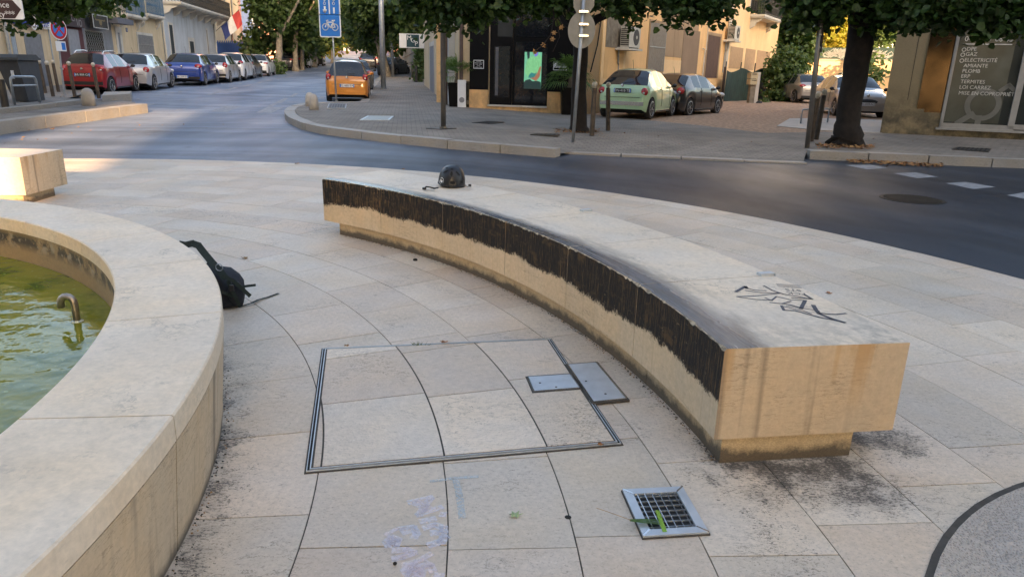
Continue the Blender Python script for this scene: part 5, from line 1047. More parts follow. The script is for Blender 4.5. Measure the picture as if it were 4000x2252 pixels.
    if detail:
        mb = MB(); mb.box((-.27, y_ - .006, pz_ - .06), (.27, y_ + .03, pz_ + .06)); pl = part('licence_plate', mb, M['plate_yellow' if 0 else 'plate'] if not plate_dark else M['plate_black'], t)
        mb = MB()
        for s_ in (1, -1): mb.box((s_ * .25 - .02, y_ - .008, pz_ - .058), (s_ * .25 + .02, y_ - .0062, pz_ + .058))
        part('plate_band', mb, M['signblue'], pl); mb = MB(); mb.text(plate, .075, lambda x, y: (x, y_ - .0085, pz_ - .037 + y)); part('plate_number', mb, M['ink'] if not plate_dark else M['white'], pl)
        if wiper: mb = MB(); zz = zt(rg[0] + .01) + .03; mb.tube([(-.02, rg[0] * L - ro - .02, zz), (.3, rg[0] * L - ro + .0, zz + .03)], .012, 5); part('wiper', mb, M['ink'], t)
        if badge: mb = MB(); mb.lathe([(.045, 0), (.045, .014), (.02, .02)], (0, -ro - .0 + .035, .0), 12, axis='Y'); mb.v = [(x, .02 * 2 - ro - .005 - (y + ro), z + (.60 if pz_ < .55 * H else .66) * H) for x, y, z in mb.v]; part('badge', mb, M['chrome'], t)
    if bumper:
        mb = MB(); mb.box((-W / 2 + .12, -ro - .014, bz), (W / 2 - .12, -ro + .06, bz + .12)); part('bumper_strip', mb, M[bumper], t)
    for s_ in (1, -1):
        mb = MB(); mb.box((s_ * (W / 2 - .01) - .012, .36 * L - ro, .575 * H), (s_ * (W / 2 - .01) + .022, .36 * L - ro + .16, .595 * H)); part('door_handle', mb, m, t)
    if antenna: mb = MB(); mb.tube([(0, .26 * L - ro, H - .02), (0, .26 * L - ro - .12, H + antenna)], .006, 4); part('antenna', mb, M['ink'], t)
    if detail:
        def sidepts(x, lo=1, hi=5): 
            i = min(range(len(xs)), key=lambda k: abs(xs[k] - x)); return [(rows[i][j][0] + .004, xs[i] * L - ro, rows[i][j][1]) for j in range(lo, hi)]
        for s_ in (1, -1):
            for x in (pil[0][1] + .01, pil[-1][1] + .045):
                mb = MB(); P2 = [(s_ * a, b_, c_) for a, b_, c_ in sidepts(x)]; mb.tube(P2, .007, 4); part('door_gap', mb, M['ink'], t)
            mb = MB(); mb.box((s_ * (W / 2 - .03) - .03, wb * .18, .20), (s_ * (W / 2 - .03) + .035, wb * .82, .245)); part('sill_trim', mb, M['mirror_dark'], t)
        mb = MB(); zh = .40 * H; mb.box((-W / 2 + .25, -ro - .006, zh + .04), (W / 2 - .25, -ro + .02, zh + .052)); part('hatch_gap', mb, M['ink'], t)
    if rails:
        for s_ in (1, -1): mb = MB(); mb.tube([(s_ * .5, .2 * L - ro, .95 * H), (s_ * .5, .25 * L - ro, 1.015 * H), (s_ * .52, .45 * L - ro, 1.025 * H), (s_ * .5, .54 * L - ro, .97 * H)], .02, 6); part('roof_rail', mb, M['chrome'], t)
    if front:
        yf = L - ro + .002; mb = MB(); mb.ball((0, yf - .06, .36 * H), (.42, .08, .13), 16); part('grille', mb, M['ink'], t, smooth=True); mb = MB(); mb.box((-.26, yf + .0, .29 * H), (.26, yf + .03, .29 * H + .11)); pl = part('licence_plate', mb, M['plate'], t); mb = MB(); mb.text(plate, .075, lambda x, y: (-x, yf + .032, .29 * H + .02 + y)); part('plate_number', mb, M['ink'], pl)
        mb = MB(); mb.ball((0, yf - .02, .53 * H), (.06, .03, .06), 10); part('badge', mb, M['chrome'], t)
        for s_ in (1, -1): mb = MB(); mb.ball((s_ * .66, yf - .13, .27 * H), (.09, .06, .05), 10); part('fog_lamp', mb, M['lens_white'], t)
    return t
def cpaint(n, c, metal=.0, rough=.3):
    N = NT(n); o = N.obj(); cc = N.scale(c, N.rng(N.noise(o, 3, 4), .3, .7, .92, 1.06)); N.b.inputs['Coat Weight'].default_value = 1; N.b.inputs['Coat Roughness'].default_value = .04; M[n] = N.fin(cc, rough, metal)
cpaint('car_red', (.24, .004, .008)); cpaint('car_silver', (.46, .47, .50), .55, .38); cpaint('car_blue', (.01, .045, .26), .3); cpaint('car_white', (.62, .64, .66)); cpaint('car_dark', (.045, .045, .055), .4); cpaint('car_orange', (.58, .20, .012)); cpaint('car_mint', (.38, .56, .34)); cpaint('car_black', (.006, .007, .010)); cpaint('car_grey', (.13, .14, .15), .5); cpaint('car_beige', (.36, .33, .31), .5, .35)
M['tail_red'] = mat('tail_light_red', (.34, .012, .02), .12, spec=.8); M['lens_white'] = mat('clear_lens', (.55, .55, .55), .12, spec=.8); M['mirror_dark'] = mat('mirror_black', (.02, .02, .022), .25); M['plate_black'] = mat('number_plate_black', (.012, .012, .014), .4)
HU = math.atan2(-U.x, U.y)       # turn that sets local +Y along the street
def park(t, px, py, rz, h=0.0, W=1.72, ref='R'):
    p = at(px, py, h); X = Vector((math.cos(rz), math.sin(rz), 0)) * (W / 2 - .08) * (1 if ref == 'R' else -1); t.location = p - X; t.rotation_euler = (0, 0, rz)
    q = t.location; Yd = Vector((-math.sin(rz), math.cos(rz), 0)); z0, z1 = TZ(q.x, q.y), TZ(*(q + Yd * 2.5).xy); t.rotation_euler = (math.atan2(z1 - z0, 2.5), 0, rz); return t
LG = 'cars parked along the left kerb'
park(car('parked_car', 'bright red hatchback with silver roof rails, nearest car on the left', 'car', L=3.64, W=1.6, H=1.52, wb=2.37, ro=.55, col='car_red', tail=(.60, .085, .21, 'tail_red'), plate='AR-909-CH', plate_dark=True, rails=True, pz=.46, bumper='ink', group=LG), 437, 367, HU - R(3), W=1.6)
park(car('parked_car', 'silver hatchback parked right in front of the red car', 'car', L=4.03, W=1.71, H=1.49, wb=2.58, ro=.66, col='car_silver', tail=(.56, .10, .24, 'tail_red'), plate='BX-305-HN', pz=.36, rg=(.05, .17), antenna=.2, group=LG), 604, 352, HU)
park(car('parked_car', 'bright blue hatchback parked beyond the silver one on the left', 'car', L=4.27, W=1.81, H=1.50, wb=2.6, ro=.75, col='car_blue', tail=(.61, .15, .2, 'tail_red'), plate='BB-264-KV', pz=.27, bumper='ink', bz=.3, antenna=.3, group=LG), 801, 333, HU, W=1.81)
park(car('parked_car', 'silver grey hatchback with tall red tail lights beyond the blue car', 'car', L=4.03, W=1.75, H=1.47, wb=2.54, ro=.7, col='car_silver', tail=(.62, .10, .30, 'tail_red'), plate='CM-518-QF', pz=.36, bumper='ink', group=LG), 899, 322.5, HU, W=1.75)
park(car('parked_car', 'white hatchback catching the sun on its roof, fifth car on the left', 'car', L=4.2, W=1.78, H=1.55, wb=2.6, ro=.7, col='car_white', tail=(.66, .12, .16, 'tail_red'), plate='DT-770-WL', pz=.4, group=LG), 959, 313, HU, W=1.78)
park(car('parked_car', 'dark blue car between two white ones on the left kerb', 'car', L=4.0, W=1.74, H=1.45, wb=2.5, ro=.68, col='car_dark', plate='EA-146-PJ', pz=.4, group=LG), 994, 305, HU)
park(car('parked_car', 'white hatchback nearest to the plane trees on the left', 'car', L=4.06, W=1.73, H=1.45, wb=2.59, ro=.66, col='car_white', tail=(.60, .14, .12, 'tail_red'), plate='EK-902-SB', pz=.3, bumper='ink', bz=.26, group=LG), 1050, 297, HU)
for i, (x, y, cl, lb) in enumerate([(1147, 276, 'car_dark', 'dark car half hidden by the thick plane trunks'), (1178, 270, 'car_black', 'black car in the dark behind the second plane trunk'), (1213, 266, 'car_white', 'white car in bright sun far down the left side'), (1236, 260, 'car_silver', 'silver car flaring in the sun, far down the left side'), (1262, 258, 'car_black', 'small black car, farthest of the left parked row')]):
    park(car('parked_car', lb, 'car', col=cl, detail=False, group=LG), x, y, HU)
park(car('parked_car', 'orange small hatchback parked beside the bike signs', 'car', L=3.6, W=1.65, H=1.55, wb=2.49, ro=.55, col='car_orange', tail=(.60, .075, .26, 'tail_red'), plate='FL-480-TA', pz=.40, rg=(.035, .165), belt=(.60, .60), top=[(0, .33), (.004, .50), (.012, .56), (.03, .60), (.035, .62), (.10, .82), (.165, .965), (.30, .995), (.42, 1.0), (.60, .965), (.70, .83), (.80, .685), (.88, .63), (.94, .57), (.97, .50), (.99, .42), (1, .33)], ws=(.60, .80), pil=((.22, .42), (.44, .66)), antenna=.08), 1437, 398, HU, W=1.65)
park(car('parked_car', 'dark grey car parked directly ahead of the orange hatchback', 'car', L=4.1, W=1.76, H=1.5, col='car_grey', plate='DB-611-GC'), 1452, 361, HU, W=1.76)
park(car('parked_car', 'small black car beyond the leaning plane tree on the right side', 'car', L=3.6, W=1.65, H=1.5, wb=2.3, ro=.55, col='car_black', plate='CV-230-ZK'), 1548, 298, HU - R(25), W=1.65)
for x, y, cl, lb in ((1468, 268, 'car_dark', 'dark car far beyond the leaning plane tree'), (1476, 262, 'car_silver', 'pale car far beyond the leaning plane tree')):
    park(car('parked_car', lb, 'car', col=cl, detail=False), x, y, HU)
HY = math.atan2(-yu.x, yu.y)
mint = car('parked_car', 'pale mint green small hatchback parked by the apricot wall', 'car', L=3.55, W=1.63, H=1.49, wb=2.3, ro=.58, col='car_mint', tail=(.545, .085, .24, 'tail_red'), plate='DN-418-TB', pz=.56, plate_dark=True, bumper='chrome', bz=.40, rg=(.05, .22), belt=(.65, .62), top=[(0, .33), (.004, .50), (.012, .58), (.035, .64), (.05, .67), (.13, .84), (.22, .965), (.32, .995), (.42, 1.0), (.56, .965), (.66, .82), (.75, .68), (.86, .62), (.94, .54), (.97, .48), (.99, .41), (1, .33)], pil=((.27, .41), (.43, .62)), ws=(.56, .75), antenna=.25)
park(mint, 2536, 465, HY + R(3), SZ, 1.63)
alfa = car('parked_car', 'glossy black hatchback half hidden behind the mint green car', 'car', L=4.06, W=1.72, H=1.45, wb=2.51, ro=.72, col='car_black', tail=(.60, .12, .24, 'tail_red'), plate='BR-857-XD', pz=.3, rg=(.06, .20), belt=(.68, .64), antenna=.2); park(alfa, 2686, 456, HY - R(6), .08)
park(car('parked_car', 'pinkish silver hatchback seen from behind by the ivy', 'car', L=4.06, W=1.73, H=1.45, wb=2.59, ro=.66, col='car_beige', tail=(.60, .14, .14, 'tail_red'), plate='DQ-513-XB', pz=.30, bumper='ink', bz=.26, rg=(.06, .19), antenna=.15), 3216, 404, R(4), .214)
park(car('parked_car', 'white car mostly hidden between the two silver cars', 'car', L=3.6, W=1.65, H=1.6, wb=2.3, ro=.55, col='car_white', plate='AY-362-RM', tail=(.62, .06, .3, 'tail_red')), 3262, 406, R(-12), .214, 1.65, 'L')
pg = car('parked_car', 'pinkish silver hatchback facing the street behind the second tree', 'car', L=4.27, W=1.81, H=1.5, wb=2.6, ro=.75, col='car_beige', plate='CH-049-NZ', front=True, antenna=.1); fp_ = at(3265 + 88, 455, SZ); pg.rotation_euler = (0, 0, R(180 - 8)); Yd = Vector((-math.sin(R(8)), -math.cos(R(8)), 0)); pg.location = Vector((fp_.x, fp_.y, SZ - .016)) - Yd * 2.75
#@@TREES
def leaves(blobs, size, seed=0, droop=.3, flat_=.6):
    rg = np.random.default_rng(seed); VV, FF, off = [], [], 0
    for c, r, n in blobs:
        u = rg.normal(size=(n, 3)); u /= np.linalg.norm(u, axis=1)[:, None]; rad = rg.uniform(.25, 1, n) ** .45; P = np.array(c) + u * rad[:, None] * np.array(r)
        # gather the leaves in twigs so that gaps show
        k = max(3, n // 14); cent = P[rg.integers(0, n, k)]; idx = rg.integers(0, k, n); P = cent[idx] * .72 + P * .28 + rg.normal(size=(n, 3)) * size * 1.1
        nrm = rg.normal(size=(n, 3)) * flat_ + np.array([0, -.25, .75]); nrm /= np.linalg.norm(nrm, axis=1)[:, None]; a = rg.normal(size=(n, 3)); a[:, 2] -= droop; a -= nrm * (a * nrm).sum(1)[:, None]; a /= np.linalg.norm(a, axis=1)[:, None]; b = np.cross(nrm, a); s_ = size * rg.uniform(.6, 1.25, n)[:, None]
        q = np.stack([P, P + (a * .35 + b * .48) * s_ + nrm * s_ * .12, P + (a * .85 + b * .3) * s_, P + a * 1.1 * s_ - nrm * s_ * .1, P + (a * .85 - b * .3) * s_, P + (a * .35 - b * .48) * s_ + nrm * s_ * .12], 1); VV.append(q.reshape(-1, 3)); i = off + np.arange(n)[:, None] * 6; FF.append(np.concatenate([i + [0, 1, 2, 3], i + [0, 3, 4, 5]], 1).reshape(-1, 4)); off += n * 6
    return np.concatenate(VV), np.concatenate(FF)
def crown_obj(name, blobs, size, m, base, seed=0, **k):
    V_, F_ = leaves(blobs, size, seed, **k); V_ = V_ - np.array(base); me = bpy.data.meshes.new(name); me.vertices.add(len(V_)); me.vertices.foreach_set('co', V_.ravel()); me.loops.add(len(F_) * 4); me.loops.foreach_set('vertex_index', F_.ravel().astype(np.int32)); me.polygons.add(len(F_)); me.polygons.foreach_set('loop_start', np.arange(len(F_)) * 4); me.polygons.foreach_set('loop_total', np.full(len(F_), 4)); me.update(calc_edges=True); me.materials.append(M[m]); o = bpy.data.objects.new(name, me); COL.objects.link(o); return o
def tree(label, base, limbs, blobs, size, m='leafmid', bark='planebark', seed=0, group=None, cat='tree', **k):
    t = thing('tree', label, cat, tuple(base), group=group); mb = MB()
    for i, (pts, rs) in enumerate(limbs):
        n = len(pts); P, Rr = [], []
        for j in range(n - 1):
            for q in range(4): u_ = q / 4; P.append(Vector(pts[j]).lerp(Vector(pts[j + 1]), u_) + Vector((random.uniform(-1, 1), random.uniform(-1, 1), 0)) * rs[j] * .10); Rr.append(lerp(rs[j], rs[j + 1], u_))
        P.append(Vector(pts[-1])); Rr.append(rs[-1]); mb.tube(P, Rr, 12)
    part('trunk', mb, M[bark], t, smooth=True)
    if blobs: c_ = crown_obj('crown', blobs, size, m, base, seed, **k); c_.parent = t; c_.location = (0, 0, 0)
    return t
def B(px, py, Y, rx, rz, n, ry=None):      # a leaf clump given by its place in the picture and its depth
    p = pd(px, py, Y); k = Y / 2771; return (tuple(p), (rx * k, (ry or rx * k), rz * k), n)
# the lime tree by the salon
b1 = at(2262, 515, SZ); Y1 = b1.y; top = pd(2275, 60, Y1)
lm = [([b1 + Vector((0, 0, -.1)), b1 + Vector((0, 0, .15)), pd(2262, 330, Y1), pd(2268, 150, Y1), top], [.27, .20, .165, .17, .13]), ([pd(2270, 130, Y1), pd(2330, 75, Y1 - .3), pd(2480, 10, Y1 - .8), pd(2700, -60, Y1 - 1.2)], [.12, .09, .06, .03]), ([pd(2262, 120, Y1), pd(2180, 20, Y1 - .3), pd(2000, -60, Y1 - .8)], [.12, .08, .04]), ([top, pd(2290, -150, Y1), pd(2300, -500, Y1)], [.13, .1, .05])]
bl = [B(1640, -33, 16.0, 120, 70, 900), B(1760, 7, 16, 120, 72, 1100), B(1880, -28, 15.6, 130, 80, 1000), B(1850, 57, 15.6, 55, 34, 260), B(2000, -23, 16, 130, 85, 1100), B(2130, -38, 16, 130, 90, 1100), B(2240, -88, 17, 160, 90, 1000), B(2400, -58, 16, 130, 75, 1000), B(2430, 2, 15.5, 90, 36, 420), B(2480, 57, 15.5, 22, 30, 50), B(2560, -33, 15.6, 120, 75, 1000), B(2640, 47, 15.3, 60, 24, 180), B(2700, -18, 15.6, 100, 60, 800), B(2770, 22, 15.2, 70, 34, 330), B(2810, 47, 15.0, 55, 14, 90), B(2860, 38, 15.0, 30, 12, 50), B(1700, 72, 15.8, 90, 26, 280)]
bl += [((b1.x + dx, b1.y + dy, z), (2.2, 2.0, 1.1), 1500) for dx, dy, z in ((-2.6, -.5, 4.6), (.2, -1, 4.9), (2.8, -1.2, 4.7), (-1, .5, 6.2), (1.5, .3, 6.4), (0, 0, 7.6))]
t = tree('lime tree with a dark ridged trunk on the pavement in front of the hair salon', b1, lm, bl, .13, 'leafdark', 'bark', 1)
mb = MB(); tw = [pd(*X4(1065, 0), 15.6), pd(*X4(1068, 200), 15.5), pd(*X4(1040, 350), 15.4), pd(*X4(960, 455), 15.3), pd(*X4(880, 520), 15.3)]; mb.tube(tw, .012, 5); mb.tube([pd(*X4(1080, 150), 15.6), pd(*X4(1160, 250), 15.5), pd(*X4(1270, 330), 15.5)], .012, 5); mb.tube([pd(*X4(1090, 180), 15.6), pd(*X4(1130, 370), 15.4), pd(*X4(1060, 525), 15.4)], .008, 5); part('bare_twigs', mb, M['bark'], t)
for k, (x, y) in enumerate(((1055, 395), (965, 455), (880, 525), (1145, 275), (1075, 330))):
    p = pd(*X4(x, y), 15.3); mb = leafmesh(.07, k + 20); mb.v = [(a + p.x, c_ + p.y, b * 1.3 + p.z) for a, b, c_ in mb.v]; part('dead_leaves', mb, M['litter'], t)
# the big tree on the right
b2 = at(3305, 568, SZ); Y2 = b2.y; tt = pd(3375, 40, Y2)
lm = [([b2 + Vector((0, 0, -.1)), b2 + Vector((0, 0, .12)), pd(3312, 470, Y2), pd(3345, 250, Y2), tt], [.42, .31, .235, .245, .27]), ([pd(3365, 130, Y2), pd(3340, -30, Y2), pd(3310, -300, Y2)], [.22, .15, .08]), ([tt, pd(3395, 90, Y2 - .2), pd(3500, -20, Y2 - .5), pd(3700, -160, Y2 - 1)], [.2, .13, .085, .05]), ([pd(3350, 60, Y2), pd(3230, -40, Y2), pd(3100, -120, Y2 - .5)], [.12, .08, .04])]
bl = [B(3120, -38, 15, 110, 55, 800), B(3230, 12, 15, 90, 75, 800), B(3180, 52, 14.8, 60, 30, 250), B(3330, -58, 15, 120, 60, 900), B(3480, 22, 14.6, 80, 60, 700), B(3560, 52, 14.3, 80, 40, 500), B(3640, 12, 14.3, 110, 75, 1000), B(3760, 22, 14.2, 110, 80, 1100), B(3870, 52, 14.1, 100, 66, 900), B(3960, 22, 14.1, 110, 80, 1100), B(3900, -18, 14.6, 200, 90, 1300), B(3600, -38, 15, 200, 80, 1500), B(4080, 2, 14.2, 120, 90, 900), B(3420, 72, 15, 40, 22, 120)]
bl += [((b2.x + dx, b2.y + dy, z), (2.3, 2.0, 1.2), 1500) for dx, dy, z in ((-2, -.5, 4.9), (.6, -1, 5.1), (3.2, -1.2, 4.9), (-.6, .5, 6.5), (1.9, .3, 6.6), (.4, 0, 8))]
tree('big tree with a thick dark trunk on the pavement at the right', b2, lm, bl, .14, 'leafdark', 'bark', 2)
# branch hanging in at the top left, its trunk out of the picture
b3 = Vector((-18.5, 15.0, TZ(-18.5, 15.0) + SZ)); k3 = 17.5
bl = [B(60, -10, k3, 110, 30, 500), B(150, -10, k3, 120, 55, 900), B(170, 30, k3, 60, 24, 200), B(30, 62, k3, 40, 16, 100), B(70, 88, k3, 16, 8, 25), B(280, -35, k3, 120, 40, 700), B(400, -40, k3, 110, 30, 500), B(480, -30, k3, 60, 16, 160), B(200, -110, k3, 300, 80, 1800), B(-200, -130, k3, 300, 120, 1500)]
tree('plane tree whose dark leafy branch hangs in over the brown direction sign', b3, [([b3, b3 + Vector((.1, 0, 3)), b3 + Vector((.4, .3, 5)), b3 + Vector((.5, .3, 7))], [.28, .22, .16, .08]), ([b3 + Vector((.2, 0, 3.2)), pd(-100, -40, k3), pd(350, -40, k3)], [.12, .08, .03])], bl, .15, 'leafdark', 'planebark', 3)
# plane trees down the street
def plane(label, px, py, w_px, crown, size, m, seed, lean=0, n=None, h_px=330, group='plane trees down the street'):
    b = at(px, py, SZ - .02); Y = b.y; k = Y / 2771; r = w_px * k / 2
    lm = [([b + Vector((0, 0, -.3)), pd(px, py - 20, Y), pd(px + lean * .5, py - 110, Y), pd(px + lean, py - 200, Y), pd(px + lean * 1.2, py - h_px, Y)], [r * 1.5, r, r * .85, r * .75, r * .4]), ([pd(px + lean * .9, py - 150, Y), pd(px + lean - 60, py - 250, Y), pd(px + lean - 110, py - 380, Y)], [r * .5, r * .35, r * .15]), ([pd(px + lean * .9, py - 130, Y), pd(px + lean + 60, py - 240, Y), pd(px + lean + 120, py - 360, Y)], [r * .5, r * .35, r * .15])]
    return tree(label, b, lm, [B(x, y, Y + dy, rx, rz, n_, max(1.5, rx * k * .8)) for x, y, dy, rx, rz, n_ in crown], size, m, 'planebark', seed, group)
plane('nearest plane tree on the left of the street with a thick pale trunk', 1090, 275, 26, [(1060, 60, 0, 70, 60, 900), (1020, 20, 0, 60, 50, 700), (1110, 10, 1, 90, 70, 1200), (1010, 150, 2, 50, 60, 700), (1150, 120, 3, 60, 70, 800), (1060, -80, 0, 120, 70, 1300), (1170, 50, 2, 60, 70, 700), (985, 190, 4, 45, 35, 500)], .34, 'leafmid', 11)
plane('darker plane tree just behind the nearest one on the left', 1154, 272, 20, [(1160, 90, 3, 70, 80, 900), (1150, 0, 2, 90, 80, 1100), (1200, 140, 5, 50, 60, 600), (1110, 170, 4, 60, 50, 700), (1180, -80, 0, 130, 80, 1300)], .36, 'leafmid', 12)
plane('third plane tree on the left, growing over the parked cars', 1180, 268, 16, [(1210, 60, 5, 60, 70, 700), (1230, 140, 6, 50, 50, 600), (1240, -20, 3, 100, 80, 1000), (1170, 190, 4, 50, 40, 500)], .36, 'leafmid', 13, group='plane trees down the street')
plane('plane tree with a pale mottled trunk beyond the white cars', 1225, 258, 22, [(1260, 100, 4, 60, 60, 700), (1280, 20, 2, 90, 80, 1000), (1290, 160, 6, 40, 40, 450), (1230, 180, 4, 40, 35, 400)], .42, 'leafmid', 14)
plane('leafy tree with yellowing leaves lit by the sun at the street end', 1300, 244, 14, [(1320, 110, 2, 50, 55, 600), (1330, 30, 0, 90, 70, 900), (1300, 170, 4, 45, 30, 400), (1360, 140, 4, 30, 30, 300)], .5, 'leafyellow', 15)
plane('leaning plane tree on the right pavement beyond the slim pole', 1508, 300, 34, [(1460, 100, 0, 90, 60, 1100), (1420, 40, -2, 110, 60, 1300), (1540, 90, 0, 90, 60, 1100), (1500, 0, -2, 160, 70, 1900), (1390, 110, 4, 60, 45, 600), (1570, 140, -2, 50, 30, 400), (1620, 80, -4, 80, 50, 900), (1440, 165, 3, 45, 25, 300), (1600, 0, -5, 120, 60, 1300), (1480, 180, 6, 50, 25, 350), (1390, 150, 10, 30, 40, 300)], .30, 'leafmid', 16, lean=-44)
plane('plane tree farther down the right pavement', 1528, 262, 14, [(1440, 150, 8, 60, 40, 600), (1500, 80, 5, 120, 80, 1500), (1400, 60, 8, 80, 60, 800), (1540, 180, 4, 40, 30, 300)], .42, 'leafmid', 17)
for i, (px, Y, lb, m) in enumerate([(1000, 100, 'broad plane tree closing the view behind the blue fence', 'leafmid'), (1120, 120, 'tall dense tree behind the row of plane trees', 'leafmid'), (1240, 135, 'tree mass with yellow sunlit leaves far down the street', 'leafyellow'), (1330, 172, 'far tree standing above the brick shops, left one', 'leafmid'), (1480, 150, 'far tree above the brick shops, right one', 'leafmid')]):
    b = pd(px, 250, Y); b.z = TZ(b.x, b.y); k = Y / 2771; tree(lb, b, [([b, b + Vector((0, 0, 5)), b + Vector((.2, 0, 9))], [.4, .3, .15])], [B(px + dx, y, Y + random.uniform(-2, 2), 70, 60, 700) for dx, y in ((-50, 130), (40, 140), (0, 60), (-60, 30), (60, 40), (0, -30), (-80, 90), (80, 90), (-60, -60), (70, -60))] if i < 3 else [B(px + dx, y, Y, 60, 45, 500) for dx, y in ((-40, 110), (30, 110), (0, 50), (-60, 60), (50, 40), (0, -20))], .55, m, 'planebark', 30 + i, 'trees far behind the street')
# greenery at the right: ivy, dark hedge, sunlit trees
b = at(3060, 402, .12); tree('ivy-covered stump hedge beside the pale apricot house', b, [([b, pd(3060, 330, b.y), pd(3060, 240, b.y)], [.3, .3, .2])], [B(3060, 300, b.y, 72, 75, 2400, 1.4), B(3040, 370, b.y - .5, 60, 30, 700), B(3110, 260, b.y, 40, 50, 700), B(3030, 270, b.y, 35, 50, 600), B(3090, 350, b.y, 45, 40, 700), B(3070, 230, b.y + .5, 50, 40, 700)], .17, 'leafivy', 'planebark', 41, cat='ivy hedge')
b = Vector(pd(3110, 380, 51)); b.z = .1; tree('tall dense dark green cypress-like tree beyond the pale apricot house', b, [([b, b + Vector((0, 0, 6))], [.3, .15])], [B(3095, y, 51, 70, 60, 1500, 2) for y in (230, 140, 60, -20, -110)] + [B(3150, 190, 51, 45, 60, 900, 1.5), B(3150, 80, 51, 45, 60, 900, 1.5)], .24, 'leafdark', 'planebark', 42)
b = Vector(pd(3290, 380, 58)); b.z = .1; tree('yellow and green tree glowing in the sun above the garden wall', b, [([b, b + Vector((0, 0, 4)), b + Vector((.3, 0, 7))], [.22, .16, .08])], [B(x, y, 58, rx, rz, n, 1.5) for x, y, rx, rz, n in ((3230, 160, 55, 60, 800), (3300, 170, 60, 50, 900), (3280, 90, 70, 50, 800), (3200, 60, 60, 60, 800), (3260, 10, 90, 50, 900), (3330, 215, 30, 20, 250), (3360, 120, 40, 60, 500), (3180, 110, 30, 50, 350))], .24, 'leafyellow', 'planebark', 43)
b = Vector(pd(3480, 380, 60)); b.z = .1; tree('green shrubby tree behind the board fence near the beige building', b, [([b, b + Vector((0, 0, 4))], [.2, .1])], [B(x, y, 60, 60, 50, 700, 1.5) for x, y in ((3440, 130), (3500, 90), (3400, 40), (3460, 10), (3540, 40))] + [B(3420, 285, 46, 22, 16, 160, .4), B(3395, 230, 50, 26, 10, 120, .4)], .26, 'leafivy', 'planebark', 44)
for i, px in enumerate((3150, 3320, 3480)):
    b = Vector(pd(px, 300, 72)); b.z = .1; tree(('broad green tree in the back of the right-hand gardens, left one', 'broad green tree in the back of the right-hand gardens, middle one', 'broad green tree in the back of the right-hand gardens, right one')[i], b, [([b, b + Vector((0, 0, 7))], [.3, .15])], [B(px + dx, y, 72, 70, 60, 600) for dx, y in ((-60, 140), (50, 150), (0, 60), (-80, 0), (80, 10), (0, -60))], .42, 'leafmid', 'planebark', 50 + i, 'trees far behind the street')
# ledge greenery above the shops, ivy on the street wall, low bushes
def bush(name, label, cat, blobs, size, m, seed):
    p = Vector(blobs[0][0]); b = Vector((p.x, p.y, p.z - blobs[0][1][2])); o = crown_obj(name, blobs, size, m, tuple(b), seed); o.location = b; return tag(o, label, cat)
py_ = LF.px(*X1(900, 60)); bp = LF(py_[0], .3, py_[1]); bush('ledge_plant', 'tangled plants trailing along the ledge above the butcher shop', 'plant', [B(x / 2.589, y / 2.589, bp.y + dx, 35, 12, 260, .2) for x, y, dx in ((750, 80, -2), (830, 60, -1), (900, 75, 0), (980, 90, 1), (1060, 100, 2))], .16, 'leafivy', 60)
ry = RF(ss(RF, X3, 1275, 700), .25, 0).y; bush('wall_ivy', 'ivy climbing the street wall behind the row of dark bollards', 'ivy', [B(*X3(1275, 620), ry, 14, 60, 700, .3), B(*X3(1265, 760), ry, 16, 30, 400, .4), B(*X3(1285, 500), ry, 12, 30, 250, .3)], .16, 'leafivy', 61)
p = at(600 + 1240 / 2.589, 283, SZ); bush('roadside_grass', 'weedy grass around the foot of the nearest plane tree', 'grass', [B(1085, 262, p.y, 22, 12, 300, .6)], .2, 'leafivy', 62)
p = at(2980, 405, SZ); bush('weeds', 'low weeds beside the mailbox post', 'weeds', [B(2985, 403, p.y, 18, 6, 120, .3)], .1, 'leafivy', 63)
p = at(2860, 395, .1); bush('fence_weed', 'thin weed growing at the foot of the green mesh fence', 'weeds', [B(2850, 350, at(2850, 396, .1).y - .3, 14, 22, 90, .2)], .12, 'leafivy', 64)
# leaf litter
def litter(label, polys, n, size, seed):
    rg = random.Random(seed); mb = MB()
    for _ in range(n):
        q = rg.choice(polys); u_, v_ = rg.random(), rg.gauss(.5, .22); x = lerp(q[0], q[2], u_); y = lerp(q[1], q[3], u_) + (v_ - .5) * q[4]; p = at(x, y, q[5]); s_ = size * rg.uniform(.5, 1.2); a = rg.uniform(0, 6.3); d = Vector((math.cos(a), math.sin(a), rg.uniform(-.2, .5))) * s_; e = Vector((-math.sin(a), math.cos(a), rg.uniform(-.3, .5))) * s_ * .7; p.z += .012 + rg.random() * .02
        mb.add([p, p + d * .5 + e * .5, p + d, p + d * .5 - e * .5], [(0, 1, 2, 3)], 0 if rg.random() < .7 else 1)
    o = mb.build('leaf_litter', [M['litter'], M['dryleaf']]); tag(o, label, 'leaf litter', kind='stuff')
litter('drift of dry leaves in the gutter below the right-hand kerb', [(3310, 632, 3680, 650, 16, -.015)], 650, .07, 1); litter('dry leaves round the foot of the big right-hand tree', [(3190, 572, 3410, 578, 22, SZ)], 380, .08, 2)
litter('dry leaves round the foot of the lime tree', [(2165, 512, 2350, 516, 22, SZ)], 300, .07, 3); litter('scattered dry leaves on the pavements and in the road', [(1180, 470, 1900, 572, 10, -.01), (1900, 520, 3950, 590, 90, SZ), (0, 540, 900, 470, 80, -.01), (150, 370, 330, 380, 30, SZ), (2700, 430, 3300, 440, 50, SZ)], 170, .06, 4)
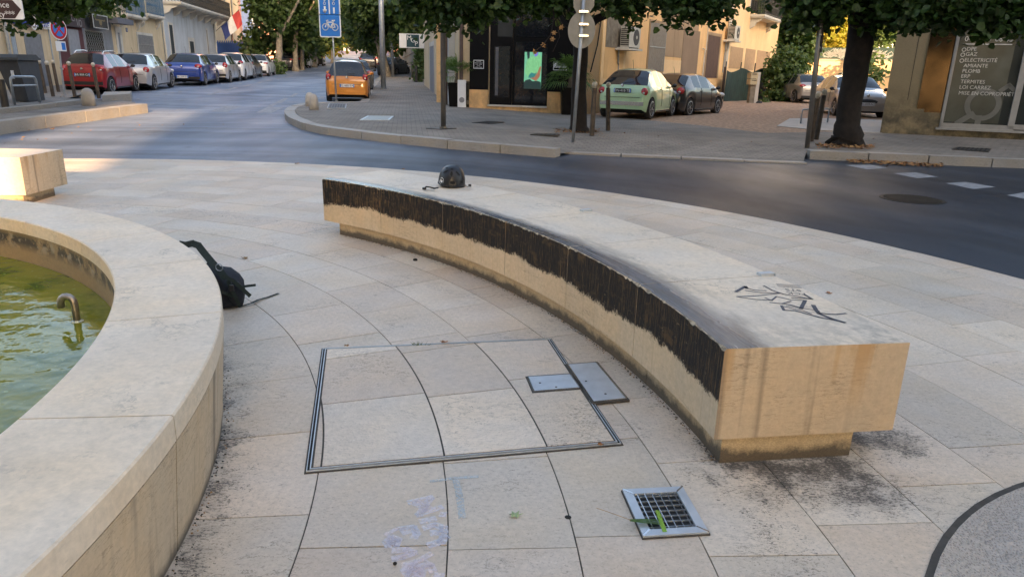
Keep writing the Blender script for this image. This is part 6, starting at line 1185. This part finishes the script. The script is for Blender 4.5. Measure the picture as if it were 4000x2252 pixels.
#@@FURNITURE
def pole(name, label, px, py, h, r, m='galv', top=None, cat='pole', cone=True, hh=SZ):
    b = at(px, py, hh); t = thing(name, label, cat, tuple(b)); mb = MB(); e = Vector(top) if top else b + Vector((0, 0, h)); mb.tube([b, b.lerp(e, .3), e], [r, r, r * .8], 14); part('pole', mb, M[m], t, smooth=True)
    mb = MB(); mb.tube([b - Vector((0, 0, .02)), b + (e - b).normalized() * .05], r * 1.5, 14); part('base_collar', mb, M[m], t); return t, b, e
t, b, e = pole('lamp_post', 'tall grey metal lamp post rising from the pavement kerb in front of the salon', 1732, 503, 9, .06, 'galv2') if 'galv2' in M else (M.__setitem__('galv2', mat('satin_grey_steel', (.19, .18, .17), .35, .6)), pole('lamp_post', 'tall grey metal lamp post rising from the pavement kerb in front of the salon', 1732, 503, 9, .06, 'galv2'))[1]
mb = MB(); mb.tube([e, e + Vector((0, -1.2, .2))], .05); mb.ball(tuple(e + Vector((0, -1.5, .2))), (.15, .45, .07), 12); part('lamp_head', mb, M['galv2'], t); mb = MB(); mb.tube([b + Vector((0, 0, 2.05)), b + Vector((0, 0, 2.08))], .064, 14); part('joint_ring', mb, M['ink'], t)
for px, py, r, lb in ((1498, 348, .13, 'slim pale steel lamp post beside the leaning plane tree'), (1535, 300, .11, 'farther slim steel lamp post on the right pavement')):
    t, b, e = pole('lamp_post', lb, px, py, 9, r, 'galv'); mb = MB(); mb.ball(tuple(e), (.2, .2, .1), 12); part('lamp_head', mb, M['galv'], t)
# two-panel bike sign
b = at(1314, 399, SZ); Ys = b.y; tp = pd(1290, -60, Ys); t, b, e = pole('bike_sign', 'blue cycle route signs stacked on a slightly leaning post', 1314, 399, 5, .03, 'galv', top=tp, cat='road sign'); ax = (e - b).normalized(); rt_ = Vector((1, 0, 0)); rt_ = (rt_ - ax * rt_.dot(ax)).normalized(); nn = rt_.cross(ax)
def panel(cx, cy, wpx, hpx, m_in, draws, nm, rim='white'):
    c = pd(cx, cy, Ys); c = c + nn * 0 + Vector((0, -.06, 0)); k = (Ys * math.cos(PITCH) + .45) / 2771; W_, H_ = wpx * k / 2, hpx * k / 2; up = ax; fr = lambda x, y, z: c + rt_ * x + up * y + Vector((0, -1, 0)) * z
    def rr(w_, h_, r_): return [(s1 * (w_ - r_) + r_ * math.cos(a), s2 * (h_ - r_) + r_ * math.sin(a)) for s1, s2, a0 in ((1, 1, 0), (-1, 1, 90), (-1, -1, 180), (1, -1, 270)) for a in [R(a0 + q * 22.5) for q in range(5)]]
    mb = MB(); mb.prism(rr(W_, H_, .06), -.03, .0, fr=fr); pn_ = part(nm, mb, M[rim], t); mb = MB(); mb.prism(rr(W_ * .9, H_ * .9, .04), .001, .004, fr=fr); part('blue_field', mb, M[m_in], pn_)
    mb = MB()
    for pts, wd in draws: mb.stroke([fr(x * W_, y * H_, .006) for x, y in pts], wd, up=Vector((0, -1, 0)))
    part('cycle_symbol', mb, M['white'], pn_); return pn_
def circ_(cx, cy, r, n=16): return [(cx + r * math.cos(2 * math.pi * k / n), cy + r * math.sin(2 * math.pi * k / n)) for k in range(n + 1)]
bike = [(circ_(-.44, -.12, .27), .035), (circ_(.46, -.14, .27), .035), ([(-.44, -.12), (-.26, .28), (.30, .28), (.02, -.18), (-.26, .28)], .035), ([(.02, -.18), (.46, -.14), (.30, .28), (.34, .40)], .035), ([(-.26, .28), (-.32, .42), (-.16, .45)], .03), ([(.22, .42), (.46, .44)], .04)]
panel(1291, 101, 81, 84, 'signblue', bike, 'cycle_route_panel')
mini = lambda cx, cy: [(circ_(cx, cy - .16, .1, 10), .02), (circ_(cx, cy + .16, .1, 10), .02), ([(cx - .1, cy - .1), (cx + .1, cy + .1), (cx - .05, cy + .14)], .02)]
panel(1287, 13, 81, 88, 'signblue', [([(0, -.85), (0, .9)], .04)] + mini(-.42, .12) + mini(.42, .12) + [([(-.42, -.3), (-.42, -.7)], .06), ([(-.56, -.55), (-.42, -.78), (-.28, -.55)], .04), ([(.42, -.4), (.42, -.8)], .06)], 'cycle_lane_panel')
# sign post seen from behind, left of the dropped kerb
b = at(2238, 556, SZ - .04); Yp = b.y; e = pd(2285, -60, Yp); t = thing('road_sign', 'leaning post with a triangular and a round road sign seen from behind', 'road sign', tuple(b)); mb = MB(); mb.tube([b, e], .035, 12); part('post', mb, M['galv'], t, smooth=True)
M['signback'] = mat('sign_back_grey', (.27, .26, .23), .6, .2, dirt=.3); c = pd(2272, 118, Yp) + Vector((0, -.06, 0)); mb = MB(); mb.lathe([(.255, .02), (.27, .03), (.27, .045), (.001, .045)], (0, 0, 0), 32, axis='Y'); mb.v = [(x + c.x, -y + c.y + .1, z * 1.28 + c.z) for x, y, z in mb.v]; part('round_plate', mb, M['signback'], t)
pt_ = [pd(x, y, Yp + .07) for x, y in (X4(1270, 75), X4(1330, 185), X4(1395, 190), X4(1478, 60), X4(1492, -260), X4(1262, -260))]; mb = MB(); mb.add([p for p in pt_] + [p + Vector((0, .02, 0)) for p in pt_], [tuple(range(6)), tuple(range(11, 5, -1))] + [(i, i + 6, (i + 1) % 6 + 6, (i + 1) % 6) for i in range(6)]); part('give_way_plate', mb, M['signback'], t)
for y in (118, 246, 362): p = pd(*X4(1352, y), Yp - .05); mb = MB(); mb.box((p.x - .05, p.y - .02, p.z - .018), (p.x + .13, p.y + .1, p.z + .018)); part('clamp', mb, M['chrome'], t)
# post at the right kerb
b = at(3152, 582, SZ - .05); e = pd(3222, -60, b.y); t = thing('lamp_post', 'leaning grey post at the start of the right-hand kerb', 'pole', tuple(b)); mb = MB(); mb.tube([b, e], .05, 12); part('pole', mb, M['galv2'], t, smooth=True)
mb = MB(); mb.tube([pd(3206, 205, b.y - .05), pd(3214, 110, b.y - .05)], .02, 6); part('conduit', mb, M['ink'], t); mb = MB()
for y in (140, 190): p = pd(3203, y, b.y); mb = MB(); mb.tube([p, p + Vector((0, 0, .03))], .062, 12); part('clamp', mb, M['chrome'], t)
# bollards: brown post with a pale ball on top
def bollard(label, px, py, h=.98, tx=0, group=None, m='brownmetal', hh=SZ, r=.055, ball=True):
    b = at(px, py, hh); e = b + Vector((tx * .05, 0, h)); t = thing('bollard', label, 'bollard', tuple(b), group=group); mb = MB(); mb.tube([b, b.lerp(e, .5), e], [r, r, r * .95], 12); part('post', mb, M[m], t, smooth=50)
    if ball: mb = MB(); mb.ball((e.x, e.y, e.z + .07), .062, 14); mb.tube([e, e + Vector((0, 0, .03))], .03, 10); part('ball_top', mb, M['pale_ball'], t, smooth=True)
    return t
M['pale_ball'] = mat('cream_ball', (.50, .46, .38), .5, dirt=.3)
bollard('bollard with a pale ball top standing right of the lime tree', 2312, 530, 1.02); bollard('leaning bollard in front of the mint green car', 2375, 510, 1.0, -1.2)
bollard('bollard touching the leaning grey post, its left neighbour', 3168, 552, .92); bollard('darker bollard with white ball between the grey post and the big tree', 3188, 545, .98, .6); bollard('bollard hidden behind the two by the grey post', 3176, 520, .9)
for x, y, lb in ((178, 364, 'back left bollard of the three beside the rubbish container'), (208, 377, 'middle bollard of the three beside the rubbish container'), (229, 359, 'bollard just left of the no stopping sign post'), (293, 379, 'bollard behind the left half of the red car'), (387, 385, 'bollard behind the right rear corner of the red car')): bollard(lb, x, y, .95, -.8, 'bollards round the left pavement corner')
for x, y, lb in ((1612, 305, 'nearest of the slim dark bollards by the ivy wall'), (1619, 315, 'second slim dark bollard by the ivy wall'), (1626, 321, 'slim dark bollard closest to the cream shop'), (1577, 280, 'far slim bollard along the block wall'), (1585, 286, 'slim bollard just before the ivy wall row')): bollard(lb, x, y, 1.0, 0, 'slim dark bollards on the right street pavement', 'darkmetal', ball=False, r=.09)
bollard('short dark bollard at the far left edge by the hoop', 22, 421, .7, 0, None, 'darkmetal', ball=False, r=.09)
# stone domes and blocks
def dome(label, px, py, h, r, hh=SZ):
    b = at(px, py, hh); mb = MB(); mb.lathe([(r, -.02), (r * .98, h * .45), (r * .88, h * .72), (r * .62, h * .92), (r * .25, h), (.001, h * 1.005)], b, 20); return solo('stone_bollard', mb, C('bollard_stone', (.40, .375, .34), amt=.12, sc=5), label, 'stone bollard', base=tuple(b), smooth=True)
dome('squat domed grey stone bollard on the left pavement corner', 348, 412, .47, .18); dome('pale domed stone bollard at the tip of the right pavement', 1227, 428, .45, .14); dome('second domed stone bollard just behind the first on the pavement tip', 1212, 414, .42, .15)
q = [at(*X1(x, y), SZ) for x, y in ((1035, 1030), (1320, 1000), (1335, 955), (1060, 965))]; mb = MB(); mb.prism([(p.x, p.y) for p in q], q[0].z - .1, q[0].z + .18); solo('stone_block', mb, M['kerb'], 'long low grey stone block behind the stone bollard on the left', 'stone block')
# hoop barrier and container
def hoop(label, pts, r=.028, cross=None, m='galv'):
    t = thing('hoop_barrier', label, 'barrier', tuple(pts[0])); mb = MB(); a, b, c, d = [Vector(p) for p in pts]; P = [a, a.lerp(b, .85)]; k = (b - a) * .15; h = (c - b)
    for i in range(1, 5): u_ = i / 4 * math.pi / 2; P.append(a.lerp(b, .85) + k * math.sin(u_) + h.normalized() * k.length * (1 - math.cos(u_)))
    for i in range(4): u_ = i / 4 * math.pi / 2; P.append(c - h.normalized() * k.length * (1 - math.sin(u_)) + (d - c).normalized() * k.length * (1 - math.cos(u_)))
    P += [d.lerp(c, .85), d]; mb.tube(P, r, 10); part('hoop', mb, M[m], t, smooth=True)
    if cross: mb = MB(); mb.tube([a.lerp(b, cross), d.lerp(c, cross)], r * .8, 8); part('cross_rail', mb, M[m], t)
    return t
a, d = at(*X1(150, 1062), SZ), at(*X1(405, 1040), SZ); hoop('silver tubular hoop barrier in front of the rubbish container', [a, pd(*X1(100, 775), a.y), pd(*X1(355, 778), d.y), d], .035, .68)
a, d = at(3127, 483, SZ), at(3232, 478, SZ); hoop('low steel hoop barrier on the pale concrete path', [a, a + Vector((0, 0, .42)), d + Vector((0, 0, .42)), d], .025); 
b = at(*X1(150, 1050), SZ); t = thing('rubbish_container', 'dark grey wheeled rubbish container behind the hoop barrier', 'rubbish container', tuple(b)); CF = Fr(at(*X1(-20, 1040), SZ) - Vector((0, 0, 0)) + Vector((0, .5, 0)), Vector((1, .12, 0)), Vector((.12, -1, 0))); wd = (at(*X1(215, 1040), SZ) - at(*X1(-20, 1040), SZ)).length; z0 = SZ + .15; zt = pd(*X1(150, 610), b.y).z; mb = MB()
P = [(.1, 0, z0), (wd - .05, 0, z0), (wd - .05, -.9, z0), (.1, -.9, z0), (-.15, .12, zt), (wd - .12, .12, zt), (wd - .12, -1, zt), (-.15, -1, zt)]; mb.add([CF(*p) for p in P], [(3, 2, 1, 0), (4, 5, 6, 7), (0, 1, 5, 4), (1, 2, 6, 5), (2, 3, 7, 6), (3, 0, 4, 7)]); part('bin_body', mb, C('container_grey', (.045, .048, .055), dirt=.4), t)
mb = MB(); mb.box((-.2, -1.05, zt + .003), (wd - .06, .18, zt + .07), 0, CF); mb.prism([(-1.05, .07), (.18, .07), (.1, .15), (-.9, .16)], -.18, wd - .1, fr=lambda p, q_, r_: CF(r_, p, zt + q_)); part('lid', mb, C('container_lid', (.06, .065, .07)), t)
mb = MB(); mb.box((wd * .38, .07, z0 + .62), (wd * .50, .12, z0 + .84), 0, CF); part('notice', mb, M['white'], t)
for x in (.25, wd - .25): mb = MB(); mb.lathe([(.09, -.03), (.1, 0), (.09, .03)], (0, 0, 0), 14, axis='X', fr=lambda p, q_, r_, x=x: CF(x + p, -.15 + q_, SZ + .1 + r_)); part('castor', mb, M['rubber'], t)
# no stopping sign
b = at(252, 372, SZ); c = pd(*X1(578, 292), b.y); t = thing('no_stopping_sign', 'round red and blue no stopping sign turned half away on the left', 'road sign', tuple(b)); mb = MB(); mb.tube([b, c + Vector((0, 0, .3))], .03, 10); part('post', mb, M['galv'], t); n = Vector((.98, -.18, 0)).normalized(); NF = Fr(c, Vector((-n.y, n.x, 0)), n)
mb = MB(); mb.lathe([(.001, .03), (.34, .03), (.34, .05), (.001, .05)], (0, 0, c.z), 28, axis='Y', fr=NF); pl = part('disc', mb, M['white'], t); RF_ = C('sign_red', (.45, .015, .025))
mb = MB(); mb.lathe([(.001, .052), (.315, .052), (.001, .053)], (0, 0, c.z), 28, axis='Y', fr=NF); part('red_ring', mb, RF_, pl); mb = MB(); mb.lathe([(.001, .055), (.235, .055), (.001, .056)], (0, 0, c.z), 28, axis='Y', fr=NF); part('blue_disc', mb, M['signblue'], pl); mb = MB(); mb.stroke([NF(-.18, .058, c.z + .18), NF(.18, .058, c.z - .18)], .06, up=n); mb.stroke([NF(-.18, .059, c.z - .18), NF(.18, .059, c.z + .18)], .06, up=n); part('red_cross', mb, RF_, pl)
mb = MB(); mb.box((-.2, .03, c.z - .68), (.2, .05, c.z - .38), 0, NF); part('lower_plate', mb, M['white'], t); mb = MB(); mb.box((.02, .051, c.z - .64), (.17, .054, c.z - .42), 0, NF); part('blue_square', mb, M['signblue'], t)
# brown direction sign
Yd_ = 15.5; k = (Yd_ * .955 + .4) / 2771; c = pd(88, 38, Yd_); t = thing('direction_sign', 'brown arrow-shaped direction sign with white lettering at the top left corner', 'direction sign', (c.x - 1.4, c.y, TZ(c.x - 1.4, c.y) + SZ)); fr = lambda x, y, z: Vector((c.x + x, c.y - z, c.z + y)); H_ = 70 * k / 2; L_ = 2.35
mb = MB(); mb.prism([(-L_, -H_), (-.03, -H_), (0, -H_ + .03), (0, H_ - .03), (-.03, H_), (-L_, H_)], -.03, 0, fr=fr); pn = part('board', mb, M['white'], t); mb = MB(); mb.prism([(-L_ + .03, -H_ * .92), (-.18, -H_ * .92), (-.03, -.0), (-.18, H_ * .92), (-L_ + .03, H_ * .92)], .002, .005, fr=fr); part('brown_field', mb, C('sign_brown', (.045, .02, .018)), pn)
mb = MB(); mb.text('Résidence', .115, lambda x, y: fr(x - .26, y + .03, .008), align='RIGHT'); mb.text("Apart'City***", .115, lambda x, y: fr(x - .17, y - .15, .008), align='RIGHT'); part('lettering', mb, M['white'], pn); mb = MB(); mb.tube([fr(-1.4, -c.z + SZ, .06) + Vector((0, .1, 0)), fr(-1.4, H_, .06) + Vector((0, .1, 0))], .04, 10); part('post', mb, M['galv'], t)
# palms in planters
def palm(label, px, py, hb, zc, seed, fr_r=.85):
    b = at(px, py, SZ); t = thing('potted_palm', label, 'potted palm', tuple(b)); mb = MB(); w_ = .33; mb.add([(b.x + sx_ * (w_ * .85 if z == 0 else w_), b.y + sy * (w_ * .85 if z == 0 else w_), b.z + z) for z in (0, hb) for sx_, sy in ((-1, -1), (1, -1), (1, 1), (-1, 1))], [(3, 2, 1, 0), (4, 5, 6, 7), (0, 1, 5, 4), (1, 2, 6, 5), (2, 3, 7, 6), (3, 0, 4, 7)]); part('planter', mb, M['blackpaint'], t); mb = MB(); z0 = b.z + hb - .03; mb.tube([(b.x, b.y, z0), (b.x + .02, b.y, z0 + (zc - z0) * .5), (b.x, b.y, zc)], [.15, .12, .09], 10); part('trunk', mb, C('palm_trunk', (.10, .075, .05), bump=1.0), t)
    rn = random.Random(seed)
    for k in range(30):
        a = rn.uniform(0, 6.283); el = rn.uniform(-.35, 1.25); d = Vector((math.cos(a) * math.cos(el), math.sin(a) * math.cos(el), math.sin(el))); c = Vector((b.x, b.y, zc)); st = rn.uniform(.3, .5) * fr_r; h = c + d * st; h.z -= .05; mb = MB(); mb.tube([c, h], .008, 4); side_ = d.cross(Vector((0, 0, 1))).normalized(); up_ = side_.cross(d).normalized()
        for q in range(15):
            ph = R(lerp(-80, 80, q / 14)); e = (d * math.cos(ph) + side_ * math.sin(ph)).normalized(); l = fr_r * rn.uniform(.45, .62) * (1 - .25 * abs(math.sin(ph))); w_ = e.cross(up_).normalized() * .014; m1 = h + e * l * .55 + up_ * .03; tip = h + e * l + Vector((0, 0, -.16 * l * 2)); mb.add([h, m1 + w_, tip, m1 - w_], [(0, 1, 2, 3)])
        part('frond', mb, M['palm'], t)
palm('potted fan palm in a dark square planter left of the salon door', 1790, 416, .78, pd(1795, 285, at(1790, 416, SZ).y).z, 5, .95); palm('potted fan palm in a dark square planter behind the lime tree trunk', 2226, 447, .85, pd(2225, 300, at(2226, 447, SZ).y).z, 9, 1.15)
b = at(1808, 419, SZ); mb = MB(); mb.box((b.x - .17, b.y - .1, b.z), (b.x + .1, b.y + .3, b.z + .88)); t = thing('white_box', 'tall white printed carton standing against the left planter', 'box', tuple(b)); part('carton', mb, M['white'], t); mb = MB(); mb.lathe([(.09, 0), (.09, .004)], (b.x - .03, b.y - .104, b.z + .24), 16, axis='Y'); part('printed_mark', mb, C('print_grey', (.25, .25, .27)), t)
b = at(1841, 419, SZ); t = thing('display_crate', 'dark patterned crate with round clock print beside the white carton', 'crate', tuple(b)); mb = MB(); mb.box((b.x - .24, b.y - .05, b.z), (b.x + .24, b.y + .4, b.z + .84)); part('crate', mb, C('dark_olive_print', (.05, .05, .035), amt=.7, sc=7), t); mb = MB(); mb.lathe([(.12, 0), (.12, .004)], (b.x + .05, b.y - .056, b.z + .48), 20, axis='Y'); mb.lathe([(.07, 0), (.07, .004)], (b.x - .12, b.y - .056, b.z + .16), 14, axis='Y'); mb.lathe([(.07, 0), (.07, .004)], (b.x + .15, b.y - .056, b.z + .16), 14, axis='Y'); part('clock_print', mb, C('print_beige', (.20, .18, .14)), t)
mb = MB(); mb.box((b.x - .22, b.y, b.z + .843), (b.x + .12, b.y + .25, b.z + 1.0)); mb.v = [(x + (z - b.z - .84) * .8, y, z) for x, y, z in mb.v]; mb.box((b.x + .0, b.y - .02, b.z + .843), (b.x + .26, b.y + .2, b.z + .93), 1); solo('blue_packet', mb, [C('packet_blue', (.02, .06, .4)), C('packet_purple', (.12, .10, .2))], 'blue crumpled packets lying on top of the dark crate', 'packet')
# covers and grids in the pavements
def grid(label, q, m='galv2', lift=SZ, bars=0, name='drain_cover'):
    P = [at(x, y, lift) for x, y in q]; c = sum(P, Vector()) / 4; t = thing(name, label, 'drain cover', tuple(c)); Q = [p.xy.to_2d() if hasattr(p.xy, 'to_2d') else Vector(p.xy) for p in P]; mb = MB(); band(mb, Q, 0, .05, c.z - .02, c.z + .010); part('frame', mb, M[m], t); mb = MB(); mb.prism(inset(Q, .05), c.z - .02, c.z + .006); part('cover', mb, M['galv2'] if not bars else M['ink'], t)
    for k in range(bars): mb = MB(); a, b_ = quadpt(Q, (k + .5) / bars, .03), quadpt(Q, (k + .5) / bars, .97); d = (b_ - a).normalized(); n_ = Vector((-d.y, d.x)) * .02; mb.prism([a + n_, a - n_, b_ - n_, b_ + n_], c.z, c.z + .012); part('bar', mb, M['darkmetal'], t)
grid('pale framed rectangular inspection cover in the pavement left of the lamp post', c3((660, 1218), (960, 1218), (1005, 1175), (740, 1172)), 'steel'); grid('dark drain grid in the pavement left of the lime tree', [X4(*p) for p in ((240, 1240), (420, 1255), (570, 1240), (400, 1225))], 'darkmetal', bars=6); grid('dark drain grid by the kerb end in front of the lime tree', [X4(*p) for p in ((830, 1362), (1110, 1376), (1130, 1360), (880, 1350))], 'darkmetal', bars=6)
grid('small drain grating behind the bike sign on the pavement tip', c3((330, 1100), (520, 1100), (528, 1050), (350, 1046)), 'galv', bars=7); grid('dark slotted drain in the pavement near the beige building', [X7(*p) for p in ((760, 1210), (1060, 1232), (1080, 1205), (800, 1190))], 'darkmetal', bars=8); grid('flat dark cover in the pavement below the lamp post', c3((1330, 1300), (1480, 1310), (1640, 1300), (1490, 1288)), 'darkmetal')
# helmet
hp = flat(1764, 727, HB); t = thing('helmet', 'black skate helmet with round white emblem resting on the curved bench', 'helmet', tuple(hp)); hr = [.150, .128, .150]; HF = lambda x, y, z: Vector((hp.x, hp.y, hp.z)) + Vector((x, y, z))
n, m_ = 40, 20; P = []; mb = MB()
def hpt(a, b, s_=1.0):
    ca, sa = math.cos(a), math.sin(a); z = max(0, math.sin(b)); r = math.cos(b) ** .8; brim = .012 * (1 - z) ** 6; tw = 1 + .05 * math.sin(2 * a); X_ = .118 * r * ca * (1 + .04 * z); Y_ = .138 * r * sa; Z_ = .175 * z ** .92 * s_ + .012 - .012 * ca * (1 - z); return HF((X_ * s_ + .010 * z), Y_ * s_, Z_)
for i in range(m_ + 1):
    for k in range(n): P.append(hpt(2 * math.pi * k / n, math.pi / 2 * i / m_))
mb.add(P, [(i * n + k, i * n + (k + 1) % n, (i + 1) * n + (k + 1) % n, (i + 1) * n + k) for i in range(m_) for k in range(n)]); hm = mat('satin_black_shell', (.010, .011, .015), .36, spec=.5); part('shell', mb, hm, t, smooth=True)
mb = MB(); mb.tube([hpt(2 * math.pi * k / 24, .04) for k in range(25)], .006, 6, caps=False); part('rim_edge', mb, M['ink'], t, smooth=True)
def aim(px, py):
    best = None; d = ray(px, py); o0 = Vector((0, 0, EYE))
    for i in range(90):
        for j in range(45):
            a, b_ = 2 * math.pi * i / 90, math.pi / 2 * j / 45; p = hpt(a, b_); v = p - o0; e = (v - d * v.dot(d)).length
            if e < .004 and (best is None or v.length < best[0]): best = (v.length, a, b_)
    return best[1:] if best else (-1.6, .6)
H8 = lambda x, y: (1600 + x / 8.057, 600 + y / 8.057)
for x, y, ra, rb, rot in ((1140, 555, .026, .009, .6), (1315, 625, .011, .023, 0), (1520, 610, .026, .009, -.9), (1340, 482, .012, .008, 0), (1170, 440, .016, .006, 0), (1365, 920, .023, .014, -.2), (1655, 890, .016, .014, 0)):
    a, b_ = aim(*H8(x, y)); c = hpt(a, b_); tu = (hpt(a + .02, b_) - c).normalized(); nn_ = tu.cross((hpt(a, b_ + .02) - c).normalized()).normalized(); tv = nn_.cross(tu).normalized(); mb = MB(); ring_ = []
    for s_, l in ((1.22, .0012), (1.0, .0006)):
        ring_ += [c + tu * (ra * s_ * math.cos(q) * math.cos(rot) - rb * s_ * math.sin(q) * math.sin(rot)) + tv * (ra * s_ * math.cos(q) * math.sin(rot) + rb * s_ * math.sin(q) * math.cos(rot)) + nn_ * l for q in [k * math.pi / 8 for k in range(16)]]
    mb.add(ring_, [(k, (k + 1) % 16, 16 + (k + 1) % 16, 16 + k) for k in range(16)], 0); mb.add([p + nn_ * .0003 for p in ring_[16:]], [tuple(range(16))], 1); part('vent', mb, [hm, M['black']], t)
a, b_ = aim(*H8(1000, 860)); c = hpt(a, b_); tu = (hpt(a + .02, b_) - c).normalized(); nn_ = tu.cross((hpt(a, b_ + .02) - c).normalized()).normalized(); tv = nn_.cross(tu); S_ = lambda x, y: c + tu * x + tv * y + nn_ * (.003 - 0); mb = MB()
mb.stroke([S_(.026 * math.cos(q), .028 * math.sin(q)) for q in [R(k) for k in range(-20, 130, 12)]], .004, up=nn_); mb.stroke([S_(.026 * math.cos(q), .028 * math.sin(q)) for q in [R(k) for k in range(185, 260, 12)]], .004, up=nn_)
mb.add([S_(x, y) for x, y in ((-.015, .012), (-.007, .016), (-.004, .004), (.004, .0), (.006, .006), (.014, .005), (.010, -.016), (-.013, -.008))], [tuple(range(8))]); part('emblem', mb, M['white'], t)
zH = HB + .006; fp = lambda x, y, z=0: flat(*H8(x, y), zH + z); mb = MB(); mb.stroke([fp(900, 1075, .02), fp(800, 1110, .006), fp(640, 1130, .006), fp(460, 1140, .004)], .02); mb.stroke([fp(460, 1120, .002), fp(520, 1040, .03), fp(640, 1055, .03), fp(780, 1090, .02), fp(900, 1070, .02)], .012, up=Vector((0, -1, .3))); mb.stroke([fp(1750, 1010, .03), fp(1830, 1040, .015), fp(1905, 1020, .02)], .02); part('chin_strap', mb, M['ink'], t)
mb = MB(); p = fp(1895, 1035, .01); mb.box((p.x - .012, p.y - .01, p.z), (p.x + .012, p.y + .01, p.z + .02)); p = fp(480, 1110, .0); mb.box((p.x - .02, p.y - .012, p.z - .004), (p.x + .012, p.y + .012, p.z + .012)); part('buckle', mb, M['darkmetal'], t)
# backpack leaning on the fountain
B2 = lambda x, y: (500 + x / 2.1467, 900 + y / 2.1467); g0 = flat(*B2(860, 620)); Yb = g0.y; t = thing('backpack', 'black backpack with dark green straps leaning against the fountain wall', 'backpack', tuple(g0)); mb = MB(); bm = mat('navy_black_fabric', (.012, .014, .02), .85, bump=.6); gm = mat('dark_green_webbing', (.018, .027, .021), .9, bump=.5)
sec = [((870, 608), 95, .0), ((865, 560), 112, .0), ((860, 500), 115, .01), ((858, 440), 108, .03), ((820, 390), 112, .05), ((760, 345), 100, .06), ((690, 310), 60, .07), ((655, 296), 15, .08)]; P = []; n = 16; kk = Yb / 2771 / 2.1467
for (c_, w_, dy) in sec:
    c = pd(*B2(*c_), Yb + dy - .02)
    for k in range(n): a = 2 * math.pi * k / n; P.append(c + Vector((w_ * kk * math.cos(a), .11 * (.4 + w_ / 180) * math.sin(a), .012 * math.sin(3 * a + c_[1]))))
mb.add(P, [(i * n + k, i * n + (k + 1) % n, (i + 1) * n + (k + 1) % n, (i + 1) * n + k) for i in range(len(sec) - 1) for k in range(n)] + [tuple(reversed(range(n))), tuple(range(len(P) - n, len(P)))]); part('bag', mb, bm, t, smooth=True)
mb = MB(); c = pd(*B2(905, 520), Yb - .1); mb.ball(tuple(c), (.05, .05, .075), 14); part('front_pocket', mb, bm, t, smooth=True)
wb = lambda pts, wd, nm, up=Vector((.3, -1, .5)): part(nm, MB().stroke([pd(*B2(x, y), Yb + dy) for x, y, dy in pts], wd, up=up.normalized()), gm, t)
wb([(432, 112, .25), (480, 122, .22), (540, 108, .18), (590, 125, .14), (640, 190, .08), (700, 262, .0), (760, 330, -.08), (810, 392, -.13)], .045, 'shoulder_strap'); wb([(800, 385, -.14), (880, 420, -.15), (950, 480, -.14), (1020, 545, -.10)], .024, 'side_strap'); wb([(840, 430, -.15), (870, 500, -.16), (905, 560, -.15), (930, 625, -.12)], .022, 'buckle_strap'); wb([(780, 510, -.12), (830, 530, -.15), (875, 548, -.15)], .02, 'lower_strap'); wb([(975, 468, -.02), (1065, 457, .0)], .016, 'loose_end')
mb = MB(); mb.stroke([flat(*B2(x, y), z) for x, y, z in ((925, 560, .05), (925, 610, .02), (940, 638, .004), (1040, 605, .02), (1090, 580, .012), (1180, 555, .006), (1258, 527, .006))], .022); part('trailing_strap', mb, gm, t); c = pd(*B2(770, 305), Yb - .12); mb = MB(); mb.tube([c + Vector((.022 * math.cos(a), -.01, .022 * math.sin(a))) for a in [k * math.pi / 6 for k in range(13)]], .003, 6, caps=False); part('d_ring', mb, M['galv'], t)
c = pd(*B2(870, 482), Yb - .17); mb = MB(); mb.box((c.x - .014, c.y - .006, c.z - .02), (c.x + .014, c.y + .004, c.z + .02)); part('buckle', mb, M['darkmetal'], t)
